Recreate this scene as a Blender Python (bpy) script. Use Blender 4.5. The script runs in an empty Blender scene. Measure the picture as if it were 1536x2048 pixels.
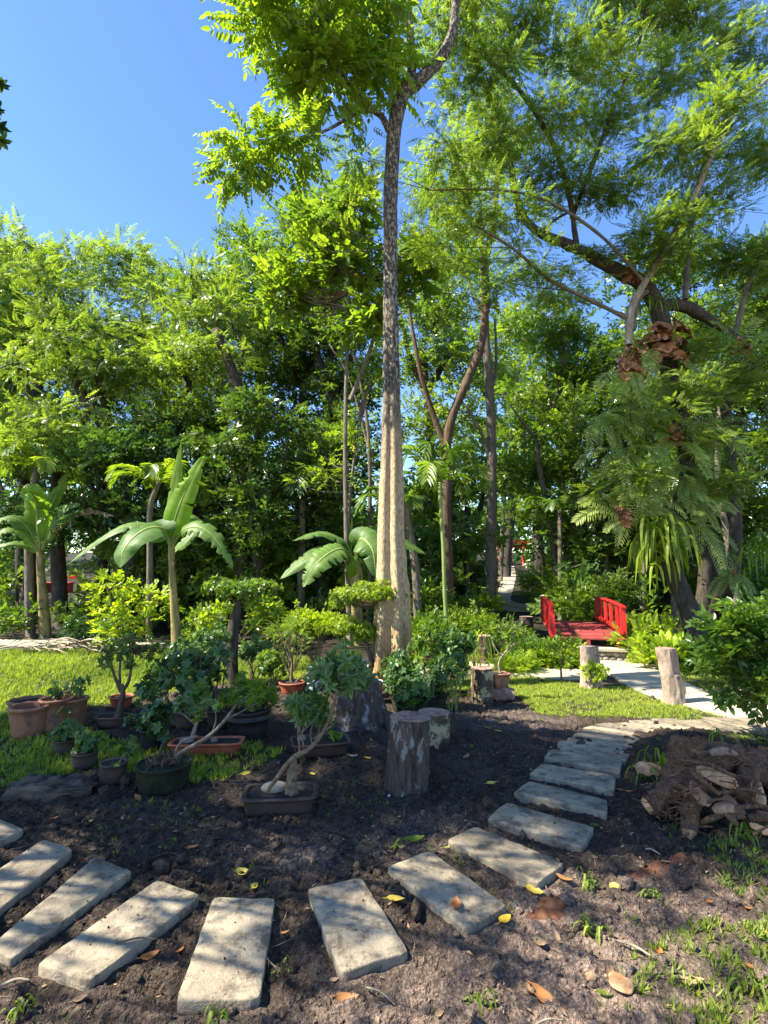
import bpy, math, random
import numpy as np
from math import radians, sin, cos, pi, tan
random.seed(5)
rng = np.random.default_rng(11)
scene = bpy.context.scene
COL = scene.collection

# ------------------------------------------------------------------ camera, sky, sun, exposure
F, PITCH, EYE = 1040.0, radians(6.2), 1.65
cam_d = bpy.data.cameras.new("camera"); cam = bpy.data.objects.new("camera", cam_d); COL.objects.link(cam)
cam.location = (0, 0, EYE); cam.rotation_euler = (radians(90) + PITCH, 0, 0)
cam_d.sensor_fit = 'HORIZONTAL'; cam_d.sensor_width = 36; cam_d.lens = F / 1536 * 36
cam_d.clip_start = .05; cam_d.clip_end = 2000
scene.camera = cam
SUN_EL = radians(50); SUN_DIR = np.array([-cos(SUN_EL) * .975, -cos(SUN_EL) * .222, sin(SUN_EL)])
w = bpy.data.worlds.new("World"); scene.world = w; w.use_nodes = True
nt = w.node_tree; bg = nt.nodes['Background']
sky = nt.nodes.new('ShaderNodeTexSky'); sky.sky_type = 'NISHITA'; sky.sun_disc = False
sky.sun_elevation = SUN_EL; sky.sun_rotation = math.atan2(SUN_DIR[0], SUN_DIR[1])
sky.air_density = 1.0; sky.dust_density = .1; sky.ozone_density = 2.0
hs = nt.nodes.new('ShaderNodeHueSaturation'); hs.inputs['Saturation'].default_value = 1.2; hs.inputs['Hue'].default_value = .510; hs.inputs['Value'].default_value = .98; nt.links.new(sky.outputs[0], hs.inputs['Color']); nt.links.new(hs.outputs[0], bg.inputs[0]); bg.inputs[1].default_value = .115
sd = bpy.data.lights.new("sun", 'SUN'); sd.energy = 5.0; sd.angle = radians(.5); sd.color = (1, .94, .80)
so = bpy.data.objects.new("sun", sd); COL.objects.link(so)
so.rotation_euler = (radians(90) - SUN_EL, 0, math.atan2(SUN_DIR[0], -SUN_DIR[1]))
scene.view_settings.view_transform = 'Standard'; scene.view_settings.look = 'None'
scene.view_settings.exposure = 1.72; scene.view_settings.gamma = 1
scene.view_settings.use_curve_mapping = False
scene.render.engine = 'CYCLES'
cy = scene.cycles; cy.max_bounces = 7; cy.transmission_bounces = 5; cy.transparent_max_bounces = 6
cy.diffuse_bounces = 4; cy.glossy_bounces = 2; cy.caustics_reflective = False; cy.caustics_refractive = False
cy.sample_clamp_indirect = 6; cy.use_denoising = True

# ------------------------------------------------------------------ placing: a pixel of the photograph to a point of the place
def ray(px, py):
    x, z = px - 768, 1024 - py
    return np.array([x, F * cos(PITCH) - z * sin(PITCH), F * sin(PITCH) + z * cos(PITCH)])
def Q(px, py, Y):
    d = ray(px, py); return np.array([0, 0, EYE]) + d * (Y / d[1])
def P(px, py, z=0.0):
    d = ray(px, py); t = (z - EYE) / d[2]; return np.array([d[0] * t, d[1] * t, z])

# ------------------------------------------------------------------ noise
_perm = np.random.default_rng(3).random(4096)
def _h(ix, iy, iz=0):
    return _perm[(ix * 73856093 ^ iy * 19349663 ^ iz * 83492791) & 4095]
def vn2(x, y):
    x = np.asarray(x, float); y = np.asarray(y, float)
    ix = np.floor(x).astype(np.int64); iy = np.floor(y).astype(np.int64); fx = x - ix; fy = y - iy
    fx = fx * fx * (3 - 2 * fx); fy = fy * fy * (3 - 2 * fy)
    a = _h(ix, iy); b = _h(ix + 1, iy); c = _h(ix, iy + 1); d = _h(ix + 1, iy + 1)
    return (a + (b - a) * fx) * (1 - fy) + (c + (d - c) * fx) * fy
def fbm(x, y, o=4, g=.5):
    s = 0; a = 1; n = 0
    for i in range(o):
        s = s + a * vn2(x * 2 ** i + 17.3 * i, y * 2 ** i + 9.1 * i); n += a; a *= g
    return s / n
def vn3(p):
    p = np.asarray(p, float); i = np.floor(p).astype(np.int64); f = p - i; f = f * f * (3 - 2 * f); r = 0
    for dx in (0, 1):
        for dy in (0, 1):
            for dz in (0, 1):
                wt = (f[..., 0] if dx else 1 - f[..., 0]) * (f[..., 1] if dy else 1 - f[..., 1]) * (f[..., 2] if dz else 1 - f[..., 2])
                r = r + wt * _h(i[..., 0] + dx, i[..., 1] + dy, i[..., 2] + dz)
    return r

# ------------------------------------------------------------------ zones of the ground
def inpoly(X, Y, poly):
    r = np.zeros(np.shape(X), bool); n = len(poly)
    for i in range(n):
        x1, y1 = poly[i]; x2, y2 = poly[(i + 1) % n]
        c = ((y1 > Y) != (y2 > Y)) & (X < (x2 - x1) * (Y - y1) / (y2 - y1 + 1e-12) + x1)
        r ^= c
    return r
def wpoly(pts): return [tuple(P(*p)[:2]) for p in pts]
LAWN_L = wpoly([(-500, 1290), (200, 1296), (420, 1306), (600, 1318), (760, 1345), (700, 1378), (560, 1366), (430, 1378), (330, 1392), (200, 1420), (60, 1420), (190, 1470), (300, 1488), (430, 1502), (540, 1494), (520, 1535), (390, 1562), (250, 1556), (170, 1545), (60, 1562), (0, 1572), (-500, 1572)])
LAWN_R = wpoly([(870, 1375), (960, 1350), (1060, 1352), (1180, 1368), (1250, 1374), (1310, 1398), (1400, 1420), (1440, 1438), (1360, 1446), (1200, 1440), (1080, 1428), (1035, 1400), (960, 1395), (890, 1400)])
LAWN_R2 = wpoly([(1295, 1330), (1420, 1330), (1700, 1330), (1800, 1420), (1560, 1410), (1400, 1396), (1330, 1370)])
LAWN_R3 = wpoly([(1440, 1462), (1530, 1460), (1900, 1460), (1900, 1500), (1480, 1495)])
LAWN_B = wpoly([(1370, 1700), (1460, 1650), (1600, 1630), (2200, 1640), (2400, 2300), (1500, 2200), (1330, 2010), (1270, 1915), (1340, 1860), (1480, 1830), (1440, 1760)])
LAWN_FAR = wpoly([(820, 1178), (960, 1180), (975, 1205), (870, 1215), (800, 1200)])
def zone(X, Y):
    """lawn weight 0..1 at a ground point, with ragged edges"""
    wx = (fbm(X * 2.2 + 5, Y * 2.2) - .5) * .5; wy = (fbm(X * 2.2 + 40, Y * 2.2 + 7) - .5) * .5
    a, b = X + wx, Y + wy
    r = np.zeros(np.shape(X))
    for k, pl in enumerate((LAWN_L, LAWN_R, LAWN_R2, LAWN_R3)): r = np.maximum(r, inpoly(a, b, pl))
    r = np.maximum(r, inpoly(a, b, LAWN_B) * .35)
    return r
MOUND = [(P(1400, 1500), .13, .42), (P(880, 1390), .04, .7), (P(450, 1400), .05, .9), (P(720, 1500), .02, .6)]
def gz_base(X, Y):
    X = np.asarray(X, float); Y = np.asarray(Y, float)
    z = (fbm(X * .35, Y * .35, 3) - .5) * .10 * np.clip((Y - 3) / 5, .25, 1)
    z = z + np.clip(Y - 17, 0, 70) * .07 + np.clip(Y - 60, 0, 300) * -.02
    for (c, h, r) in MOUND: z = z + h * np.exp(-((X - c[0]) ** 2 + (Y - c[1]) ** 2) / (2 * r * r) * 2)
    return z
def gz(x, y): return float(gz_base(x, y))
def G(px, py, lift=0.0):
    """ground point under a pixel"""
    d = ray(px, py); d = d / d[1]; Y = np.arange(1.0, 120, .02); z = EYE + d[2] * Y - gz_base(d[0] * Y, Y)
    i = np.argmax(z < 0) if (z < 0).any() else len(Y) - 1
    y = Y[i] - .02 * (1 - z[i - 1] / (z[i - 1] - z[i] + 1e-9)) if i > 0 else Y[i]
    return np.array([d[0] * y, y, gz(d[0] * y, y) + lift])

# ------------------------------------------------------------------ mesh building
class MB:
    def __init__(s): s.V = []; s.F = []; s.T = []; s.n = 0
    def add(s, V, Fs, tint=.5, mi=0):
        V = np.asarray(V, float).reshape(-1, 3)
        if not isinstance(Fs, (list, tuple)): Fs = [Fs]
        for f in Fs:
            f = np.asarray(f, np.int64)
            if f.size: s.F.append((f + s.n, mi))
        t = np.broadcast_to(np.asarray(tint, float), (len(V),)) if np.ndim(tint) <= 1 else tint
        s.V.append(V); s.T.append(np.array(t)); s.n += len(V); return s
    def build(s, name, mats, parent=None, smooth=True, colors=None):
        me = bpy.data.meshes.new(name)
        V = np.concatenate(s.V).astype(np.float32)
        me.vertices.add(len(V)); me.vertices.foreach_set('co', V.ravel())
        loops = np.concatenate([f.ravel() for f, _ in s.F]).astype(np.int32)
        tot = np.concatenate([np.full(len(f), f.shape[1]) for f, _ in s.F]).astype(np.int32)
        mi = np.concatenate([np.full(len(f), m) for f, m in s.F]).astype(np.int32)
        start = np.concatenate([[0], np.cumsum(tot)[:-1]]).astype(np.int32)
        me.loops.add(len(loops)); me.loops.foreach_set('vertex_index', loops)
        me.polygons.add(len(tot)); me.polygons.foreach_set('loop_start', start); me.polygons.foreach_set('loop_total', tot)
        me.polygons.foreach_set('material_index', mi)
        me.polygons.foreach_set('use_smooth', np.full(len(tot), smooth))
        at = me.attributes.new('tint', 'FLOAT', 'POINT'); at.data.foreach_set('value', np.concatenate(s.T).astype(np.float32))
        if colors is not None:
            c = me.attributes.new('gcol', 'FLOAT_COLOR', 'POINT'); c.data.foreach_set('color', colors.astype(np.float32).ravel())
        for m in (mats if isinstance(mats, (list, tuple)) else [mats]): me.materials.append(m)
        me.update(); me.validate()
        o = bpy.data.objects.new(name, me); COL.objects.link(o)
        if parent is not None:
            o.parent = parent
            # vertices are given in world space: keep them there
            o.location = -parent.location if parent.parent is None else (0, 0, 0)
        return o
def tag(o, label=None, cat=None, group=None, kind=None):
    if label: o['label'] = label
    if cat: o['category'] = cat
    if group: o['group'] = group
    if kind: o['kind'] = kind
    return o
def thing(name, label, cat, loc, group=None):
    o = bpy.data.objects.new(name, None); COL.objects.link(o); o.location = tuple(float(v) for v in loc); o.empty_display_size = .1
    return tag(o, label, cat, group)

def norm(v): v = np.asarray(v, float); return v / (np.linalg.norm(v, axis=-1, keepdims=True) + 1e-9)
def smoothpath(pts, n):
    pts = np.asarray(pts, float); m = len(pts)
    if m < 3:
        t = np.linspace(0, m - 1, n)[:, None]; i = np.minimum(t.astype(int).ravel(), m - 2); f = t - i[:, None]
        return pts[i] * (1 - f) + pts[i + 1] * f
    pp = np.vstack([2 * pts[0] - pts[1], pts, 2 * pts[-1] - pts[-2]]); t = np.linspace(0, m - 1 - 1e-6, n); i = t.astype(int); f = (t - i)[:, None]
    a, b, c, d = pp[i], pp[i + 1], pp[i + 2], pp[i + 3]
    return .5 * (2 * b + (c - a) * f + (2 * a - 5 * b + 4 * c - d) * f ** 2 + (3 * b - a - 3 * c + d) * f ** 3)
def tube(mb, pts, rad, seg=8, n=None, rough=0, freq=6, tint=.5, cap=True, mi=0, flute=None):
    pts = np.asarray(pts, float); rad = np.atleast_1d(np.asarray(rad, float))
    if n is None: n = max(len(pts), 4)
    if len(rad) != len(pts): rad = np.interp(np.linspace(0, 1, len(pts)), np.linspace(0, 1, len(rad)) if len(rad) > 1 else [0.], rad)
    pr = smoothpath(np.c_[pts, rad], n); p, r = pr[:, :3], np.maximum(pr[:, 3], .0008)
    T = norm(np.gradient(p, axis=0)); u = np.array([1., 0, 0]) if abs(T[0][0]) < .8 else np.array([0, 1., 0])
    U = []
    for k in range(n):
        u = u - T[k] * (u @ T[k]); u = u / np.linalg.norm(u); U.append(u)
    U = np.array(U); W = np.cross(T, U); th = np.arange(seg) * 2 * pi / seg
    D = U[:, None] * np.cos(th)[None, :, None] + W[:, None] * np.sin(th)[None, :, None]
    R = np.repeat(r[:, None], seg, 1)
    if flute is not None: R = R * flute(th[None, :], np.linspace(0, 1, n)[:, None])
    V = p[:, None] + D * R[..., None]
    if rough: V = V + D * (R * rough * 2 * (vn3(V * freq) - .5) + R * rough * (vn3(V * freq * 2.7 + 50) - .5))[..., None]
    k = np.arange(n - 1)[:, None] * seg; j = np.arange(seg)[None]; j2 = (j + 1) % seg
    Fq = np.stack([k + j, k + j2, k + seg + j2, k + seg + j], -1).reshape(-1, 4)
    Fs = [Fq]; V = V.reshape(-1, 3)
    if cap:
        a = len(V); V = np.vstack([V, p[0] - T[0] * r[0] * .1, p[-1] + T[-1] * r[-1] * .15])
        jj = np.arange(seg); Fs.append(np.stack([jj, np.full(seg, a), (jj + 1) % seg], 1)[:, ::-1] * 1)
        b = (n - 1) * seg; Fs.append(np.stack([b + jj, b + (jj + 1) % seg, np.full(seg, a + 1)], 1))
    mb.add(V, Fs, tint, mi); return mb
_ico = None
def icos(sub=1):
    import bmesh
    bm = bmesh.new(); bmesh.ops.create_icosphere(bm, subdivisions=sub, radius=1)
    V = np.array([v.co[:] for v in bm.verts]); Fc = np.array([[v.index for v in f.verts] for f in bm.faces]); bm.free(); return V, Fc
def rock(mb, c, r, sub=2, rough=.3, freq=1.6, tint=.5, rot=0):
    V, Fc = icos(sub); r = np.asarray(r, float)
    V = V * (1 + rough * 2 * (vn3(V * freq + np.asarray(c) * 7) - .5))[:, None] * r
    cr, sr = cos(rot), sin(rot); V = V @ np.array([[cr, sr, 0], [-sr, cr, 0], [0, 0, 1]]) + np.asarray(c)
    mb.add(V, Fc, tint)

# leaf shapes: x along the leaf, z its upper side
def leaf6(base, d, side, nrm, L, W, fold=.25, curl=.15):
    m = 1 / 3.; up = nrm
    b = base; t = base + d * L - up * curl * L
    l1 = base + d * L * .33 + side * W * .5 + up * fold * W * .5; l2 = base + d * L * .7 + side * W * .42 + up * (fold * W * .42 - curl * L * .45)
    r1 = base + d * L * .33 - side * W * .5 + up * fold * W * .5; r2 = base + d * L * .7 - side * W * .42 + up * (fold * W * .42 - curl * L * .45)
    return [b, l1, l2, t, r2, r1], [[0, 1, 2, 3], [0, 3, 4, 5]]
def leaf4(base, d, side, nrm, L, W, fold=.2, curl=.1):
    return [base, base + d * L * .45 + side * W * .5 + nrm * fold * W * .4, base + d * L - nrm * curl * L, base + d * L * .45 - side * W * .5 + nrm * fold * W * .4], [[0, 1, 2, 3]]
class TM:
    def __init__(s): s.V = []; s.F = []
    def leaf(s, fn, *a, **k):
        V, Fc = fn(*a, **k); n = len(s.V); s.V += list(V); s.F += [[i + n for i in f] for f in Fc]
    def done(s): s.V = np.array(s.V); s.F = np.array(s.F); return s
X_, Y_, Z_ = np.eye(3)
def t_pinnate(pairs=6, L=.4, ll=.1, lw=.04, droop=.3, fn=leaf4, ang=62, stalk=.15, seed=0, hang=.15):
    r = random.Random(seed); t = TM()
    def c(s): return np.array([s * L, 0, -droop * s * s * L])
    t.leaf(leaf4, c(0), norm(c(1) - c(0)), Y_, Z_, np.linalg.norm(c(1)), .006, 0, 0)
    for i in range(pairs):
        s = stalk + (1 - stalk) * (i + .5) / pairs; tn = norm(np.array([1, 0, -2 * droop * s])); k = sin(pi * (.2 + .75 * (i + .5) / pairs)) ** .5
        for sg in (-1, 1):
            a = radians(ang + r.uniform(-12, 12)); d = norm(tn * cos(a) + Y_ * sg * sin(a) - Z_ * (hang + r.uniform(-.1, .25)))
            nr = norm(np.cross(np.cross(d, Z_), d) * 1 + Y_ * r.uniform(-.3, .3)); sd_ = norm(np.cross(nr, d))
            t.leaf(fn, c(s), d, sd_, nr, ll * k * r.uniform(.85, 1.1), lw * k)
    t.leaf(fn, c(1), norm(np.array([1, 0, -2 * droop])), Y_, Z_, ll * .9, lw)
    return t.done()
def t_twig(n=8, L=.25, ll=.09, lw=.045, fn=leaf4, seed=0, droop=.15, stem=True, up=.3):
    r = random.Random(seed); t = TM()
    if stem: t.leaf(leaf4, np.zeros(3), X_, Y_, Z_, L, .006, 0, 0)
    for i in range(n):
        s = (i + .6) / n; a = i * 2.4 + r.uniform(-.4, .4); o = np.array([s * L, 0, -droop * s * s * L])
        d = norm(np.array([.55 + .5 * s, sin(a) * 1.0, abs(cos(a)) * up + r.uniform(-.35, .25)]))
        nr = norm(np.cross(np.cross(d, norm(Z_ + .4 * np.array([r.uniform(-1, 1), r.uniform(-1, 1), 0]))), d)); sd_ = norm(np.cross(nr, d)); q = r.uniform(.7, 1.15)
        t.leaf(fn, o, d, sd_, nr, ll * q, lw * q)
    return t.done()
def t_rosette(n=6, ll=.06, lw=.03, fn=leaf6, seed=0, elev=.35):
    r = random.Random(seed); t = TM()
    for i in range(n):
        a = i * 2 * pi / n + r.uniform(-.25, .25); d = norm(np.array([elev + r.uniform(-.15, .35), cos(a), sin(a)]))
        nr = norm(np.cross(np.cross(d, X_), d)); sd_ = norm(np.cross(nr, d)); q = r.uniform(.75, 1.1)
        t.leaf(fn, np.zeros(3), d, sd_, nr, ll * q, lw * q)
    return t.done()
def orient(dirs, roll=.5, upv=None):
    x = norm(dirs); N = len(x); up = np.tile(Z_, (N, 1)) + rng.normal(0, .25, (N, 3))
    y = norm(np.cross(up, x)); z = np.cross(x, y); a = rng.normal(0, roll, N)[:, None]
    y2 = y * np.cos(a) + z * np.sin(a); z2 = np.cross(x, y2)
    return np.stack([x, y2, z2], 1)
def place(mb, tms, pos, dirs, scale=1., roll=.45, tint=None, tj=.25, smin=.7, smax=1.2):
    pos = np.asarray(pos, float); N = len(pos)
    if N == 0: return
    R = orient(np.asarray(dirs, float), roll); S = scale * rng.uniform(smin, smax, N)
    if not isinstance(tms, (list, tuple)): tms = [tms]
    tint = np.full(N, .5) if tint is None else np.broadcast_to(tint, (N,)).copy(); tint = np.clip(tint + rng.normal(0, tj, N), 0, 1)
    which = rng.integers(0, len(tms), N)
    for k, tm in enumerate(tms):
        m = which == k; n = int(m.sum())
        if not n: continue
        V = np.einsum('vi,nij->nvj', tm.V, R[m]) * S[m][:, None, None] + pos[m][:, None]; nv = len(tm.V)
        Fc = (tm.F[None] + (np.arange(n) * nv)[:, None, None]).reshape(-1, tm.F.shape[1])
        tt = np.repeat(tint[m][:, None], nv, 1) + rng.normal(0, .07, (n, nv))
        mb.add(V.reshape(-1, 3), Fc, np.clip(tt.ravel(), 0, 1))
def rnd_dirs(N): v = rng.normal(0, 1, (N, 3)); return norm(v)
def blob(c, r, N, shell=2.2, top=.25):
    """N points in an ellipsoid, denser towards its surface, with outward directions"""
    c = np.asarray(c, float); r = np.broadcast_to(np.asarray(r, float), (3,)); d = rnd_dirs(N); d[:, 2] = np.where(d[:, 2] < -.5, -d[:, 2] * top * 2, d[:, 2])
    q = rng.random(N) ** (1 / shell); return c + d * q[:, None] * r, norm(d + rng.normal(0, .35, (N, 3)) + np.array([0, 0, -.05]))

# ------------------------------------------------------------------ materials
def newmat(name):
    m = bpy.data.materials.new(name); m.use_nodes = True; nt = m.node_tree; nt.nodes.clear()
    out = nt.nodes.new('ShaderNodeOutputMaterial'); return m, nt, out
def nd(nt, t, **k):
    n = nt.nodes.new(t)
    for a, b in k.items(): setattr(n, a, b)
    return n
def mixc(nt, fac, a, b, mode='MIX'):
    n = nt.nodes.new('ShaderNodeMix'); n.data_type = 'RGBA'; n.blend_type = mode
    for s, v in ((n.inputs[0], fac), (n.inputs[6], a), (n.inputs[7], b)):
        if hasattr(v, 'links') or hasattr(v, 'is_linked'): nt.links.new(v, s)
        else: s.default_value = v if not isinstance(v, tuple) else (*v, 1)[:4]
    return n.outputs[2]
def noise(nt, scale, detail=5, rough=.6, vec=None, dim=None):
    n = nt.nodes.new('ShaderNodeTexNoise'); n.inputs['Scale'].default_value = scale; n.inputs['Detail'].default_value = detail; n.inputs['Roughness'].default_value = rough
    if vec is not None: nt.links.new(vec, n.inputs['Vector'])
    return n.outputs['Fac']
def ramp(nt, v, stops):
    n = nt.nodes.new('ShaderNodeValToRGB'); e = n.color_ramp.elements
    while len(e) < len(stops): e.new(.5)
    for el, (p, c) in zip(e, stops): el.position = p; el.color = (*c, 1) if isinstance(c, tuple) else (c, c, c, 1)
    nt.links.new(v, n.inputs[0]); return n.outputs[0]
def coords(nt, scale=(1, 1, 1), which='Position'):
    g = nt.nodes.new('ShaderNodeNewGeometry') if which == 'Position' else nt.nodes.new('ShaderNodeTexCoord')
    m = nt.nodes.new('ShaderNodeMapping'); m.inputs['Scale'].default_value = scale
    nt.links.new(g.outputs[which if which != 'Position' else 'Position'], m.inputs[0]); return m.outputs[0]
def bump(nt, h, strength, dist, prev=None):
    b = nt.nodes.new('ShaderNodeBump'); b.inputs['Strength'].default_value = strength; b.inputs['Distance'].default_value = dist
    nt.links.new(h, b.inputs['Height'])
    if prev is not None: nt.links.new(prev, b.inputs['Normal'])
    return b.outputs[0]
def principled(nt, out, col, rough=.7, nrm=None, spec=.3, **k):
    p = nt.nodes.new('ShaderNodeBsdfPrincipled')
    if hasattr(col, 'is_linked'): nt.links.new(col, p.inputs['Base Color'])
    else: p.inputs['Base Color'].default_value = (*col, 1)
    if hasattr(rough, 'is_linked'): nt.links.new(rough, p.inputs['Roughness'])
    else: p.inputs['Roughness'].default_value = rough
    p.inputs['Specular IOR Level'].default_value = spec
    if nrm is not None: nt.links.new(nrm, p.inputs['Normal'])
    if out is not None: nt.links.new(p.outputs[0], out.inputs[0])
    return p
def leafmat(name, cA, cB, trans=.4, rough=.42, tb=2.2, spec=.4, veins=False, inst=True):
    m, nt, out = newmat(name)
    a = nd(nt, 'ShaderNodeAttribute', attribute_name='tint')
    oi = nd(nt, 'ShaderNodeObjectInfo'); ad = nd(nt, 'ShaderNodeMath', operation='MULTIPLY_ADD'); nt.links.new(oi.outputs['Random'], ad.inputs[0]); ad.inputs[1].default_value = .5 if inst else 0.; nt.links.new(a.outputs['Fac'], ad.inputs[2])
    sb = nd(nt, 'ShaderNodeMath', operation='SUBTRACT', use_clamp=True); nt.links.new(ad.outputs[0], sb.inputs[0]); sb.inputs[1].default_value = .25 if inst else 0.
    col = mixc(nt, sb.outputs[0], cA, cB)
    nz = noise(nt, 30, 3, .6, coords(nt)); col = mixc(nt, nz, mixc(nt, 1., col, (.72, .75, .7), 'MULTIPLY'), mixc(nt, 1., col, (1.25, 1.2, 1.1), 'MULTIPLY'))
    b = None
    if veins:
        wv = nd(nt, 'ShaderNodeTexWave'); wv.inputs['Scale'].default_value = 20; nt.links.new(coords(nt), wv.inputs['Vector']); b = bump(nt, wv.outputs['Fac'], .3, .01)
    p = principled(nt, None, col, rough, b, spec)
    t = nd(nt, 'ShaderNodeBsdfTranslucent'); tc = mixc(nt, 1., col, (tb * 1.02, tb, tb * .42), 'MULTIPLY'); nt.links.new(tc, t.inputs[0])
    mx = nd(nt, 'ShaderNodeMixShader'); mx.inputs[0].default_value = trans
    nt.links.new(p.outputs[0], mx.inputs[1]); nt.links.new(t.outputs[0], mx.inputs[2]); nt.links.new(mx.outputs[0], out.inputs[0])
    return m
def barkmat(name, dark, light, moss=None, scale=1., vert=.18, white=0, bs=.7, mossamt=.5):
    m, nt, out = newmat(name); v = coords(nt, (1, 1, vert))
    n1 = noise(nt, 22 * scale, 6, .7, v); n2 = noise(nt, 3.5 * scale, 4, .6, coords(nt)); n3 = noise(nt, 60 * scale, 4, .7, coords(nt, (1, 1, .5)))
    col = ramp(nt, n1, [(.3, dark), (.72, light)])
    if moss: col = mixc(nt, ramp(nt, n2, [(mossamt, 0.), (mossamt + .14, 1.)]), col, moss)
    if white: col = mixc(nt, ramp(nt, n3, [(.57, 0.), (.66, white)]), col, (.55, .54, .47))
    vo = nd(nt, 'ShaderNodeTexVoronoi', feature='DISTANCE_TO_EDGE'); vo.inputs['Scale'].default_value = 16 * scale; nt.links.new(coords(nt, (1, 1, .3)), vo.inputs['Vector'])
    b = bump(nt, vo.outputs['Distance'], .5 * bs, .03); b = bump(nt, n1, bs, .02, b)
    principled(nt, out, col, .88, b, .2); return m
def plain(name, c1, c2, scale=8, rough=.7, bs=.3, bd=.01, spec=.3, det=6, stretch=(1, 1, 1), spots=None, edge=.35):
    m, nt, out = newmat(name); v = coords(nt, stretch)
    n = noise(nt, scale, det, .65, v); col = ramp(nt, n, [(edge, c1), (1 - edge, c2)])
    if spots:
        s = noise(nt, spots[1], 4, .7, coords(nt)); col = mixc(nt, ramp(nt, s, [(spots[2], 0.), (spots[2] + .08, 1.)]), col, spots[0])
    at = nd(nt, 'ShaderNodeAttribute', attribute_name='tint'); col = mixc(nt, 1., col, ramp(nt, at.outputs['Fac'], [(0., .72), (1., 1.28)]), 'MULTIPLY')
    b = bump(nt, noise(nt, scale * 5, 6, .7, v), bs, bd); principled(nt, out, col, rough, b, spec); return m

M = {}
M['ground'], _nt, _o = newmat('earth')
_a = nd(_nt, 'ShaderNodeAttribute', attribute_name='gcol'); _v = coords(_nt)
_n1 = noise(_nt, 3.2, 8, .68, _v); _n2 = noise(_nt, 45, 6, .7, _v); _n3 = noise(_nt, 160, 3, .6, _v)
_c = mixc(_nt, 1., _a.outputs['Color'], ramp(_nt, _n1, [(.3, .62), (.7, 1.35)]), 'MULTIPLY')
_c = mixc(_nt, 1., _c, ramp(_nt, _n2, [(.3, .55), (.72, 1.5)]), 'MULTIPLY')
_c = mixc(_nt, ramp(_nt, _n3, [(.66, 0.), (.72, .5)]), _c, (.22, .17, .12))
_vo = nd(_nt, 'ShaderNodeTexVoronoi'); _vo.inputs['Scale'].default_value = 55; _nt.links.new(_v, _vo.inputs['Vector'])
_vo2 = nd(_nt, 'ShaderNodeTexVoronoi'); _vo2.inputs['Scale'].default_value = 130; _nt.links.new(_v, _vo2.inputs['Vector'])
_c = mixc(_nt, 1., _c, ramp(_nt, _vo.outputs['Distance'], [(.1, 1.25), (.8, .55)]), 'MULTIPLY')
_b = bump(_nt, _n2, 1., .03); _b = bump(_nt, _vo.outputs['Distance'], -.8, .02, _b) if False else _b
_iv = nd(_nt, 'ShaderNodeMath', operation='SUBTRACT'); _iv.inputs[0].default_value = 1; _nt.links.new(_vo.outputs['Distance'], _iv.inputs[1]); _b = bump(_nt, _iv.outputs[0], .9, .015, _b)
_iv = nd(_nt, 'ShaderNodeMath', operation='SUBTRACT'); _iv.inputs[0].default_value = 1; _nt.links.new(_vo2.outputs['Distance'], _iv.inputs[1]); _b = bump(_nt, _iv.outputs[0], .8, .007, _b)
principled(_nt, _o, _c, .92, _b, .25)

M['leaf_olive'] = leafmat('leaf_olive', (.060, .115, .022), (.195, .27, .040), .45, .38, 2.2, .5)
M['leaf_mid'] = leafmat('leaf_mid', (.055, .110, .018), (.17, .26, .034), .42, .36, 2.2, .5)
M['leaf_dark'] = leafmat('leaf_dark', (.030, .070, .018), (.11, .18, .032), .34, .32, 2.1, .55)
M['leaf_gloss'] = leafmat('leaf_gloss', (.022, .065, .020), (.085, .16, .034), .28, .38, 2.0, .45)
M['leaf_bright'] = leafmat('leaf_bright', (.085, .155, .018), (.24, .32, .03), .48, .4, 2.1)
M['leaf_teak'] = leafmat('leaf_teak', (.055, .115, .014), (.19, .27, .022), .5, .4, 2.3)
M['leaf_lime'] = leafmat('leaf_lime', (.11, .20, .018), (.34, .42, .03), .42)
M['leaf_fern'] = leafmat('leaf_fern', (.11, .18, .04), (.32, .39, .11), .44)
M['leaf_blue'] = leafmat('leaf_blue', (.040, .095, .032), (.11, .19, .055), .28, .38, 2.0, .45)
M['banana'] = leafmat('banana_leaf', (.08, .16, .035), (.20, .31, .07), .42, .5, 2.2, .35)
M['banana_young'] = leafmat('banana_leaf_young', (.16, .28, .03), (.26, .38, .05), .6, .45, 2.6)
M['grass'] = leafmat('grass', (.07, .125, .018), (.27, .33, .045), .38, .5)
M['dead'] = plain('dead_leaf', (.20, .11, .05), (.42, .28, .15), 20, .7)
M['nest'] = plain('nest_leaf', (.13, .05, .02), (.40, .20, .09), 12, .7, spec=.2)
M['yellow'] = leafmat('fallen_yellow', (.55, .36, .03), (.62, .50, .10), .2, .5, 1.2)
M['orange'] = leafmat('fallen_orange', (.40, .14, .03), (.42, .24, .10), .15, .6, 1.2)
M['frond_dead'] = plain('dry_frond', (.16, .12, .08), (.42, .35, .25), 30, .8, stretch=(.4, 1, 1))
M['bark_dark'] = barkmat('bark_dark', (.018, .014, .011), (.10, .08, .06), None, 1)
M['bark_grey'] = barkmat('bark_grey', (.05, .042, .032), (.24, .20, .15), None, 1.1)
M['bark_brown'] = barkmat('bark_brown', (.045, .028, .018), (.18, .12, .08), (.07, .08, .03), 1, mossamt=.6)
M['bark_pale'] = barkmat('bark_pale', (.12, .09, .06), (.40, .33, .24), None, 1, white=.6)
M['twig'] = plain('twig', (.075, .05, .03), (.23, .165, .10), 40, .8)
M['stem_green'] = plain('stem_green', (.10, .16, .03), (.24, .28, .08), 6, .5, stretch=(1, 1, .3))
M['banana_stem'] = plain('banana_stem', (.13, .11, .03), (.36, .27, .10), 5, .5, stretch=(2, 2, .6), spots=((.10, .05, .03), 7, .55))
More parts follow.
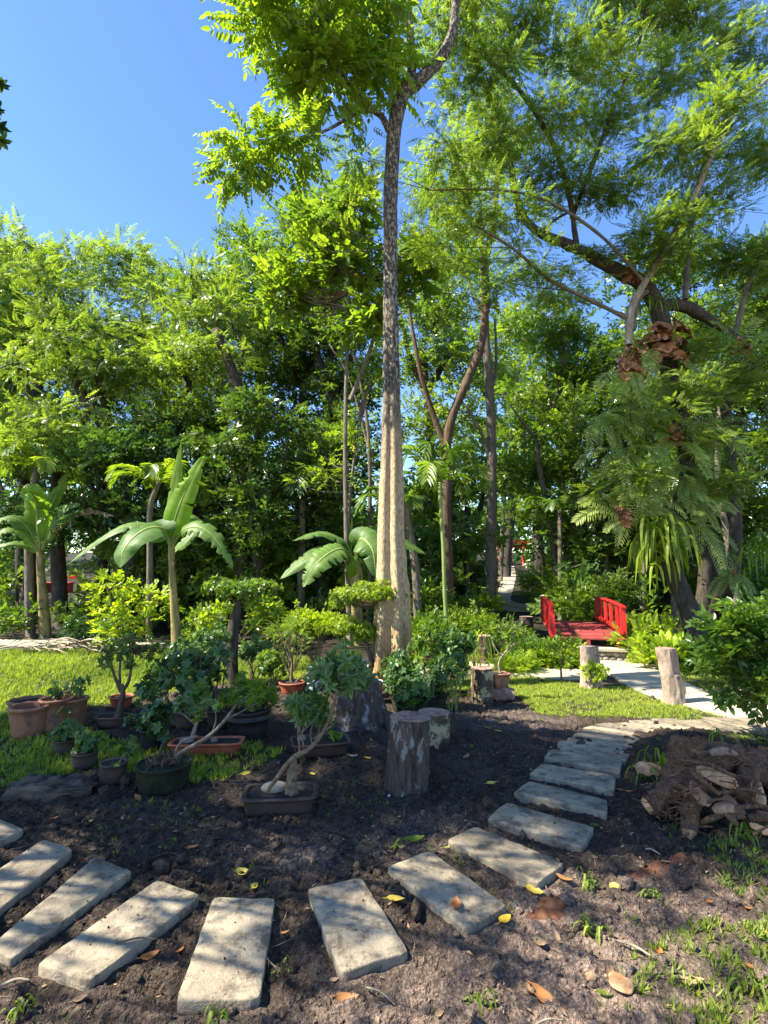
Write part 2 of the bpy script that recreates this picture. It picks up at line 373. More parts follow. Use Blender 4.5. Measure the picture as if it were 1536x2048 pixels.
M['terracotta'] = plain('terracotta', (.20, .085, .045), (.36, .17, .09), 5, .8, .3, .004, spots=((.12, .08, .06), 6, .58))
M['terracotta_red'] = plain('terracotta_red', (.30, .07, .035), (.42, .13, .06), 7, .6, .2, .003)
M['clay_dark'] = plain('clay_dark', (.055, .032, .026), (.11, .065, .05), 6, .65, .3, .004, spots=((.25, .10, .05), 5, .66))
M['tray_dark'] = plain('tray_dark', (.035, .024, .020), (.065, .042, .033), 6, .8, .3, .004, spots=((.22, .09, .045), 6, .68))
M['plastic_black'] = plain('plastic_black', (.014, .014, .015), (.035, .033, .032), 6, .45, .1, .002, spots=((.06, .05, .04), 12, .6))
M['moss'] = plain('moss', (.007, .009, .005), (.032, .038, .014), 9, .95, .9, .02)
M['white_plastic'] = plain('white_plastic', (.55, .57, .58), (.72, .73, .72), 4, .4, .05, .002)
M['soil'] = plain('soil', (.014, .011, .009), (.045, .035, .028), 30, .95, .9, .01)
M['pebble'] = plain('pebble', (.13, .12, .10), (.26, .24, .20), 5, .8, .3, .004)
M['red_paint'] = plain('red_paint', (.30, .010, .009), (.56, .022, .018), 9, .5, .5, .006, stretch=(1, 1, .2), spots=((.16, .03, .02), 11, .58), spec=.35)
M['red_deck'] = plain('red_deck', (.20, .03, .028), (.38, .055, .05), 8, .65, .4, .005, stretch=(.3, 1, 1), spots=((.17, .09, .07), 8, .56))
M['blue'] = plain('blue_plastic', (.02, .12, .55), (.03, .20, .70), 4, .4)
M['cut_wood'] = plain('cut_wood', (.20, .11, .08), (.36, .23, .17), 14, .85, .3, .004, spots=((.08, .05, .04), 9, .58))

def concrete(name, a, b_, dirt=.62, dcol=(.10, .085, .07)):
    m, nt, out = newmat(name); v = coords(nt)
    n = noise(nt, 2.5, 8, .7, v); col = ramp(nt, n, [(.3, a), (.7, b_)])
    d = noise(nt, 9, 8, .75, v); col = mixc(nt, ramp(nt, d, [(dirt, 0.), (dirt + .12, .8)]), col, dcol); d2 = noise(nt, 1.7, 5, .7, v); col = mixc(nt, ramp(nt, d2, [(.42, 0.), (.62, .45)]), col, tuple(x * 1.6 for x in dcol))
    s = noise(nt, 70, 3, .6, v); col = mixc(nt, ramp(nt, s, [(.64, 0.), (.70, .7)]), col, dcol)
    at = nd(nt, 'ShaderNodeAttribute', attribute_name='tint'); col = mixc(nt, 1., col, ramp(nt, at.outputs['Fac'], [(0., .72), (1., 1.18)]), 'MULTIPLY')
    wv = nd(nt, 'ShaderNodeTexNoise'); wv.inputs['Scale'].default_value = 34; wv.inputs['Distortion'].default_value = 1.2; nt.links.new(coords(nt, (1, .75, 1)), wv.inputs['Vector'])
    pit = noise(nt, 38, 4, .7, v); pm = ramp(nt, pit, [(.66, 0.), (.71, 1.)]); col = mixc(nt, pm, col, dcol)
    b = bump(nt, wv.outputs['Fac'], .5, .010); b = bump(nt, noise(nt, 180, 3, .6, v), .45, .004, b)
    principled(nt, out, col, .88, b, .2); return m
M['concrete'] = concrete('concrete', (.225, .182, .122), (.39, .325, .222), .49, (.075, .058, .043))
M['path'] = concrete('path_concrete', (.32, .275, .20), (.44, .385, .28), .64, (.20, .17, .12))
M['gravel'] = concrete('gravel_path', (.34, .29, .21), (.46, .40, .30), .62, (.10, .08, .05))
M['footing'] = plain('stone', (.16, .15, .12), (.36, .33, .27), 5, .9, .6, .02, spots=((.06, .06, .04), 8, .6))
SL = [
 ([(-150, 1690), (-10, 1636), (48, 1663), (-95, 1725)], 'leftmost slab at the left edge, only its end showing'),
 ([(-110, 1812), (87, 1681), (147, 1703), (-40, 1850)], 'second slab from the left, cut by the frame, left of the standing yellow leaf'),
 ([(-20, 1893), (190, 1718), (265, 1745), (22, 1918)], 'third slab from the left, just right of the big yellow leaf'),
 ([(72, 1932), (315, 1759), (403, 1792), (180, 1968)], 'long slab with brushed grooves and its near end face sunlit, fourth from the left'),
 ([(352, 2005), (427, 1797), (550, 1799), (520, 1999)], 'slab at the bottom pointing straight at the viewer, smudged with soil'),
 ([(680, 1950), (615, 1780), (722, 1755), (818, 1905)], 'slab at bottom centre whose near half is sunlit'),
 ([(928, 1860), (773, 1735), (860, 1705), (1015, 1817)], 'slab with a curled brown leaf lying on it'),
 ([(1073, 1772), (893, 1680), (950, 1652), (1130, 1732)], 'slab with three small dark spots, beside the grey stone'),
 ([(1163, 1697), (973, 1640), (1012, 1605), (1189, 1655)], 'slab with a rounded far corner, fourth below the joined slabs'),
 ([(1214, 1628), (1026, 1587), (1058, 1562), (1215, 1600)], 'slab in light dapples, third below the joined slabs'),
 ([(1228, 1584), (1058, 1546), (1085, 1525), (1231, 1553)], 'slab second below the joined slabs'),
 ([(1240, 1547), (1087, 1515), (1103, 1498), (1244, 1522)], 'slab nearest to the joined slabs, a short stick on it')]
# ================================================================== GROUND
def graded(a, b, fine_a, fine_b, fs, cs_max, grow=1.12):
    mid = list(np.arange(fine_a, fine_b, fs)); s = fs; x = mid[-1]; hi = []
    while x < b:
        s = min(s * grow, cs_max); x += s; hi.append(x)
    s = fs; x = mid[0]; lo = []
    while x > a:
        s = min(s * grow, cs_max); x -= s; lo.append(x)
    return np.array(lo[::-1] + mid + hi)
gx = graded(-400, 400, -2.9, 3.1, .021, 40, 1.055); gy = graded(-30, 600, 1.8, 5.2, .021, 40, 1.045)
GX, GY = np.meshgrid(gx, gy)
LW = zone(GX, GY)
def blur(a):
    for _ in range(2):
        a = (a + np.roll(a, 1, 0) + np.roll(a, -1, 0) + np.roll(a, 1, 1) + np.roll(a, -1, 1)) / 5
    return a
LW = blur(LW)
GZ = gz_base(GX, GY)
near = np.clip((9 - np.hypot(GX, GY)) / 3, 0, 1) * np.clip(GY - .3, 0, 1)
for _c4, _ in SL:
    q = np.array([P(x, y, .04)[:2] for x, y in _c4]); cc = q.mean(0); q = cc + (q - cc) * np.array([1.10, 1.10]); near = near * np.where(inpoly(GX, GY, [tuple(v) for v in q]), .15, 1.)
near = blur(near)
soilw = (1 - np.clip(LW, 0, 1) * .75)
cl = fbm(GX * 7, GY * 7, 5, .6)
rid = 1 - np.abs(2 * fbm(GX * 11 + 3, GY * 11, 4, .6) - 1)
GZ = GZ + near * soilw * ((cl - .5) * .085 + (rid ** 3 - .4) * .030 + (vn2(GX * 22, GY * 22) - .5) * .030 + (vn2(GX * 43, GY * 43) - .5) * .016)
def ground_color(X, Y, lw):
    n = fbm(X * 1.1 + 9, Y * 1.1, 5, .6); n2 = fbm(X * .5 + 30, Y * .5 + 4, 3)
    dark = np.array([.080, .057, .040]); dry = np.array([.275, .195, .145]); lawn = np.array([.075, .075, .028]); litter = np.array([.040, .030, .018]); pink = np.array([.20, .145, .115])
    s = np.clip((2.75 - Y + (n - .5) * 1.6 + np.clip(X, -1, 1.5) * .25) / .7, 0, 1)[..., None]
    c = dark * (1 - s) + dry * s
    for (p, r) in ((P(600, 1715), .22), (P(880, 1690), .26), (P(1000, 1440), .5), (P(870, 1640), .15), (P(430, 1385), .5), (P(620, 1345), .4), (P(1000, 1440), .4), (P(1130, 1350), .5), (P(1050, 1228), 1.2)):  # pinkish soil patches, some of them sunlit spots painted into the colour
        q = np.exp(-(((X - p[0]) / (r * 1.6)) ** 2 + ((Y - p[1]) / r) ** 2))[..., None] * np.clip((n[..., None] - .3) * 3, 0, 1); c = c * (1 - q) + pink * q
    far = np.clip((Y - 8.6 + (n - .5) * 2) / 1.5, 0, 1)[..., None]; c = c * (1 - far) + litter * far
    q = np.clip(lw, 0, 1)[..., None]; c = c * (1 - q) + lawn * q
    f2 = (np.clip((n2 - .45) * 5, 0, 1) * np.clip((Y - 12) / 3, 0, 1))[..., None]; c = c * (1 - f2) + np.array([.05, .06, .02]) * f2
    return np.concatenate([c, np.ones(X.shape + (1,))], -1)
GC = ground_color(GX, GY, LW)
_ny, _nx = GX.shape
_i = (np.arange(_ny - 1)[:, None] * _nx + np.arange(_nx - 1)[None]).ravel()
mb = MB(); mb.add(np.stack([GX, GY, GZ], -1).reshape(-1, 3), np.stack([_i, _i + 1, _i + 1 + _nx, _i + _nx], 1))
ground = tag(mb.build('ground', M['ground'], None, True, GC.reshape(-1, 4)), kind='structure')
def gsurf(x, y):
    """height of the real ground sheet"""
    i = np.clip(np.searchsorted(gx, x) - 1, 0, len(gx) - 2); j = np.clip(np.searchsorted(gy, y) - 1, 0, len(gy) - 2)
    fx = (x - gx[i]) / (gx[i + 1] - gx[i]); fy = (y - gy[j]) / (gy[j + 1] - gy[j])
    return (GZ[j, i] * (1 - fx) + GZ[j, i + 1] * fx) * (1 - fy) + (GZ[j + 1, i] * (1 - fx) + GZ[j + 1, i + 1] * fx) * fy

# clods, chips and straw lying in the soil: nobody could count them
def scatter(n, x0, x1, y0, y1, keep):
    X = rng.uniform(x0, x1, n); Y = rng.uniform(y0 ** .5, y1 ** .5, n) ** 2; k = keep(X, Y) > rng.random(n); return X[k], Y[k]
slabxy = [[tuple(P(x, y, .04)[:2]) for x, y in c] for c, _ in SL]
def on_slab(x, y):
    r = np.zeros(np.shape(x), bool)
    for c in slabxy: r |= inpoly(x, y, c)
    return r
Vo = np.array([[1, 0, 0], [0, 1, 0], [-1, 0, 0], [0, -1, 0], [0, 0, 1], [0, 0, -.6]], float); Fo = np.array([[0, 1, 4], [1, 2, 4], [2, 3, 4], [3, 0, 4], [1, 0, 5], [2, 1, 5], [3, 2, 5], [0, 3, 5]])
for (nm, cnt, s0, cap_, (Vi, Fi), lab) in (('soil_clods', 12000, .012, .042, icos(1), 'loose dark clods of earth strewn over the bare soil'), ('soil_crumbs', 42000, .0045, .012, (Vo, Fo), 'fine crumbs of earth covering the bare soil')):
    X, Y = scatter(cnt, -4.6, 4.6, 1.75, 7.5, lambda x, y: (1 - np.clip(zone(x, y), 0, 1) * .97) * (np.abs(x) < .80 * y + .3) * np.clip(2.4 * fbm(x * 2 + 3, y * 2) - .6, .1, 1) * np.where(on_slab(x, y), .02 if cnt < 20000 else .12, 1.))
    mb = MB(); N = len(X); S = (rng.pareto(2.2, N) * s0 * .6 + s0 * .6).clip(0, cap_); S = np.where(on_slab(X, Y), np.minimum(S, .006), S)
    V = Vi[None] * (1 + .8 * (rng.random((N, len(Vi), 1)) - .5)) * S[:, None, None] * rng.uniform(.55, 1.3, (N, 1, 3)) + np.stack([X, Y, np.where(on_slab(X, Y), gz_base(X, Y) + .044, gsurf(X, Y) + S * .2)], 1)[:, None]
    mb.add(V.reshape(-1, 3), (Fi[None] + (np.arange(N) * len(Vi))[:, None, None]).reshape(-1, 3))
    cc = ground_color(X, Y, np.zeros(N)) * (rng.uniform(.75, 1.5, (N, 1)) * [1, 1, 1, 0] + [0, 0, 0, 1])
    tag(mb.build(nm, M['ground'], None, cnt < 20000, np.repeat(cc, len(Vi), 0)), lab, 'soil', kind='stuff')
mb = MB()
X, Y = scatter(15000, -5, 5, 1.7, 9, lambda x, y: (np.abs(x) < .85 * y + .4) * np.clip(2.2 * fbm(x * 1.5 + 9, y * 1.5) - .55, .05, 1) * (1 - .5 * zone(x, y)))
chip = TM(); chip.leaf(leaf4, np.zeros(3), X_, Y_, Z_, 1, .45, .4, .25); chip.done()
straw = TM(); straw.leaf(leaf4, np.zeros(3), X_, Y_, Z_, 2.6, .10, .1, -.2); straw.done()
d = np.c_[rnd_dirs(len(X))[:, :2], rng.normal(0, .12, len(X))]
place(mb, [chip, chip, straw, straw], np.stack([X, Y, gsurf(X, Y) + .006], 1), d, .026, .5, .5, .3, .4, 1.6)
tag(mb.build('leaf_litter', plain('litter', (.10, .06, .035), (.36, .25, .15), 9, .85), None, False), 'scattered chips, dry straw and crumbled leaves on the soil', 'litter', kind='stuff')

# grass
blade = []
for k in range(3):
    t = TM(); r = random.Random(k)
    for i in range(7):
        a = r.uniform(0, 2 * pi); e = r.uniform(.25, 1.3); d_ = norm(np.array([e, cos(a) * .9, sin(a) * .9])); sd_ = norm(np.cross(d_, X_ + .01)); L = r.uniform(.6, 1.15)
        t.leaf(leaf4, np.array([0, cos(a) * .15, sin(a) * .15]), d_, sd_, norm(np.cross(d_, sd_)), L, .2 * r.uniform(.7, 1.2), .1, r.uniform(.05, .45))
    blade.append(t.done())
def grass(name, label, n, x0, x1, y0, y1, dens, size, tint=.5, lift=0):
    X, Y = scatter(n, x0, x1, y0, y1, dens); mb = MB(); N = len(X)
    sc = size * (1 + .03 * np.clip(Y - 4, 0, 9))
    tt = np.clip(tint + (fbm(X * .9, Y * .9) - .5) * 1.3, 0, 1)
    place(mb, blade, np.stack([X, Y, gsurf(X, Y) - .004 + lift], 1), np.c_[rng.normal(0, .2, (N, 2)), np.ones(N)], sc if np.ndim(sc) == 0 else 1, 3, tt, .12)
    tag(mb.build(name, M['grass'], None, False), label, 'grass', kind='stuff')
def place_scaled(): pass
def lz(pl, w=1.):
    def f(x, y):
        a = x + (fbm(x * 2.2 + 5, y * 2.2) - .5) * .5; b = y + (fbm(x * 2.2 + 40, y * 2.2 + 7) - .5) * .5
        return inpoly(a, b, pl) * w * np.clip(3.2 * fbm(x * 1.7 + 2, y * 1.7, 4) - .5, .25, 1)
    return f
_place = place
def grass(name, label, n, x0, x1, y0, y1, dens, size, tint=.5):
    X, Y = scatter(n, x0, x1, y0, y1, dens); N = len(X)
    if not N: return
    mb = MB(); tt = np.clip(tint + (fbm(X * .9, Y * .9) - .5) * 1.3, 0, 1)
    for lo, hi, k in ((0, 3.4, 1.), (3.4, 5.5, 1.05), (5.5, 8, 1.25), (8, 60, 1.6)):
        m = (Y >= lo) & (Y < hi)
        if m.any(): place(mb, blade, np.stack([X, Y, gsurf(X, Y) - .004], 1)[m], np.c_[rng.normal(0, .2, (m.sum(), 2)), np.ones(m.sum())], size * k, 3, tt[m], .12)
    tag(mb.build(name, M['grass'], None, False), label, 'grass', kind='stuff')
grass('lawn_grass', 'lush green lawn grass around the terracotta pots on the left', 30000, -8.5, .2, 3.9, 10.8, lz(LAWN_L), .058, .5)
grass('lawn_grass', 'short pale lawn grass between the soil bed and the concrete path', 13000, .3, 4.3, 5.2, 8.4, lz(LAWN_R), .034, .65)
grass('lawn_grass', 'lawn grass to the right of the concrete path', 8000, 3.3, 8.5, 5.3, 9.4, lz(LAWN_R2), .036, .6)
grass('lawn_grass', 'thin grass strip at the right edge beyond the old roots', 2500, 2.5, 6.5, 4.2, 5.6, lz(LAWN_R3), .034, .6)
grass('rough_grass', 'patchy broad bladed grass in the lower right corner', 4200, .9, 3.6, 1.5, 3.6, lz(LAWN_B, .8), .048, .5)
grass('weed_grass', 'small weeds and grass seedlings scattered in the bare soil', 2600, -4, 3.5, 1.8, 6.5, lambda x, y: np.clip((fbm(x * 2.4 + 77, y * 2.4, 4) - .56) * 7, 0, .8) * (zone(x, y) < .2) + (np.hypot(x - P(310, 1660)[0], y - P(310, 1660)[1]) < .4) * .35, .036, .4)

# ================================================================== PATHS
def strip(name, L, R_, mat, n=40, th=.05, lift=.03, tint=.6):
    a = smoothpath([G(*p) for p in L], n); b = smoothpath([G(*p) for p in R_], n)
    mb = MB(); m = 8; s = np.linspace(0, 1, m)[None, :, None]
    top = a[:, None] * (1 - s) + b[:, None] * s; top[..., 2] = gz_base(top[..., 0], top[..., 1]) + lift
    low = top.copy(); low[..., 2] -= th + lift
    V = np.concatenate([top.reshape(-1, 3), low[:, 0], low[:, -1]]); k = np.arange(n - 1)[:, None] * m; j = np.arange(m - 1)[None]
    Fs = [np.stack([k + j, k + j + 1, k + m + j + 1, k + m + j], -1).reshape(-1, 4)]
    q = np.arange(n - 1); o1 = n * m; o2 = o1 + n
    Fs.append(np.stack([q * m, q * m + m, o1 + q + 1, o1 + q], 1)); Fs.append(np.stack([q * m + m - 1, o2 + q, o2 + q + 1, q * m + 2 * m - 1], 1))
    Fs.append(np.array([[0, o1, o2, m - 1]]))
    mb.add(V, Fs, tint); return tag(mb.build(name, mat, None, False), kind='structure')
strip('concrete_path', [(1150, 1304), (1166, 1318), (1210, 1345), (1262, 1378), (1325, 1401), (1420, 1427), (1536, 1462), (1700, 1512)],
      [(1258, 1304), (1272, 1318), (1335, 1350), (1400, 1380), (1480, 1402), (1560, 1418), (1660, 1440), (1900, 1470)], M['path'], tint=.8)
strip('concrete_path', [(1166, 1362), (1090, 1358), (1010, 1352), (900, 1346), (760, 1342), (640, 1338)], [(1166, 1336), (1090, 1332), (1010, 1328), (900, 1325), (760, 1322), (640, 1319)], M['path'], lift=.026, tint=.7)
strip('concrete_path', [(-300, 1292), (0, 1292), (240, 1297), (400, 1301), (520, 1306)], [(-300, 1280), (0, 1281), (240, 1286), (400, 1290), (520, 1295)], M['path'], lift=.03, tint=.5)
strip('far_path', [(1098, 1236), (1060, 1225), (1010, 1222), (985, 1210), (997, 1180), (1006, 1150), (1010, 1133)], [(1140, 1228), (1090, 1216), (1040, 1208), (1022, 1200), (1026, 1180), (1032, 1150), (1028, 1133)], M['gravel'], lift=.03, tint=.5)

# ------------------------------------------------------------------ stepping slabs
def slab_mesh(corners, H, mat, name, parent=None, tint=.5, lift=.0, seed=0, topz=None, tilt=None):
    """one concrete slab with worn rounded edges; corners on the ground in world x, y"""
    r = np.random.default_rng(seed); c = np.array(corners)[:, :2]; ctr = c.mean(0); pts = []
    for i in range(4):
        a, b = c[i], c[(i + 1) % 4]; L = np.linalg.norm(b - a); n = max(6, int(L / .035))
        for t in np.linspace(0, 1, n, endpoint=False): pts.append(a * (1 - t) + b * t)
    pts = np.array(pts); n = len(pts)
    pts = .15 * np.roll(pts, 1, 0) + .7 * pts + .15 * np.roll(pts, -1, 0)
    d = norm(pts - ctr); ch = (vn2(pts[:, 0] * 14 + seed, pts[:, 1] * 14) - .5) * .007 + (vn2(pts[:, 0] * 70, pts[:, 1] * 70 + seed) - .5) * .004; pts = pts + d * ch[:, None]
    z0 = gz(*ctr); zt = (z0 + .042 if topz is None else topz)
    rings = [(1., zt - H), (1., zt - .008), (.995, zt - .002), (.985, zt), (.7, zt), (.35, zt)]
    V = []
    for s, z in rings:
        q = ctr + (pts - ctr) * s; zz = np.full(n, z) + (vn2(q[:, 0] * 9, q[:, 1] * 9 + seed) - .5) * .006
        if tilt is not None: zz = zz + (q - ctr) @ np.array(tilt)
        V.append(np.c_[q, zz])
    V.append(np.array([[*ctr, zt]])); V = np.vstack(V); j = np.arange(n); j2 = (j + 1) % n; Fs = []
    for k in range(len(rings) - 1): Fs.append(np.stack([k * n + j, k * n + j2, (k + 1) * n + j2, (k + 1) * n + j], 1))
    m = (len(rings) - 1) * n; Fs2 = np.stack([m + j, m + j2, np.full(n, len(rings) * n)], 1)
    mb = MB(); o = np.array([ctr[0], ctr[1], z0]) if parent is None else np.zeros(3)
    mb.add(V - o, Fs + [Fs2], tint); ob = mb.build(name, mat, parent)
    if parent is None: ob.location = o
    return ob
for i, (c, l) in enumerate(SL):
    w4 = [P(x, y, .04) for x, y in c]
    big = .13 if i == 3 else .08
    o = slab_mesh(w4, big, M['concrete'], 'stepping_slab', None, .35 + .4 * random.random(), seed=i, tilt=(random.uniform(-.02, .02), random.uniform(-.02, .02)))
    tag(o, 'grey concrete ' + l, 'paving slab', 'concrete stepping slabs laid in a curve across the soil')
pv = thing('paved_bend', None, None, G(1190, 1480)); tag(pv, kind='structure')
edgeL = smoothpath([P(*p, .045) for p in [(1115, 1496), (1128, 1482), (1140, 1468), (1160, 1455), (1200, 1446), (1265, 1440), (1340, 1438), (1430, 1437), (1530, 1439)]], 14)
edgeR = smoothpath([P(*p, .045) for p in [(1250, 1522), (1262, 1500), (1268, 1482), (1292, 1472), (1340, 1466), (1400, 1463), (1460, 1462), (1530, 1463), (1640, 1468)]], 14)
for k in range(13):
    a, b, c, d = edgeL[k], edgeR[k], edgeR[k + 1], edgeL[k + 1]; g = .009
    e1 = norm(d - a) * g; e2 = norm(c - b) * g; jt = norm(a - b) * random.uniform(-.03, .05)
    slab_mesh([a + e1 + jt, b + e2, c - e2, d - e1 + jt], .07, M['concrete'], 'slab', pv, .35 + .5 * random.random(), seed=40 + k, topz=gz(a[0], a[1]) + .035 + random.uniform(-.004, .006))

# ================================================================== TREES
def px_blob(px, py, D, rx, ry, rd=None):
    c = Q(px, py, D); k = D / F; return c, np.array([rx * k, (rd if rd else rx * k * .9), ry * k])
def make_crown(mb, tms, ells, nsub, subr, nspray, scale, flat=.5, tint=.5, roll=.5, out=1., seed=None, dens=None, tj=.22):
    """clumps of sprays spread over the shells of ellipsoids; gives the clump centres back"""
    cs = []
    for (c, r) in ells:
        p, d = blob(c, r, nsub, 2.6); cs += list(zip(p, d))
    for (p, d) in cs:
        n = max(4, int(nspray * random.uniform(.6, 1.35))); q = rnd_dirs(n) * rng.random((n, 1)) ** .5 * subr * random.uniform(.7, 1.2) * np.array([1, 1, flat])
        dr = norm(q * np.array([1, 1, .6]) / subr * out + d * .5 + rng.normal(0, .35, (n, 3)) + np.array([0, 0, .05]))
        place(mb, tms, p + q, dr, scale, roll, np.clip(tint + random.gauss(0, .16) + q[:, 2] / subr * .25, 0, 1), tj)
    return cs
_cl = {}
def clump_meshes(key, tms, leaf, n, spray):
    """five leafy branch ends of unit radius about 0.8 m, shared by all crowns of a kind"""
    k = (key, leaf, n)
    if k not in _cl:
        L = []
        for v in range(5):
            mb = MB(); q = rnd_dirs(n) * rng.random((n, 1)) ** .45 * .8 * np.array([1, 1, .5]); dr = norm(q * [1, 1, .5] / .8 + rng.normal(0, .35, (n, 3)) + [0, 0, .1])
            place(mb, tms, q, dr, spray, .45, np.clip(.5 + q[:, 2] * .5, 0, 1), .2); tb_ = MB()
            for i in range(0, n, 5): tube(mb, [np.zeros(3), q[i] * .5 + [0, 0, -.03], q[i]], [.012, .008, .004], 3, 4, cap=False, tint=0)
            o = mb.build('leafy_branch', M[leaf]); L.append(o.data); bpy.data.objects.remove(o)
        _cl[k] = L
    return _cl[k]
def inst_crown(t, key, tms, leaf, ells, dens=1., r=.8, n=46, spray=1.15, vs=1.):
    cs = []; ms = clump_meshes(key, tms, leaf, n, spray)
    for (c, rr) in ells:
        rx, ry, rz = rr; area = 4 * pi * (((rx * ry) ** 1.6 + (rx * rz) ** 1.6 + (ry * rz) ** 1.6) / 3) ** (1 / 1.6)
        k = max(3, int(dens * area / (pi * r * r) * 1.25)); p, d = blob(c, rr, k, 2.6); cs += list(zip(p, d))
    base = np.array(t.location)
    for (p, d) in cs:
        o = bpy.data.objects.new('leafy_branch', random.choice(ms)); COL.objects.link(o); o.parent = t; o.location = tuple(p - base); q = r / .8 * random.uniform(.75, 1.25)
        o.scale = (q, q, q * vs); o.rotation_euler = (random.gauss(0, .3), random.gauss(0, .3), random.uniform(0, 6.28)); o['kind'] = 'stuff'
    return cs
def limbs_to(mb, attach, cs, r0=.03, seg=5, sag=.15, every=1):
    A = np.array(attach)
    for (p, d) in cs[::every]:
        dist = np.linalg.norm(A - p, axis=1) + np.where(A[:, 2] > p[2] - .1, 2.5, 0) + np.abs(A[:, 2] - p[2]) * .3
        a = A[np.argmin(dist)]; L = np.linalg.norm(p - a)
        if L < .05: continue
        m = a * .5 + p * .5 + np.array([random.uniform(-.1, .1), random.uniform(-.1, .1), -sag * .6 + random.uniform(-.1, .15)]) * L
        r = r0 * min(1.6, .35 + .35 * L)
        tube(mb, [a, m, p], [r, r * .6, r * .2], seg, 6, rough=.2, freq=4, cap=False)
TW = [t_twig(7, .34, .17, .085, seed=s) for s in range(4)]                 # broadleaf spray
TWs = [t_twig(10, .32, .105, .052, seed=s + 10) for s in range(4)]
PIN = [t_pinnate(6, .34, .105, .042, droop=.3, seed=s) for s in range(3)]
FINE = [t_pinnate(6, .34, .085, .046, droop=.25, seed=s, ang=58) for s in range(3)]
def tree(name, label, trunk, rad, limbs, ells, tms, leaf, bark, nsub, subr, nspray, scale, group=None, flat=.5, tint=.5, cat='tree', seg=12, flute=None, rough=.12, twigs=.03, n=None, out=1., every=1, leaves=True, roll=.5, tj=.22, crown_extra=None, inst=None):
    tr = np.array([np.asarray(p, float) for p in trunk]); base = tr[0].copy()
    t = thing(name, label, cat, base, group)
    mb = MB(); tube(mb, tr, rad, seg, n or max(10, len(tr) * 4), rough=rough, freq=5, flute=flute)
    att = list(smoothpath(tr, 24)[8:])
    lm = []
    for (pts, r) in limbs:
        b2 = MB(); tube(b2, pts, r, 8, max(8, len(pts) * 4), rough=.22, freq=5); lm.append(b2); att += list(smoothpath(pts, 14)[2:])
    cr = MB(); cs = []
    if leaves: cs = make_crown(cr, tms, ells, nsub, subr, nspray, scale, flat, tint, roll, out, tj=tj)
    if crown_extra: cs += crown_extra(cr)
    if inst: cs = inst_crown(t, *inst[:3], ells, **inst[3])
    if twigs and cs: limbs_to(mb, att, cs, twigs, every=every)
    mb.build('trunk', bark, t)
    for b2 in lm: b2.build('limb', bark, t)
    if cr.n: tag(cr.build('crown', leaf, t, False), kind='stuff')
    return t
def upright(px, D, pytop, lean=0, bottom=None):
    """trunk points from the ground up to a pixel height"""
    b = Q(px, 1137, D); b[2] = gz(b[0], b[1]) - .1; t = Q(px + lean, pytop, D); m = b * .5 + t * .5 + np.array([random.uniform(-.25, .25), random.uniform(-.2, .2), 0])
    return [b, m, t]

# --- background belt of trees; px, D, top, bottom of crown, half width
BG = [
 (-60, 19, 470, 1000, 150, 'PIN', 'leaf_olive', 'tall feathery tree at the far left edge of the wood'),
 (55, 17, 480, 900, 120, 'PIN', 'leaf_olive', 'feathery olive green tree above the leftmost banana plant'),
 (215, 20, 515, 900, 120, 'PIN', 'leaf_olive', 'round topped feathery tree between the two left banana plants'),
 (130, 14.5, 660, 960, 130, 'PIN', 'leaf_olive', 'lower spreading tree with dark leaning limbs behind the left banana plant'),
 (345, 18, 555, 930, 120, 'PIN', 'leaf_olive', 'yellowish feathery tree above the middle banana plant'),
 (420, 15.5, 600, 900, 110, 'FINE', 'leaf_olive', 'fine leaved olive tree left of the tall central trunk, over the dark columns'),
 (495, 21, 470, 800, 80, 'TWs', 'leaf_mid', 'narrow green tree whose top pokes the sky behind the feathery trees'),
 (590, 19, 430, 900, 95, 'TWs', 'leaf_mid', 'tall mid green tree second left of the central trunk'),
 (680, 17.5, 405, 1000, 85, 'TW', 'leaf_dark', 'tall dark green tree just left of the central trunk'),
 (520, 13.5, 800, 1130, 90, 'TW', 'leaf_dark', 'dark leafy column of foliage behind the banana plants'),
 (250, 13.5, 870, 1100, 130, 'TW', 'leaf_gloss', 'low dark glossy leaved tree between the banana plants'),
 (60, 15, 860, 1120, 120, 'TW', 'leaf_gloss', 'low dark glossy tree behind the leftmost banana plant'),
 (390, 15, 860, 1130, 90, 'TW', 'leaf_dark', 'dark understorey tree right behind the middle banana plant'),
 (640, 14.5, 850, 1120, 90, 'TWs', 'leaf_dark', 'dark understorey tree above the third banana plant'),
 (860, 27, 500, 900, 100, 'TWs', 'leaf_olive', 'pale distant tree right of the central trunk'),
 (1010, 33, 640, 1010, 95, 'TWs', 'leaf_olive', 'pale distant tree above the far path'),
 (915, 21, 900, 1130, 90, 'TW', 'leaf_mid', 'low green tree behind the forked trunk'),
 (1085, 24, 760, 1060, 70, 'TW', 'leaf_mid', 'green tree beside the red gate above the path'),
 (1150, 19, 640, 1090, 95, 'TWs', 'leaf_mid', 'tall leafy tree behind the red footbridge'),
 (1250, 17, 760, 1150, 100, 'TW', 'leaf_dark', 'dark leafy tree right behind the footbridge railing'),
 (1330, 18, 520, 900, 120, 'TWs', 'leaf_mid', 'tall tree behind the fern covered tree'),
 (1440, 15.5, 620, 1080, 110, 'TWs', 'leaf_dark', 'dark tree near the right edge behind the ferns'),
 (1560, 14, 500, 1100, 110, 'TW', 'leaf_mid', 'tall leafy tree at the right edge'),
 (1390, 15, 900, 1150, 110, 'TW', 'leaf_dark', 'low dark thicket tree right of the fern covered trunk'),
]
TMS = dict(PIN=PIN, FINE=FINE, TW=TW, TWs=TWs)
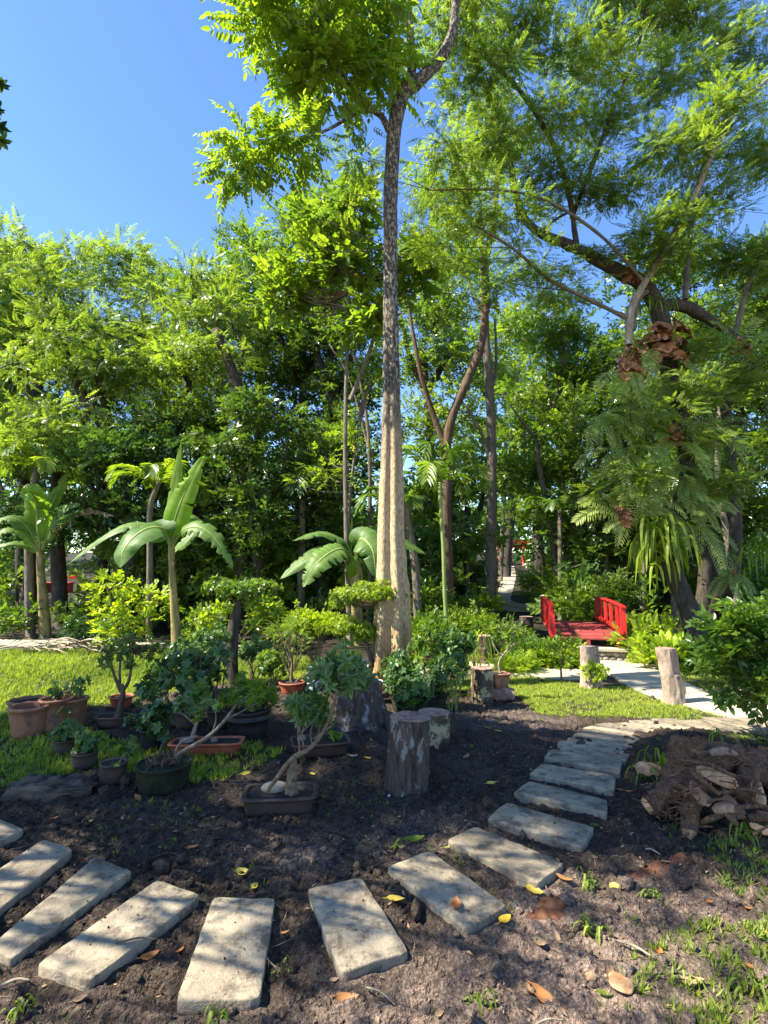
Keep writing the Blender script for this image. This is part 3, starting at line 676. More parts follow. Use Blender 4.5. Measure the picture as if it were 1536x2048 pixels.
for (px, D, top, bot, hw, k, lf, lab) in BG:
    k_ = D / F; H = (bot - top); ells = []
    ne = max(2, int(round(H / (hw * 1.0))))
    for i in range(ne):
        yy = top + H * (i + .5) / ne; f = .75 + .35 * sin(pi * (i + .6) / ne)
        ells.append(px_blob(px + random.uniform(-.25, .25) * hw, yy, D + random.uniform(-.6, .6), hw * f, H / ne * .62))
    tp = upright(px, D, (top + bot) / 2, random.uniform(-25, 25)); r = .13 + .006 * D
    lb = []
    for s in (-1, 1):
        a = tp[1] * .4 + tp[2] * .6; e = Q(px + s * hw * .6, top + H * .3, D + random.uniform(-.5, .5)); lb.append(([a, a * .5 + e * .5 + np.array([s * .2, 0, -.1]), e], [r * .6, r * .45, r * .2]))
    sc_ = D / 16
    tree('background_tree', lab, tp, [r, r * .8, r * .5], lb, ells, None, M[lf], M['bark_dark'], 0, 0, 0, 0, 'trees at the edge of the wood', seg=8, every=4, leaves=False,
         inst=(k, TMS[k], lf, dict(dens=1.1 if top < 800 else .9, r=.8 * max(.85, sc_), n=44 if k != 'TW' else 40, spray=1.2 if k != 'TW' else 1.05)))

# far wood behind everything
mb = MB()
for i in range(420):
    a = radians(random.uniform(-50, 48)); D = random.uniform(34, 50)
    if 945 < 768 + tan(a) * F < 1090: D = random.uniform(48, 56)
    top = 9.5 if a < radians(-2) or a > radians(26) else 6.0
    p = np.array([D * tan(a), D, gz(D * tan(a), D) + random.uniform(0, 1) ** .8 * top]); n = 15
    q = rnd_dirs(n) * np.array([2.1, 1.4, 1.3]) * rng.random((n, 1)) ** .4; place(mb, TW, p + q, norm(q + rng.normal(0, .4, (n, 3))), 3.6, .6, .45 + random.gauss(0, .15), .15)
tag(mb.build('far_wood', M['leaf_mid'], None, False), 'dense distant wood closing the view behind the garden', 'wood', kind='stuff')
mb = MB()
for i in range(650):
    a = radians(random.uniform(-44, 44)); D = random.uniform(15.5, 24) if abs(degx := math.degrees(a)) < 60 else 20
    x = D * tan(a); pxx = 768 + x / D * F
    if 940 < pxx < 1120 or (20 < pxx < 215 and D < 26): continue
    p = np.array([x, D, gz(x, D) + random.uniform(.1, 3.0 if D > 17 else 1.5)]); n = 13
    q = rnd_dirs(n) * np.array([.9, .7, .6]) * rng.random((n, 1)) ** .4; place(mb, TW, p + q, norm(q + rng.normal(0, .4, (n, 3))), 1.7, .6, .35 + random.gauss(0, .15), .15)
for i in range(150):
    pxx = random.uniform(215, 745); D = random.uniform(13.4, 15.6); x = (pxx - 768) / F * D; p = np.array([x, D, gz(x, D) + random.uniform(.1, 2.6)]); n = 13
    q = rnd_dirs(n) * np.array([.6, .5, .5]) * rng.random((n, 1)) ** .4; place(mb, TW, p + q, norm(q + rng.normal(0, .4, (n, 3))), 1.2, .6, .3 + random.gauss(0, .15), .15)
tag(mb.build('undergrowth', M['leaf_mid'], None, False), 'dark undergrowth filling the foot of the wood', 'undergrowth', kind='stuff')

# --- the tall central tree
D0 = float(G(785, 1372)[1])
ctr_px = [(783, 1378), (784, 1300), (785, 1200), (782, 1100), (782, 1000), (783, 900), (783, 800), (782, 700), (781, 600), (781, 500), (781, 400), (784, 320), (789, 260), (797, 210)]
wid_px = [43, 38, 32, 27, 24, 20.5, 18, 16.5, 15.5, 15, 15.5, 15.5, 15.5, 16]
cp = [Q(x, y, D0) for x, y in ctr_px]; cp[0][2] = gz(cp[0][0], cp[0][1]) - .05; cr_ = [v * D0 / F for v in wid_px]
def flutes(th, s):
    k = np.clip(1 - s * 1.65, 0, 1) ** .55
    g = lambda c, w_: np.exp(-np.abs((np.mod(th - c + pi, 2 * pi) - pi) / w_) ** 2.6)
    f = 1 + k * .10 - k * .52 * g(4.50, .30) - k * .30 * g(5.45, .20) - k * .30 * g(3.45, .25) - k * .3 * g(1.4, .3) + k * .10 * g(4.98, .2)
    return f + k * .03 * np.sin(th * 7 + s * 9)
m, _nt, _o = newmat('bark_tall')
_g = nd(_nt, 'ShaderNodeNewGeometry'); _sx = nd(_nt, 'ShaderNodeSeparateXYZ'); _nt.links.new(_g.outputs['Position'], _sx.inputs[0])
_nb = noise(_nt, 1.6, 4, .6, coords(_nt)); _ad = nd(_nt, 'ShaderNodeMath', operation='MULTIPLY_ADD'); _nt.links.new(_nb, _ad.inputs[0]); _ad.inputs[1].default_value = 1.6; _nt.links.new(_sx.outputs[2], _ad.inputs[2])
_mr = nd(_nt, 'ShaderNodeMapRange'); _nt.links.new(_ad.outputs[0], _mr.inputs[0]); _mr.inputs[1].default_value = 3.4; _mr.inputs[2].default_value = 5.2
_fine = noise(_nt, 50, 6, .75, coords(_nt, (1, 1, .3))); _mid = noise(_nt, 24, 6, .7, coords(_nt, (1, 1, .45)))
_lowc = mixc(_nt, ramp(_nt, _fine, [(.42, 0.), (.56, 1.)]), (.27, .185, .10), (.52, .40, .24))
_mr2 = nd(_nt, 'ShaderNodeMapRange'); _nt.links.new(_sx.outputs[2], _mr2.inputs[0]); _mr2.inputs[1].default_value = 1.6; _mr2.inputs[2].default_value = .2
_lowc = mixc(_nt, _mr2.outputs[0], _lowc, mixc(_nt, ramp(_nt, _fine, [(.42, 0.), (.56, 1.)]), (.24, .15, .06), (.46, .31, .14)))
_upc = mixc(_nt, ramp(_nt, _mid, [(.50, 0.), (.58, .9)]), mixc(_nt, _fine, (.025, .020, .016), (.10, .08, .06)), (.30, .27, .20))
_vor = nd(_nt, 'ShaderNodeTexVoronoi'); _vor.inputs['Scale'].default_value = 30; _nt.links.new(coords(_nt), _vor.inputs['Vector'])
_upc = mixc(_nt, ramp(_nt, _vor.outputs['Distance'], [(.16, .75), (.24, 0.)]), _upc, (.42, .40, .33))
_col = mixc(_nt, _mr.outputs[0], _lowc, _upc)
_b = bump(_nt, _mid, .5, .03); _b = bump(_nt, _fine, .9, .015, _b); principled(_nt, _o, _col, .9, _b, .15); M['bark_tall'] = m
DR = t_pinnate(6, .46, .15, .066, droop=.45, fn=leaf6, seed=1, hang=.45); DR2 = t_pinnate(5, .42, .16, .07, droop=.7, fn=leaf6, seed=2, hang=.7); DR3 = t_pinnate(7, .5, .14, .06, droop=.2, fn=leaf6, seed=3, hang=.25)
lim = [
 ([Q(797, 212, D0), Q(812, 180, D0), Q(850, 150, D0 + .05), Q(885, 112, D0 + .15), Q(905, 60, D0 + .2), Q(912, 0, D0 + .3), Q(930, -160, D0 + .3)], [.115, .115, .10, .09, .08, .07, .04]),
 ([Q(812, 185, D0), Q(824, 140, D0), Q(821, 80, D0 - .05), Q(815, 0, D0 - .1), Q(800, -170, D0 - .1)], [.09, .07, .058, .055, .03]),
 ([Q(778, 262, D0), Q(765, 235, D0 - .1), Q(735, 210, D0 - .25), Q(690, 160, D0 - .5), Q(645, 105, D0 - .7), Q(605, 50, D0 - .9), Q(560, -10, D0 - 1.0)], [.05, .045, .04, .032, .025, .018, .01]),
 ([Q(745, 220, D0 - .2), Q(715, 226, D0 - .35), Q(650, 262, D0 - .7), Q(600, 275, D0 - .8), Q(545, 290, D0 - .9), Q(460, 312, D0 - 1.1)], [.035, .03, .024, .02, .015, .008]),
]
ctr_ells = [px_blob(530, 40, D0 - .9, 36, 50, .5), px_blob(605, 50, D0 - .8, 70, 85, .6), px_blob(710, 60, D0 - .5, 90, 120, .8), px_blob(650, -60, D0 - .7, 150, 90, .8), px_blob(760, 140, D0 - .2, 45, 80, .6),
            px_blob(660, 165, D0 - .6, 50, 35, .4)]
ctr_e2 = [px_blob(490, 285, D0 - 1.1, 38, 26, .3), px_blob(545, 322, D0 - .9, 48, 24, .35), px_blob(605, 295, D0 - .8, 34, 24, .3), px_blob(480, 338, D0 - 1.0, 26, 12, .25)]
ctr_e3 = [px_blob(690, 245, D0 - .4, 50, 25, .3), px_blob(700, 300, D0 - .3, 30, 40, .3)]
def ctr_extra(cr):
    r = []
    r += make_crown(cr, [DR, DR3], ctr_ells, 20, .26, 7, .95, .8, .6, .5, .8)
    r += make_crown(cr, [DR, DR3], ctr_e2, 9, .17, 6, .74, .8, .45, .5, .8)
    r += make_crown(cr, [DR2], ctr_e3, 4, .15, 3, .5, .8, .5, .5, .8)
    r += make_crown(cr, [DR, DR3], [px_blob(905, -80, D0 + .3, 120, 60, .7)], 10, .3, 6, .8, .8, .6, .5, .8)
    return r
tree('tall_tree', 'tall straight tree with fluted tan and black speckled trunk, centre of the garden', cp, cr_, lim, [], None, M['leaf_teak'], M['bark_tall'], 0, .3, 6, 1, seg=72, n=120, rough=.045, flute=flutes, leaves=False, twigs=.008, every=5, crown_extra=ctr_extra)

# --- vine draped bright tree left of the trunk
HE = [t_twig(8, .30, .12, .11, seed=s + 30, up=.1, droop=.5) for s in range(3)]
tree('vine_covered_tree', 'tree draped with bright heart shaped leaves, against the left side of the tall trunk', upright(700, 11.5, 520), [.06, .05, .035], [([Q(700, 800, 11.5), Q(740, 700, 11.5), Q(760, 620, 11.4)], [.05, .04, .02])],
     [px_blob(650, 450, 11.6, 62, 45), px_blob(710, 430, 11.5, 45, 40), px_blob(620, 520, 11.6, 58, 50), px_blob(700, 540, 11.4, 60, 80), px_blob(735, 640, 11.4, 25, 60), px_blob(830, 560, 11.8, 25, 80), px_blob(560, 590, 11.8, 40, 45)], HE, M['leaf_bright'], M['bark_grey'], 13, .34, 12, 1.25, flat=1.1, tint=.6)
tree('leafy_shrub_tree', 'thin young tree with light leaves left of the tall trunk at mid height', upright(715, 12.5, 860), [.06, .05, .03], [], [px_blob(715, 880, 12.5, 60, 40), px_blob(650, 950, 12.6, 60, 60), px_blob(740, 780, 12.6, 40, 60)], TWs, M['leaf_bright'], M['bark_grey'], 9, .35, 8, 1.2, tint=.35)

# --- slender trunks of the middle distance
def slim(px, D, path, r, label, ells, lf='leaf_mid', tm=None, bark='bark_grey', limbs=(), nsub=9, ns=14, tint=.5, sr=.45, sc=1.15):
    pts = [Q(x, y, D) for x, y in path]; pts[0][2] = gz(pts[0][0], pts[0][1]) - .1; k = D / F
    return tree('slender_tree', label, pts, list(np.linspace(r * 1.15, r * .6, len(pts)) * k), [([Q(x, y, D + dz) for x, y, dz in l], list(np.linspace(rr, rr * .45, len(l)) * k)) for l, rr in limbs],
                [px_blob(x, y, D, rx, ry) for x, y, rx, ry in ells], None, M[lf], M[bark], 0, 0, 0, 0, 'slender trees beyond the lawn', seg=10, every=2, leaves=False, inst=('TWs' if tm is None else 'FINE' if tm is FINE else 'PIN', tm or TWs, lf, dict(dens=.9, r=.6, n=44, spray=1.2)))
slim(985, 17.5, [(980, 1208), (982, 1100), (984, 980), (982, 850), (978, 760), (970, 650), (968, 560), (985, 440), (1000, 330)], 10.5, 'straight grey trunk standing left of the far path', [(960, 330, 70, 60), (1000, 250, 80, 60), (930, 460, 55, 45), (870, 400, 60, 50), (1030, 560, 50, 40)], limbs=[([(982, 920, 0), (960, 860, -.2), (930, 810, -.3)], 5), ([(978, 790, 0), (992, 740, .1), (990, 640, .1)], 5), ([(970, 640, 0), (930, 540, 0), (900, 420, .2)], 4)], lf='leaf_olive', tm=FINE, tint=.5)
slim(893, 15.2, [(888, 1228), (895, 1150), (892, 1050), (893, 960), (892, 900), (905, 830), (935, 760), (965, 680), (972, 560), (960, 470)], 11, 'forked brown trunk right of the tall central tree', [(930, 520, 50, 60), (870, 620, 50, 60), (980, 600, 45, 45)], bark='bark_brown', limbs=[([(893, 900, 0), (870, 840, 0), (845, 760, -.2), (832, 700, -.3), (815, 600, -.3)], 7)], lf='leaf_mid', nsub=8)
slim(1112, 18.5, [(1116, 1206), (1110, 1120), (1098, 1030), (1082, 950), (1076, 890), (1110, 800), (1130, 700)], 6.5, 'curved thin trunk just behind the footbridge', [(1120, 700, 60, 60), (1060, 800, 45, 45)], limbs=[([(1076, 890, 0), (1050, 850, 0), (1020, 810, 0)], 4)])
slim(1155, 18.2, [(1158, 1202), (1152, 1120), (1146, 1000), (1148, 880), (1156, 760)], 4.2, 'thin pale sapling trunk behind the middle of the footbridge', [(1150, 760, 50, 70)], bark='bark_pale')
slim(1130, 19, [(1135, 1190), (1128, 1000), (1118, 850), (1122, 740), (1105, 600)], 4, 'thin pale trunk between the two saplings behind the footbridge', [(1110, 620, 60, 60)], bark='bark_pale')
slim(1005, 30, [(1000, 1142), (1008, 1000), (1012, 880), (1010, 760)], 4.5, 'far thin trunk beside the start of the far path', [(1010, 760, 45, 50)], lf='leaf_olive')
slim(1290, 16, [(1283, 1230), (1290, 1080), (1300, 900), (1290, 760)], 5, 'thin trunk in the shade left of the fern covered tree', [(1280, 800, 60, 60)], lf='leaf_mid')
slim(1480, 12.5, [(1478, 1230), (1462, 1120), (1445, 1020), (1435, 940), (1440, 800)], 7, 'slanting trunk with pale rings near the right edge', [(1460, 760, 70, 80)], lf='leaf_dark')
slim(480, 13.8, [(485, 1240), (484, 1100), (488, 980), (486, 880), (470, 760), (430, 660)], 15, 'dark shaggy trunk rising behind the topiary tree', [(430, 700, 60, 40)], bark='bark_dark', lf='leaf_olive', tm=PIN)
slim(170, 14.5, [(330, 1050), (290, 940), (215, 860), (165, 790), (130, 700), (110, 620)], 12, 'dark crooked limb tree leaning left above the banana plants', [(130, 640, 80, 40), (70, 560, 60, 40)], bark='bark_dark', lf='leaf_olive', tm=PIN, limbs=[([(240, 880, 0), (215, 830, .2), (195, 760, .3), (180, 690, .3)], 7)])
slim(720, 13.5, [(735, 1230), (740, 1000), (735, 850), (715, 740), (690, 650)], 4, 'thin bare trunk close behind the tall tree', [(690, 660, 40, 50)], limbs=[([(738, 900, 0), (700, 760, .2), (660, 690, .2)], 2.5)])
# a stumpy butt behind the forked trunk
slim(600, 14, [(605, 1222), (604, 1150), (600, 1060)], 4, 'short thin trunk left of the third banana plant', [(600, 1020, 40, 30)], lf='leaf_dark')

# --- the great spreading tree on the right, hung with ferns
DT = float(G(1400, 1302)[1]); DT = min(DT, 10.3)
tp = [(1402, 1312), (1392, 1262), (1372, 1205), (1350, 1150), (1342, 1090), (1362, 1010), (1376, 950), (1370, 870), (1348, 790), (1332, 700), (1318, 620), (1285, 570), (1240, 545), (1180, 512), (1130, 486), (1080, 466), (1046, 432), (1030, 380), (1020, 320)]
tr_ = [26, 22, 20, 17, 16, 17, 17, 17, 17, 18, 18, 15, 14, 12, 10, 9, 8, 7, 5]
kk = DT / F
R1l = [
 ([(1318, 610, 0), (1365, 612, .1), (1420, 640, .2), (1500, 700, .3)], [12, 12, 11, 8], 'bark_dark'),
 ([(1300, 580, 0), (1275, 600, -.3), (1262, 660, -.35)], [6, 7, 8], 'bark_grey'),
 ([(1258, 690, -.4), (1262, 620, -.4), (1290, 565, -.4), (1345, 475, -.5), (1385, 400, -.6), (1415, 330, -.6), (1440, 280, -.6), (1480, 210, -.6), (1545, 150, -.7)], [7, 8, 7, 6.5, 6, 5, 4.5, 4, 3], 'bark_pale'),
 ([(1262, 640, -.4), (1180, 600, -.5), (1100, 560, -.6), (1030, 500, -.7), (950, 450, -.8)], [5, 4, 3.5, 3, 2], 'bark_grey'),
 ([(1155, 500, 0), (1150, 470, 0), (1140, 400, -.2), (1115, 310, -.4), (1080, 240, -.6), (1030, 170, -.8), (975, 120, -1), (900, 70, -1.2)], [7, 6, 5.5, 5, 4.5, 4, 3, 2], 'bark_dark'),
 ([(1146, 430, -.1), (1185, 330, -.1), (1230, 210, -.2), (1280, 80, -.2), (1300, -60, -.2)], [5, 4.5, 4, 3, 2], 'bark_dark'),
 ([(1080, 466, 0), (1110, 440, .2), (1145, 420, .3)], [3, 2.5, 2], 'bark_dark'),
 ([(1370, 600, .1), (1380, 480, .2), (1400, 360, .3), (1430, 200, .4), (1440, 60, .5)], [6, 5, 4.5, 4, 3], 'bark_grey'),
 ([(1470, 670, .2), (1500, 560, .2), (1560, 430, .3)], [6, 5, 4], 'bark_grey'),
 ([(1290, 565, -.4), (1200, 470, -.9), (1090, 400, -1.2), (990, 380, -1.4), (860, 380, -1.6)], [3.5, 3, 2.5, 2, 1.2], 'bark_grey'),
]
t = thing('spreading_tree', 'great spreading tree with ferns and orchids on its trunk, right of the footbridge', 'tree', G(1402, 1308))
mb = MB(); tube(mb, [Q(x, y, DT) for x, y in tp], [v * kk for v in tr_], 18, 90, rough=.14, freq=5)
att = [Q(x, y, DT) for x, y in tp[9:]]; L2 = []
for pts, rr, bk in R1l:
    w3 = [Q(x, y, DT + dz) for x, y, dz in pts]; b2 = MB(); tube(b2, w3, [v * kk for v in rr], 9, len(pts) * 6, rough=.2, freq=5); L2.append((b2, bk)); att += list(smoothpath(w3, 14))
cr = MB(); cs = []
RE = [(900, 60, -1.4, 90, 90), (960, 180, -1, 90, 60), (1050, 60, -.8, 110, 90), (1150, 130, -.4, 100, 90), (1230, 20, -.2, 120, 90), (1350, 60, .4, 110, 80), (1330, 180, 0, 90, 70), (1230, 250, 0, 80, 60), (1100, 260, -.4, 90, 60),
      (1000, 300, -.6, 80, 50), (930, 400, -1.2, 80, 45), (1010, 450, -.6, 70, 45), (870, 330, -1.6, 60, 35), (720, 350, -1.5, 50, 25), (1100, 380, -.2, 80, 45), (1210, 400, -.3, 80, 50), (1320, 330, -.6, 90, 60), (1430, 260, -.4, 80, 80), (1480, 120, .2, 80, 90), (1530, 320, .2, 80, 100),
      (1420, 400, .1, 90, 60), (1340, 470, -.5, 80, 50), (1240, 490, -.5, 80, 35), (1150, 570, -.6, 90, 35), (1060, 560, -.6, 80, 40), (960, 540, -.8, 80, 40), (1450, 520, .2, 90, 60), (1530, 560, .2, 70, 70), (1300, 850, -.5, 40, 45), (1410, 900, -.3, 45, 50), (1250, 960, -.3, 40, 30), (1440, 980, 0, 50, 50), (1385, 800, -.4, 35, 50), (1330, 520, -.5, 60, 35), (1400, 720, .1, 70, 50), (1480, 780, .2, 70, 60), (880, 480, -.9, 55, 45),(1400, -60, 0, 150, 80), (1150, -80, -.4, 150, 80), (950, -60, -1, 110, 80)]
for (x, y, dz, rx, ry) in RE:
    cs += inst_crown(t, 'FINE' if random.random() < .7 else 'PIN', FINE if random.random() < .7 else PIN, 'leaf_olive', [px_blob(x, y, DT + dz, rx, ry, .8)], dens=(.4 if y > 535 and x < 1200 else 1.0), r=.45, n=42, spray=1.3, vs=.62)
limbs_to(mb, att, cs, .012, seg=4, sag=.08, every=4)
mb.build('trunk', M['bark_dark'], t)
for b2, bk in L2: b2.build('limb', M[bk], t)
# second dark trunk of the right edge
t2 = tree('leaning_tree', 'dark thick trunk leaning right behind the big leafy bush', [G(1425, 1262) - Z_ * .1, Q(1448, 1190, 11.2), Q(1468, 1120, 11.2), Q(1470, 1030, 11.3), Q(1460, 900, 11.3), Q(1445, 760, 11.3)], [.26, .18, .13, .12, .11, .09], [], [px_blob(1540, 700, 11.3, 90, 70), px_blob(1500, 880, 11.5, 60, 60)], FINE, M['leaf_mid'], M['bark_dark'], 12, .4, 12, .9)

# --- the tree outside the frame on the left whose crown shades the soil bed
sh = []
def shade_ell(gx_, gy_, h, rx, ry, rz):
    s = -h / tan(SUN_EL); return (np.array([gx_ + s * -(SUN_DIR[0] / cos(SUN_EL)) * -1 * -1, gy_ - s * (SUN_DIR[1] / cos(SUN_EL)), h]), np.array([rx, ry, rz]))
def shade_at(x, y, h): 
    k = h / SUN_DIR[2]; return np.array([x, y, 0]) + SUN_DIR * k
SHADE = [(-2.6, 4.5, 8.2, 1.2, .75), (-1.0, 4.6, 8.8, 1.2, .8), (.4, 4.75, 9.6, 1.2, .8), (1.7, 4.6, 10.8, 1.0, .75), (2.9, 4.3, 12.4, 1.0, .7), (-2.2, 3.75, 8.4, 1.1, .42), (-.6, 3.75, 8.7, 1.2, .42), (.8, 3.7, 9.4, 1.1, .42), (2.1, 3.65, 10.8, .9, .4), (-1.6, 5.4, 9.4, 1.1, .45), (.2, 5.5, 10.6, .9, .4), (3.6, 4.0, 13.2, .9, .7), (-4.0, 4.3, 8.0, 1.1, .8), (-3.4, 5.3, 9.0, 1.2, .55), (-4.8, 5.2, 8.6, 1.2, .6), (-5.4, 4.3, 8.0, 1.0, .7)]
def to_px(p):
    v = np.asarray(p) - np.array([0, 0, EYE]); y = v[1] * cos(PITCH) + v[2] * sin(PITCH); z = -v[1] * sin(PITCH) + v[2] * cos(PITCH); return 768 + F * v[0] / y, 1024 - F * z / y
def raised(x, y, h, r):
    """lift a bough along the sun's direction until it hangs outside the frame"""
    while h < 20:
        c = shade_at(x, y, h); a, b = to_px(c + np.array([r + .3, 0, -.6])); a2, b2 = to_px(c + np.array([r + .3, .4, -.6]))
        if a < -40 or b2 < -60: return h
        h += .25
    return h
SHADE = [(x, y, raised(x, y, h, rx), rx, ry) for x, y, h, rx, ry in SHADE]
se = [(shade_at(x, y, h), np.array([rx, ry, .32])) for x, y, h, rx, ry in SHADE]
tb = np.array([-9.6, 3.6, 0.]); tb[2] = gz(*tb[:2])
def shade_extra(cr):
    r = make_crown(cr, PIN, se, 15, .32, 17, 1.05, .6, .5, .5, 1)
    r += make_crown(cr, PIN, [(shade_at(x, y, h), np.array([.7, .35, .4])) for x, y, h in ((-1.6, 2.75, 8.6), (.2, 2.85, 9.0), (1.6, 2.75, 9.3), (2.5, 2.5, 9.6), (-.3, 2.2, 8.9))], 3, .26, 8, .9, .6, .5)
    for i in range(26):
        x = -2.7 + i * .2 + random.uniform(-.15, .15); y = random.uniform(2.62, 3.25); c = shade_at(x, y, raised(x, y, 4.6, .3)); n = random.randint(4, 8); q = rng.normal(0, .12, (n, 3)); place(cr, PIN, c + q, norm(rng.normal(0, 1, (n, 3)) * [1, 1, .4]), .8, .5); r.append((c, norm(np.array([1., .1, .2]))))
    for i in range(12):
        x = random.uniform(-1.8, 2.0); y = random.uniform(1.9, 2.5); c = shade_at(x, y, raised(x, y, 4.4, .3)); n = 3; q = rng.normal(0, .10, (n, 3)); place(cr, PIN, c + q, norm(rng.normal(0, 1, (n, 3)) * [1, 1, .4]), .8, .5); r.append((c, norm(np.array([1., .1, .2]))))
    return r
tree('shade_tree', 'large feathery tree standing left of the frame, shading the soil bed', [tb, tb + [.1, .2, 3], tb + [.4, .8, 6], tb + [.8, 1.2, 7.6]], [.36, .3, .25, .18],
     [([tb + [.3, .6, 5], tb + [1.6, .5, 6.8], tb + [3.2, 1.0, 8.2]], [.14, .1, .05]), ([tb + [.3, .6, 5.4], tb + [-.9, .6, 7.2], tb + [-1.6, 1.2, 9.0]], [.14, .1, .05])], [], None, M['leaf_olive'], M['bark_dark'], 0, .4, 10, 1, leaves=False, crown_extra=shade_extra)
# sprig reaching into the frame at the upper left, from a nearby branch
t = thing('overhanging_branch', 'dark leafy sprig hanging into the upper left corner', 'branch', Q(-60, 150, 4.6))
mb = MB(); tube(mb, [Q(-330, 60, 4.6), Q(-150, 130, 4.6), Q(-30, 190, 4.6), Q(2, 240, 4.6)], [.03, .02, .01, .004], 6, 14); mb.build('stem', M['twig'], t)
mb = MB()
for (x, y) in ((0, 165), (-10, 215), (-5, 250), (0, 280), (-25, 190), (-60, 170), (-90, 140), (-140, 150)): place(mb, [t_rosette(5, .11, .05, seed=4), t_rosette(6, .10, .045, seed=6)], [Q(x, y, 4.6)] * 2, [[.3, 0, -.3], [.2, .2, -.8]], 1, .6, .2)
tag(mb.build('foliage', M['leaf_dark'], t, False), kind='stuff')
t = thing('overhanging_branch', 'low leafy branch tip at the left edge, half way up', 'branch', Q(-60, 700, 5))
mb = MB(); tube(mb, [Q(-200, 560, 5), Q(-80, 700, 5), Q(-20, 800, 5)], [.02, .012, .004], 6, 14); mb.build('stem', M['twig'], t)
mb = MB()
for (x, y) in ((0, 605), (-10, 640), (-5, 800), (5, 830), (-20, 760), (-50, 720), (-15, 680)): place(mb, [t_rosette(4, .15, .06, seed=4)], [Q(x, y, 5)] * 2, [[.4, 0, -.3], [.4, .2, -.6]], 1, .6, .3)
tag(mb.build('foliage', M['leaf_mid'], t, False), kind='stuff')
# ================================================================== BANANAS
def banana_leaf(path, width, N=(0, -.75, .65), seed=0, tear=.35, n=54, fold=.28):
    r = random.Random(seed); p = smoothpath(path, n); T = norm(np.gradient(p, axis=0)); N = np.asarray(N, float); mb = MB()
    S = norm(np.cross(T, N)); Nn = np.cross(S, T); s = np.linspace(0, 1, n); st = .14
    wd = np.where(s < st, .03, np.sin(np.clip((s - st) / (1 - st), 0, 1) ** .62 * pi) ** .6) * width * .5
    wd[-1] = .002
    for sg in (-1, 1):
        k = np.ones(n)
        for i in range(2, n - 2):
            if r.random() < tear * .5: k[i] = r.uniform(.3, .75)
        cols = [0, .35, .7, 1.]; V = []
        for c in cols:
            off = (wd * (k if c == 1. else (1 + k) / 2 if c == .7 else 1) * c)[:, None]
            wav = (np.sin(s * 21 + sg + c) * .03 * c * width)[:, None]
            V.append(p + S * sg * off + Nn * (fold * off * (1 - c * .9) * .9 - .10 * off * c * c * 2) + Nn * wav)
        V = np.stack(V, 1); m = len(cols); i = np.arange(n - 1)[:, None] * m; j = np.arange(m - 1)[None]
        mb.add(V.reshape(-1, 3), np.stack([i + j, i + j + 1, i + m + j + 1, i + m + j], -1).reshape(-1, 4), .25 + .2 * np.tile(1 - np.array(cols), n) + np.repeat(np.array([r.uniform(-.25, .25) for _ in range(n)]), m))
    rb = MB(); tube(rb, p - Nn * .004, [.03 * width / .45, .018 * width / .45, .004], 6, n, tint=.9)
    return mb, rb
def banana(label, D, stem, rs, leaves):
    k = D / F; pts = [Q(x, y, D) for x, y in stem]; pts[0][2] = gz(pts[0][0], pts[0][1]) - .05
    t = thing('banana_plant', label, 'banana plant', pts[0], 'banana plants behind the lawn')
    mb = MB(); tube(mb, pts, [v * k for v in rs], 12, 24, rough=.06, freq=6); mb.build('stem', M['banana_stem'], t)
    for i, L in enumerate(leaves):
        path = [Q(x, y, D + dz) for x, y, dz in L['p']]
        a, b = banana_leaf(path, L['w'] * k * .88, L.get('N', (0, -.75, .65)), i + int(D * 10), L.get('tear', .25), fold=L.get('fold', .28))
        o = a.build('leaf', M['banana_young'] if L.get('y') else (M['dead'] if L.get('d') else M['banana']), t)
        if L.get('y'): o['label'] = 'young upright sunlit leaf'
        if L.get('d'): o['label'] = 'browned drooping leaf'
        b.build('midrib', M['stem_green'], o)
Dm = float(G(355, 1312)[1]); Dl = float(G(90, 1275)[1]); Dr = 11.6
banana('banana plant with a tall upright lime leaf, in the middle of the left half', Dm, [(357, 1312), (350, 1240), (346, 1170), (343, 1110), (344, 1070)], [12, 8.5, 7, 6.5, 6], [
 dict(p=[(344, 1100, 0), (342, 1040, .05), (352, 960, .1), (362, 888, .1)], w=30, y=1, N=(0, -1, .1), tear=.1),
 dict(p=[(346, 1100, 0), (350, 1040, -.1), (372, 980, -.15), (408, 912, -.2)], w=62, y=1, N=(0, -1, .2), tear=.15, fold=.5),
 dict(p=[(342, 1090, 0), (325, 1062, -.1), (270, 1048, -.3), (205, 1075, -.5), (137, 1128, -.6)], w=42, N=(0, -.5, 1)),
 dict(p=[(342, 1092, 0), (322, 1058, -.25), (285, 1062, -.55), (250, 1095, -.8), (240, 1136, -.9)], w=88, N=(-.3, -.9, .6), tear=.08),
 dict(p=[(346, 1090, 0), (370, 1058, -.2), (408, 1058, -.3), (440, 1090, -.35), (465, 1137, -.35)], w=46, N=(.2, -.8, .6), tear=.5),
 dict(p=[(345, 1090, 0), (362, 1050, .1), (385, 1034, .3), (412, 1050, .5)], w=46, N=(0, -.6, .8)),
 dict(p=[(346, 1110, 0), (365, 1088, .3), (395, 1060, .5), (420, 1085, .6)], w=30, d=0, N=(0, -.6, .8))])
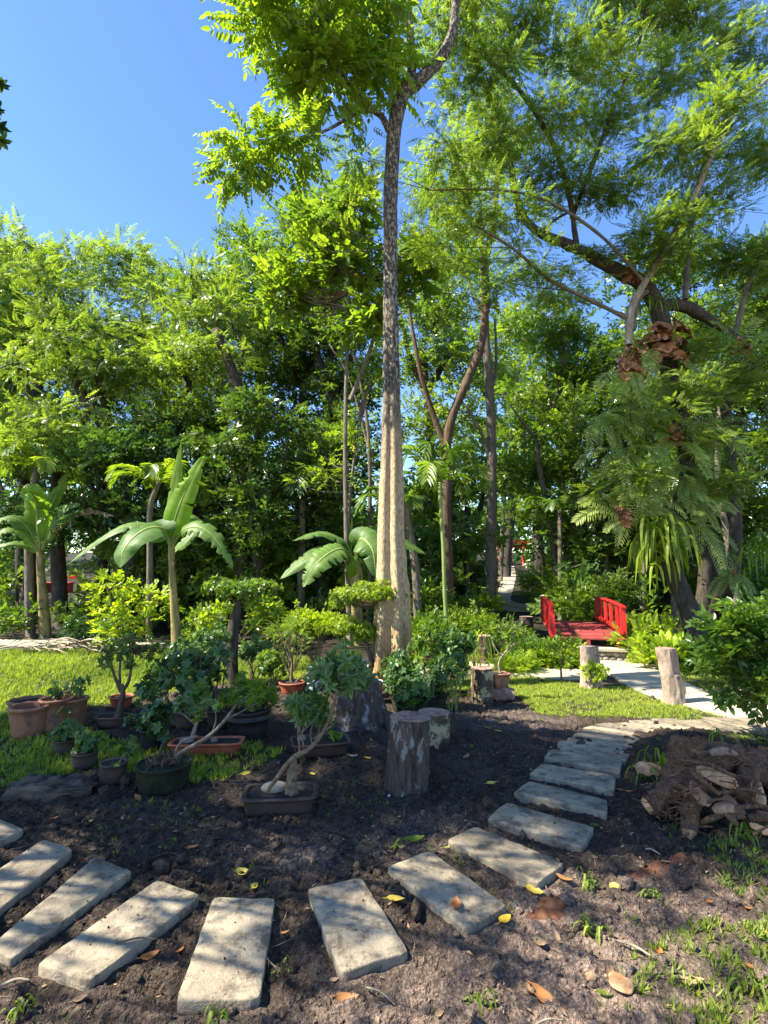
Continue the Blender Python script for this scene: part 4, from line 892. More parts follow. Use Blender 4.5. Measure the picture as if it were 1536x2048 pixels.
banana('banana plant at the far left with a broad backlit leaf', Dl, [(92, 1276), (86, 1200), (82, 1150), (80, 1100)], [11, 9, 7.5, 7], [
 dict(p=[(80, 1110, 0), (76, 1060, -.1), (72, 1010, -.25), (62, 985, -.5), (46, 985, -.7)], w=66, y=1, N=(0, -1, .2), tear=.05),
 dict(p=[(80, 1110, 0), (100, 1020, .1), (135, 955, .15), (196, 912, .1)], w=28, y=1, N=(.3, -.9, .3)),
 dict(p=[(80, 1110, 0), (100, 1055, -.1), (125, 1018, -.2), (160, 1010, -.3)], w=50, N=(0, -.7, .7)),
 dict(p=[(80, 1110, 0), (55, 1055, -.2), (15, 1036, -.4), (-50, 1060, -.6)], w=44, N=(0, -.6, .8)),
 dict(p=[(80, 1110, 0), (50, 1070, -.3), (10, 1060, -.6), (-30, 1100, -.8)], w=34, N=(0, -.6, .8), tear=.4),
 dict(p=[(82, 1110, 0), (105, 1065, .1), (140, 1032, .1), (175, 1022, .1), (228, 1032, .1)], w=30, d=1, tear=.5, N=(0, -.8, .6)),
 dict(p=[(82, 1115, 0), (60, 1092, -.1), (20, 1088, -.3), (-30, 1098, -.4)], w=26, N=(0, -.7, .7), tear=.5)])
banana('low banana plant left of the tall trunk with a wide drooping leaf', Dr, [(712, 1215), (712, 1160), (708, 1115)], [12, 14, 10], [
 dict(p=[(706, 1120, 0), (690, 1085, -.1), (640, 1066, -.3), (585, 1082, -.5)], w=40, N=(0, -.5, 1)),
 dict(p=[(706, 1118, 0), (680, 1100, -.3), (620, 1112, -.6), (560, 1158, -.8)], w=52, N=(-.2, -.8, .7), tear=.4),
 dict(p=[(706, 1118, 0), (680, 1098, -.5), (635, 1125, -.9), (606, 1174, -1.0)], w=66, N=(-.2, -.9, .5), tear=.35),
 dict(p=[(712, 1112, 0), (722, 1078, -.4), (745, 1100, -.7), (752, 1155, -.8)], w=70, N=(.1, -1, .4), tear=.15),
 dict(p=[(714, 1110, 0), (750, 1072, .1), (800, 1082, .1), (850, 1108, .1)], w=36, N=(0, -.8, .6)),
 dict(p=[(712, 1108, 0), (735, 1068, .1), (770, 1060, .2), (800, 1072, .2)], w=50, N=(0, -.7, .7)),
 dict(p=[(703, 1110, 0), (703, 1060, 0), (704, 1034, 0)], w=6, y=1, N=(0, -1, 0)),
 dict(p=[(700, 1170, 0), (704, 1140, -.2), (714, 1108, -.2)], w=26, y=1, N=(0, -1, 0))])

# ================================================================== PALMS, FERNS, ORCHIDS
def frond_mesh(path, pairs, ll, lw, droop=.5, n=None, ang=55, tint=.5, both=True, taper=.75, N=Z_, stem=.006):
    mb = MB(); p = smoothpath(path, pairs + 3); T = norm(np.gradient(p, axis=0)); tube(mb, p, [stem * 1.6, stem, stem * .3], 5, len(p), tint=.6)
    Vs = []; Fs = []
    for i in range(2, len(p) - 1):
        s = i / (len(p) - 1); S = norm(np.cross(T[i], N)); up = np.cross(S, T[i]); q = (sin(pi * (.12 + .82 * s)) ** taper)
        for sg in (-1, 1):
            a = radians(ang + random.uniform(-8, 8)) * (1 - .35 * s); d = norm(T[i] * cos(a) + S * sg * sin(a) + up * .1 - Z_ * random.uniform(0, .12)); sd_ = norm(np.cross(up, d)); L = ll * q * random.uniform(.88, 1.08)
            V = [p[i], p[i] + d * L * .35 + sd_ * lw * .5, p[i] + d * L * .7 + sd_ * lw * .4 - Z_ * droop * L * .18, p[i] + d * L - Z_ * droop * L * .5, p[i] + d * L * .7 - sd_ * lw * .4 - Z_ * droop * L * .18, p[i] + d * L * .35 - sd_ * lw * .5]
            k = len(Vs); Vs += V; Fs += [[k, k + 1, k + 2, k + 3], [k, k + 3, k + 4, k + 5]]
    mb.add(np.array(Vs), np.array(Fs), tint + random.uniform(-.12, .12)); return mb
def palm(label, D, stem, rs, crown, n, L, ll=.42, lw=.05, mat='leaf_mid', name='palm_tree', pairs=18, elev=(.1, 1.1), tint=.5, az=None, shaft=None, droop=.5):
    k = D / F; pts = [Q(x, y, D) for x, y in stem]; pts[0][2] = gz(pts[0][0], pts[0][1]) - .05; c = Q(*crown, D)
    t = thing(name, label, 'palm', pts[0]); mb = MB(); tube(mb, pts + ([c] if np.linalg.norm(c - pts[-1]) > .05 else []), [v * k for v in rs], 9, 22, rough=.05); mb.build('trunk', M['stem_green'] if shaft else M['bark_grey'], t)
    for i in range(n):
        a = (az[i] if az else 2 * pi * i / n + random.uniform(-.25, .25)); e = random.uniform(*elev); h = np.array([cos(a), sin(a), 0]); Li = L * random.uniform(.8, 1.1)
        path = [c, c + (h * cos(e) + Z_ * sin(e)) * Li * .35, c + h * Li * cos(e) * .8 + Z_ * sin(e) * Li * .5, c + h * Li * (cos(e) * .9 + .12) + Z_ * (sin(e) * .5 - .28) * Li]
        frond_mesh(path, pairs, ll, lw, droop, tint=tint).build('frond', M[mat], t, False)
palm('slim green stemmed palm right of the tall trunk, fronds spreading at mid height', 10.6, [(899, 1320), (890, 1200), (887, 1100), (881, 1010)], [4.6, 4, 4, 4], (880, 965), 11, 1.55, .44, .045, shaft=1, tint=.5, elev=(.2, 1.35))
palm('small palm with grey trunk peeking out right behind the tall trunk', 12.5, [(838, 1222), (830, 1130), (818, 1060)], [9, 8, 7], (812, 1005), 8, 1.3, .42, .06, tint=.35, elev=(-.2, .9))
palm('palm with backlit fronds behind the middle banana plant', 11.8, [(300, 1240), (300, 1120), (300, 1020)], [6, 6, 5], (318, 965), 8, 1.15, .36, .07, mat='leaf_bright', tint=.4, elev=(0, 1.0))
palm('dark fan of palm fronds left of the tall trunk in the shade', 13.5, [(600, 1240), (602, 1150), (604, 1080)], [8, 7, 6], (604, 1000), 11, 1.7, .6, .05, mat='leaf_dark', tint=.5, elev=(-.1, 1.2))
palm('palm with yellowish fronds above the left banana plant', 12.8, [(62, 1260), (58, 1130), (60, 1020)], [9, 8, 7], (75, 935), 8, 1.3, .4, .07, mat='leaf_bright', tint=.35, elev=(-.1, .9))
palm('palm crown showing high among the dark trees, left of centre', 15, [(352, 1230), (350, 1000), (345, 900)], [8, 7, 6], (345, 875), 9, 1.5, .5, .07, mat='leaf_dark', tint=.6)
palm('young palm left of the far path, low fronds', 19, [(935, 1190), (935, 1150)], [5, 4], (935, 1110), 8, 1.2, .4, .06, tint=.5)
palm('small palm in the shade behind the footbridge', 17, [(1210, 1195), (1212, 1150)], [5, 4], (1215, 1060), 8, 1.3, .4, .06, mat='leaf_dark', tint=.7)
for (x, y, D, l) in ((1120, 1020, 17, 'palm head in the dark thicket over the footbridge'), (1345, 1000, 13, 'palm fronds hidden behind the fern tree trunk')):
    palm(l, D, [(x, 1215), (x, y + 60)], [5, 4], (x, y), 8, 1.4, .45, .06, mat='leaf_mid', tint=.4)

def nest(label, c, size, nn, fr, D):
    """brown basket fern: shield leaves round the bark and green fronds arching out"""
    t = thing('basket_fern', label, 'fern', c, 'basket ferns growing on the spreading tree')
    for i in range(int(nn * 1.7)):
        a = random.uniform(-pi * .95, -.05); e = random.uniform(-.5, .9); d = norm(np.array([cos(a), sin(a), e])); o = np.asarray(c) + d * size * random.uniform(.3, 1.0) * np.array([.8, .6, 1.35])
        mb = MB(); nrm = norm(d + np.array([0, -.2, .2])); ax = norm(np.cross(nrm, norm(rng.normal(0, 1, 3)))); sd_ = np.cross(nrm, ax); s = size * random.uniform(.24, .44)
        V = [o]; m = 13
        for j in range(m):
            th = 2 * pi * j / m; V.append(o + (ax * cos(th) + sd_ * sin(th) * .55) * s * random.uniform(.6, 1.25) + nrm * s * random.uniform(.15, .6))
        mb.add(np.array(V), np.array([[0, 1 + j, 1 + (j + 1) % m] for j in range(m)]), random.random()); mb.build('shield_leaf', M['nest'], t)
    for (dx, dz, dy, L) in fr:
        d = np.array([dx, dy, dz]); d = d / (np.linalg.norm(d) + 1e-6); hz = norm(d * np.array([1, 1, 0]))
        p0 = np.asarray(c) + d * size * .2; path = [p0, p0 + d * L * .4 + Z_ * L * .1, p0 + d * L * .75 + Z_ * L * .05, p0 + d * L - Z_ * L * .12]
        frond_mesh(path, 17, L * .22, L * .034, .3, ang=68, tint=.6, N=norm(np.array([0, -.7, .7])), taper=.6, stem=.004).build('frond', M['leaf_fern'], t, False)
def fr(n, xr, zr, L): return [(random.uniform(*xr), random.uniform(*zr), random.uniform(-.7, .05), L * random.uniform(.8, 1.15)) for _ in range(n)]
nest('largest basket fern, brown shield leaves round the trunk where it turns', Q(1322, 700, DT - .2), .55, 34, fr(8, (-1, 1), (-1, .5), .8), DT)
nest('ragged brown basket fern bulging left of the trunk, below the largest', Q(1262, 742, DT - .3), .42, 26, fr(7, (-1, .4), (-1.2, .1), .85), DT)
nest('basket fern on the trunk between the upper brown clumps and the orchids', Q(1352, 880, DT - .2), .30, 14, fr(9, (-1, .9), (-.8, .3), .85), DT)
nest('basket fern with pale sunlit fronds reaching left above the footbridge', Q(1248, 1040, DT - .4), .24, 16, [(-1, .45, -.2, .95), (-1, .25, -.3, .8), (-1, .05, -.2, 1.0), (-.9, -.35, -.5, .55), (-.5, -.9, -.4, .5), (-.6, .8, 0, .6), (.6, .5, -.3, .7), (.2, .9, -.3, .7), (1, .2, -.3, .8)], DT)
nest('basket fern on the dark limb where it meets the trunk top', Q(1255, 560, DT - .12), .26, 14, fr(4, (-1, 1), (-.6, .9), .5), DT)
nest('basket fern on the right hand limb near the frame edge', Q(1478, 700, DT + .0), .26, 12, fr(8, (-1, .8), (-.5, .6), .75), DT)
nest('small basket fern behind the orchid tuft, on the bare trunk', Q(1385, 1000, DT - .15), .22, 10, fr(8, (-.6, 1), (-.6, .6), .7), DT)
nest('green fern tuft hanging at right edge on the leaning trunk', Q(1470, 1145, DT + .3), .16, 5, fr(9, (-1, .6), (-.9, .3), .6), DT)
for (x, y) in ((1200, 830), (1300, 800), (1240, 900), (1420, 860), (1330, 950), (1368, 760), (1295, 1010), (1395, 950), (1400, 1050)):
    t = thing('hanging_fern', {1200: 'fern hanging left of the trunk under the ragged brown clump', 1300: 'fern drooping straight below the largest brown clump', 1240: 'fern fronds hanging in mid air left of the trunk, above the sunlit fronds', 1420: 'fern spreading to the right of the fern covered trunk', 1330: 'fern drooping above the orchid tuft', 1368: 'fern spilling down the right side of the largest brown clump', 1295: 'fern between the sunlit fronds and the orchid tuft', 1395: 'fern low on the right side of the trunk', 1400: 'fern at the right shoulder of the orchid tuft'}[x], 'fern', Q(x, y, DT))
    for (dx, dz, dy, L) in fr(9, (-1, 1), (-1.3, .3), .85):
        d = norm(np.array([dx, dy, dz])); p0 = Q(x, y, DT - .2); frond_mesh([p0, p0 + d * L * .4 + Z_ * .1, p0 + d * L * .75 + Z_ * .03, p0 + d * L - Z_ * .15], 17, L * .20, L * .032, .3, ang=68, tint=.45, N=norm(np.array([0, -.6, .8])), taper=.6).build('frond', M['leaf_fern'], t, False)
def straps(label, c, n, L, xr=(-1, 1), mat='leaf_bright', tint=.5, w=.03, name='strap_orchid', cat='orchid', up=(.1, .9), r0=.12, base=None):
    t = thing(name, label, cat, c); c = np.asarray(c, float)
    for i in range(n):
        a = random.uniform(0, 2 * pi); h = np.array([cos(a), sin(a), 0]); h[0] = np.clip(h[0], *xr); e = random.uniform(*up); Li = L * random.uniform(.65, 1.1); o = c + rng.normal(0, r0, 3) * np.array([1, .6, 1])
        path = smoothpath([o, o + (h * .8 + Z_ * e) * Li * .28, o + h * Li * .42 + Z_ * (e * .28 - .10) * Li, o + h * Li * .52 - Z_ * Li * (.62 - e * .35)], 9)
        T = norm(np.gradient(path, axis=0)); S = norm(np.cross(T, h + Z_ * .4 + 1e-3)); s = np.linspace(0, 1, 9); wd = w * np.minimum(1, (1.02 - s) * 4) * np.minimum(1, .6 + s * 2)
        nn = np.cross(S, T); V = np.stack([path + S * wd[:, None] * .5 + nn * wd[:, None] * .18, path, path - S * wd[:, None] * .5 + nn * wd[:, None] * .18], 1).reshape(-1, 3)
        i_ = np.arange(8)[:, None] * 3; j = np.arange(2)[None]; mb = MB(); mb.add(V, np.stack([i_ + j, i_ + j + 1, i_ + j + 4, i_ + j + 3], -1).reshape(-1, 4), np.clip(tint + random.gauss(0, .2), 0, 1)); mb.build('leaf', M[mat], t)
    return t
straps('big tuft of long strap leaves hanging from the fern covered trunk', Q(1325, 1085, DT - .35), 95, 1.1, up=(.0, .9), r0=.17, w=.062, tint=.75)
straps('tuft of arching strap leaves at the right edge', Q(1515, 1110, DT + .2), 36, .9, up=(.2, 1.1), r0=.14, tint=.4)
straps('strap leaved tuft on the high dark limb', Q(1310, 610, DT - .2), 26, .6, tint=.2, w=.03)

# ================================================================== SHRUBS AND GROUND PLANTS
def shrub(name, label, cat, base, ells, tms, leaf, nsub=10, subr=.14, ns=12, scale=.5, stems=6, sr=.01, tint=.5, bark='twig', group=None, flat=.8, stem_h=None, spread=.3, tj=.2, out=1., trunk=None, every=1):
    base = np.asarray(base, float); t = thing(name, label, cat, base, group)
    cr = MB(); cs = make_crown(cr, tms, ells, nsub, subr, ns, scale, flat, tint, .5, out, tj=tj); mb = MB()
    att = []
    if trunk: 
        tube(mb, trunk[0], trunk[1], 10, 18, rough=.15, freq=12); att = list(smoothpath(trunk[0], 12)[4:])
    else:
        for i in range(stems):
            a = random.uniform(0, 2 * pi); c = random.choice(cs)[0]; b = base + np.array([cos(a), sin(a), 0]) * spread * .15; m = b * .5 + c * .5 + np.array([cos(a), sin(a), -.2]) * .08 * spread
            tube(mb, [b - Z_ * .03, m, c], [sr, sr * .75, sr * .35], 5, 8, rough=.15, freq=20); att += list(smoothpath([b, m, c], 7)[2:])
    if att: limbs_to(mb, att, cs, sr * .5, seg=4, every=every)
    if mb.n: mb.build('trunk' if trunk else 'stem', M[bark], t)
    tag(cr.build('foliage', M[leaf], t, False), kind='stuff'); return t
RO = [t_rosette(7, .065, .028, fn=leaf4, seed=s) for s in range(3)]
RO6 = [t_rosette(6, .075, .036, fn=leaf6, seed=s + 5) for s in range(3)]
OB = [t_rosette(6, .085, .048, fn=leaf6, seed=s + 9, elev=.25) for s in range(3)]
SM = [t_twig(9, .11, .035, .02, seed=s + 50) for s in range(4)]
BL = [t_twig(7, .26, .14, .075, fn=leaf6, seed=s + 60, up=.2, droop=.3) for s in range(3)]
def gs(px, py, D=None):
    g = G(px, py); return g
def sh_px(label, bx, by, ells, tms, leaf, cat='shrub', name='shrub', **k):
    g = G(bx, by); D = float(g[1]); return shrub(name, label, cat, g, [px_blob(x, y, D + (r[2] if len(r) > 2 else 0), r[0], r[1]) for (x, y, *r) in ells], tms, leaf, **k)
for (x, by, y, rx, ry, lf, lab) in ((372, 1398, 1315, 40, 34, 'leaf_blue', 'dense blue green bush left of the dark topiary trunk, nearest the lawn'), (330, 1410, 1345, 34, 26, 'leaf_mid', 'small round bush right beside the domed crown bonsai'), (545, 1380, 1330, 26, 24, 'leaf_mid', 'little shrub between the red potted bush and the dull green bush'), (800, 1405, 1345, 30, 34, 'leaf_gloss', 'dark leafy shrub hugging the right foot of the tall trunk'), (690, 1400, 1330, 34, 26, 'leaf_blue', 'leafy shrub standing just behind the broad stump'), (870, 1340, 1290, 36, 26, 'leaf_mid', 'tangled bush behind the planter')):
    sh_px(lab, x, by, [(x, y, rx, ry)], RO6, lf, nsub=26, subr=.11, ns=9, scale=.75, stems=7, sr=.007, tint=.5)
# yellow green shrub on the left lawn
sh_px('lime yellow broad leaved shrub between the two left banana plants', 250, 1300, [(225, 1185, 32, 32), (300, 1200, 34, 30), (250, 1240, 50, 35), (215, 1270, 28, 20)], BL, 'leaf_lime', nsub=12, subr=.25, ns=5, scale=.85, stems=9, sr=.012, tint=.55, flat=.9)
sh_px('flat topped papaya leaved plant with bright leaves behind the topiary tree', 455, 1300, [(430, 1235, 50, 14), (400, 1262, 30, 12), (500, 1200, 50, 20), (540, 1230, 20, 22)], BL, 'leaf_bright', nsub=10, subr=.2, ns=5, scale=.8, stems=6, tint=.7, flat=.4)
# topiary on dark trunk
g = G(468, 1372); D = float(g[1])
shrub('topiary_tree', 'flat topped clipped tree on a thick dark trunk, behind the potted plants', 'tree', g, [px_blob(475, 1185, D, 52, 24), px_blob(440, 1178, D, 30, 18), px_blob(520, 1180, D, 30, 18)], RO, 'leaf_mid', nsub=24, subr=.12, ns=18, scale=.85, sr=.014, tint=.4, bark='bark_dark', trunk=([g - Z_ * .05, Q(465, 1300, D), Q(468, 1250, D), Q(478, 1200, D)], [.085, .075, .08, .04]))
g = G(742, 1368); D = float(g[1]) - .25
shrub('topiary_tree', 'yellow green clipped tree with a domed head, against the left of the tall trunk', 'tree', G(738, 1372), [px_blob(725, 1185, D, 62, 24), px_blob(690, 1200, D, 38, 20), px_blob(770, 1190, D, 36, 22), px_blob(700, 1255, D, 34, 15), px_blob(730, 1268, D, 25, 12)], RO, 'leaf_bright', nsub=26, subr=.12, ns=20, scale=.72, sr=.012, tint=.55, bark='twig', trunk=([G(738, 1372), Q(742, 1320, D), Q(726, 1270, D), Q(722, 1215, D)], [.04, .035, .03, .02]))
sh_px('square clipped lime green hedge bush left of the tall trunk', 630, 1330, [(628, 1245, 42, 16), (600, 1250, 25, 12), (655, 1250, 22, 14)], SM, 'leaf_lime', nsub=26, subr=.13, ns=16, scale=1.1, stems=16, sr=.009, tint=.4, cat='hedge', name='clipped_bush')
sh_px('clipped bush with bare brown twigs, left part of the hedge behind the red pot', 580, 1345, [(578, 1262, 36, 20)], SM, 'leaf_olive', nsub=24, subr=.12, ns=9, scale=1.0, stems=22, sr=.008, tint=.5, cat='hedge', name='clipped_bush')
sh_px('rounded dull green bush right behind the dark topiary trunk', 505, 1365, [(505, 1305, 34, 28)], RO, 'leaf_blue', nsub=24, subr=.12, ns=12, scale=.8, stems=7, sr=.012, tint=.6)
sh_px('dull green bush left of the dark topiary trunk', 420, 1385, [(425, 1280, 36, 30), (400, 1320, 34, 26)], RO, 'leaf_blue', nsub=22, subr=.12, ns=12, scale=.8, stems=8, sr=.012, tint=.6)
# right of the tall trunk
sh_px('waist high glossy bush with upright stems, right of the tall trunk', 905, 1420, [(905, 1290, 36, 28), (905, 1330, 34, 30), (925, 1300, 25, 35), (880, 1345, 25, 25)], RO6, 'leaf_gloss', nsub=14, subr=.10, ns=8, scale=.85, stems=13, sr=.009, tint=.8, bark='stem_green')
sh_px('bush with reddish young leaves, between the tall trunk and the glossy bush', 850, 1390, [(850, 1300, 36, 30), (830, 1340, 25, 25), (860, 1265, 30, 20)], RO6, 'leaf_bright', nsub=11, subr=.12, ns=7, scale=.85, stems=8, sr=.008, tint=.2)
straps('clump of tall grassy leaves between the glossy bush and the hollow stump', G(930, 1345) + Z_ * .12, 40, .95, mat='leaf_bright', tint=.6, name='grassy_clump', cat='plant', up=(1.2, 2.2), r0=.10)
hedge = [(1000, 1262, 1310, 56, 24, 'leaf_mid', 'low clipped hedge bush left of the footbridge, behind the pale stones'), (940, 1250, 1300, 50, 22, 'leaf_bright', 'sunlit low bush behind the grassy clump'), (860, 1262, 1310, 36, 22, 'leaf_mid', 'dull bush visible right next to the tall trunk'), (1070, 1306, 1330, 40, 13, 'leaf_mid', 'spreading green shrub in front of the left railing'),
         (960, 1205, 1235, 34, 16, 'leaf_lime', 'lime low shrub by the foot of the straight grey trunk'), (905, 1215, 1245, 30, 14, 'leaf_bright', 'small sunlit shrub by the forked trunk'), (1125, 1312, 1334, 30, 12, 'leaf_lime', 'yellowish feathery shrub in front of the footbridge footing'), (1030, 1325, 1345, 36, 9, 'leaf_lime', 'low lime yellow border plant beside the crossing path')]
for (x, y, by, rx, ry, lf, lab) in hedge:
    sh_px(lab, x, by, [(x, y + 4, rx, ry), (x - rx * .5, y + 8, rx * .5, ry * .8), (x + rx * .5, y + 8, rx * .5, ry * .8)], SM if 'clip' in lab or 'border' in lab else TWs, lf, nsub=16, subr=.17, ns=12, scale=1.2 if 'clip' in lab or 'border' in lab else .75, stems=6, sr=.008, tint=.45)
strs = [((1115, 1180), (110, 36), 'leaf_bright', 'mass of fresh green shrubs along the right of the far path', 18, .5), ]
for i, (x, y, rx, ry, lf, lab) in enumerate([(1075, 1165, 34, 24, 'leaf_bright', 'fresh green shrub beside the far path, left one'), (1130, 1185, 40, 26, 'leaf_mid', 'fresh green shrub right behind the left railing'), (1180, 1215, 38, 18, 'leaf_mid', 'low shrub seen between the railings, beyond the deck'), (960, 1150, 36, 20, 'leaf_dark', 'dark clipped hedge left of the far path'), (1235, 1190, 34, 30, 'leaf_dark', 'dark shrub behind the right railing'), (1105, 1190, 24, 16, 'leaf_lime', 'bright ground shrub where the far path begins'),
    (900, 1160, 50, 22, 'leaf_dark', 'dark low hedge behind the forked trunk'), (860, 1210, 26, 30, 'leaf_mid', 'shrub in the shade just right of the tall trunk, further back')]):
    D = [23, 17, 15.5, 22, 15, 19, 20, 13][i]; b = Q(x, 1137, D); b[2] = gz(b[0], b[1]); c = Q(x, y, D)
    shrub('shrub', lab, 'shrub', b, [px_blob(x, y, D, rx, ry), (np.array([c[0], c[1] - .1, max(b[2] + .2, c[2] - .3)]), np.array([rx, rx, ry]) * D / F)], TWs, lf, nsub=16, subr=.28, ns=14, scale=1.0, stems=5, tint=.5, sr=.015)
# left background low plants
for i, (x, by, ry, rx, lf, lab, tm) in enumerate([(150, 1262, 30, 46, 'leaf_mid', 'low plant between the left banana plant and the lime shrub', TWs), (30, 1275, 34, 50, 'leaf_mid', 'leafy ground plant left of the left banana plant', BL), (190, 1288, 26, 36, 'leaf_gloss', 'dark leafy plant just behind the dry frond heap', BL), (560, 1290, 40, 50, 'leaf_mid', 'shaded leafy shrub behind the hedge, below the drooping banana leaf', BL), (400, 1290, 34, 36, 'leaf_gloss', 'dark shrub right of the middle banana stem', TWs), (640, 1275, 36, 40, 'leaf_dark', 'dark shrub under the third banana plant', TWs)]):
    sh_px(lab, x, by, [(x, by - ry, rx, ry)], tm, lf, nsub=16, subr=.25, ns=9, scale=.8, stems=5, tint=.4)
# broad leaved plants by the bridge on the right
for i, (x, by, rx, ry, lf, lab) in enumerate([(1290, 1290, 50, 26, 'leaf_bright', 'patch of glossy light green leaves beside the right railing'), (1345, 1300, 46, 28, 'leaf_bright', 'broad light green leaves in front of the fern covered trunk'), (1265, 1322, 30, 22, 'leaf_lime', 'lime leafed plant behind the short log at the path edge'), (1330, 1340, 34, 24, 'leaf_lime', 'large rounded lime leaves left of the tall notched post'), (1400, 1340, 40, 24, 'leaf_mid', 'green leafy plant right of the tall notched post')]):
    sh_px(lab, x, by, [(x, by - ry, rx, ry)], [t_twig(6, .2, .17, .10, fn=leaf6, seed=s + 70, up=.9, droop=-.3) for s in range(2)], lf, nsub=15, subr=.2, ns=4, scale=.85, stems=6, tint=.55, bark='stem_green', out=.5)
g = G(1192, 1378); D = float(g[1])
shrub('shrub', 'small round yellow leaved shrub at the foot of the cut post', 'shrub', g, [px_blob(1190, 1345, D, 24, 24)], RO, 'leaf_lime', nsub=40, subr=.06, ns=8, scale=.6, stems=9, sr=.006, tint=.85)
g = G(1123, 1362); D = float(g[1])
shrub('young_tree', 'little bare stemmed tree with loose leaves beside the crossing path', 'tree', g, [px_blob(1130, 1298, D, 38, 18)], SM, 'leaf_mid', nsub=22, subr=.10, ns=5, scale=1.2, stems=4, sr=.012, tint=.7, trunk=([g, Q(1122, 1330, D), Q(1126, 1305, D)], [.016, .013, .008]))
# big leafy bush of the right foreground
Db = 5.0; b = Q(1530, 1137, Db); b[2] = gz(b[0], b[1])
shrub('leafy_bush', 'large leafy bush with glossy leaves leaning in at the right edge', 'bush', b, [px_blob(1520, 1235, Db, 45, 26), px_blob(1465, 1265, Db, 38, 24), px_blob(1530, 1300, Db, 50, 40), px_blob(1455, 1325, Db, 40, 28), px_blob(1535, 1375, Db, 40, 36), px_blob(1480, 1375, Db, 35, 22), px_blob(1600, 1300, Db, 60, 90)], [t_twig(8, .24, .10, .052, fn=leaf6, seed=s + 80, up=.2, droop=.15) for s in range(4)], 'leaf_mid', nsub=11, subr=.13, ns=6, scale=.9, stems=8, sr=.007, tint=.35, every=1)

# ================================================================== FOOTBRIDGE, GATE
def board(mb, c, ax, ay, az, tint=.5, bev=.006):
    """box with chamfered long edges: centre and three half axis vectors"""
    c, ax, ay, az = [np.asarray(v, float) for v in (c, ax, ay, az)]; V = []; 
    ny, nz = np.linalg.norm(ay), np.linalg.norm(az); by, bz = 1 - bev / ny, 1 - bev / nz
    prof = [(-by, -1), (by, -1), (1, -bz), (1, bz), (by, 1), (-by, 1), (-1, bz), (-1, -bz)]
    for s in (-1, 1):
        for (y, z) in prof: V.append(c + ax * s + ay * y + az * z)
    j = np.arange(8); Fs = [np.stack([j, (j + 1) % 8, 8 + (j + 1) % 8, 8 + j], 1), np.array([list(range(8))[::-1], list(range(8, 16))])]
    mb.add(np.array(V), Fs, tint); return mb
nearY = 9.75; nl = Q(1106, 1276, nearY); nr = Q(1248, 1276, nearY); zd = nl[2]; cn = (nl + nr) / 2; W = (nr[0] - nl[0]) / 2
dirB = norm(np.array([.83, 3.4, 0])); sideB = np.array([dirB[1], -dirB[0], 0]); LB = 3.3
br = thing('footbridge', 'small red painted wooden footbridge with two boarded railings', 'footbridge', cn - Z_ * (zd - gz(cn[0], cn[1])))
nb = 15
for i in range(nb):
    s = (i + .5) / nb; z = zd - .02 + .035 * sin(pi * s)
    board(MB_ := MB(), cn + dirB * LB * s + Z_ * (z - zd) + sideB * 0, sideB * W * (1 + random.uniform(-.01, .01)), dirB * (LB / nb / 2 - .011), Z_ * .018, random.random()).build('deck_board', M['red_deck'], br, False)
for s in (-1, 0, 1):
    mb = MB(); 
    for i in range(8):
        a = i / 8; board(mb, cn + sideB * W * .8 * s + dirB * LB * (a + 1 / 16) + Z_ * (-.10 + .035 * sin(pi * (a + 1 / 16))), dirB * LB / 16.2, sideB * .03, Z_ * .055)
    mb.build('beam', M['red_deck'], br, False)
for s in (-1, 1):
    off = cn + sideB * s * (W - .03)
    for i, (a, wd) in enumerate([(.03, .055), (.20, .13), (.40, .13), (.60, .13), (.80, .13), (.97, .055)]):
        z = .035 * sin(pi * a); board(MB_ := MB(), off + dirB * LB * a * .98 + Z_ * (z + .275), dirB * wd, sideB * (.016 if wd > .1 else .045), Z_ * .275, random.random()).build('railing_board' if wd > .1 else 'railing_post', M['red_paint'], br, False)
    for (zz, h, wdd) in ((.57, .020, .045), (.12, .035, .028)):
        mb = MB(); 
        for i in range(10):
            a = (i + .5) / 10; a0, a1 = i / 10, (i + 1) / 10; d_ = dirB * LB / 20 + Z_ * (.035 * (sin(pi * a1) - sin(pi * a0)) / 2); board(mb, off + dirB * LB * a + Z_ * (zz + .035 * sin(pi * a)) + sideB * (0 if zz > .3 else -s * .045), d_, sideB * wdd, Z_ * h)
        mb.build('handrail' if zz > .3 else 'lower_rail', M['red_paint'], br, False)
for s in (-1, 1):
    off = cn + sideB * s * (W - .03)
    for a in (.03, .97):
        for zz in (.12, .45): rock(MB_ := MB(), off + dirB * LB * a * .98 - sideB * s * .048 + Z_ * (zz + .035 * sin(pi * a)) , (.011, .011, .011), 1, 0.); MB_.build('bolt', M['bark_dark'], br)
# stone footing
ft = thing('stone_footing', 'rough stone and concrete footing under the near end of the footbridge', 'footing', G(1190, 1312))
mb = MB(); fz = gz(cn[0], cn[1]); board(mb, cn + dirB * .05 + Z_ * (-.16 - .03), sideB * (W + .02), dirB * .18, Z_ * .03, .8, .01).build('cap', M['path'], ft, False)
mb = MB(); board(mb, cn + dirB * .08 + Z_ * (-.22 - (zd - .22 - fz) / 2 - .08), sideB * (W - .02), dirB * .13, Z_ * ((zd - .22 - fz) / 2 + .08)).build('wall', M['footing'], ft, False)
for i in range(11):
    for j in range(2):
        p = cn + sideB * W * ((i + .5 + j * .5) / 5.5 - 1) * .96 - dirB * .05; p = p + Z_ * (-.27 - j * .09 + random.uniform(-.01, .01))
        rock(MB_ := MB(), p, (.075, .05, .05), 2, .22, 1.8, random.random()); MB_.build('stone', M['footing'], ft)
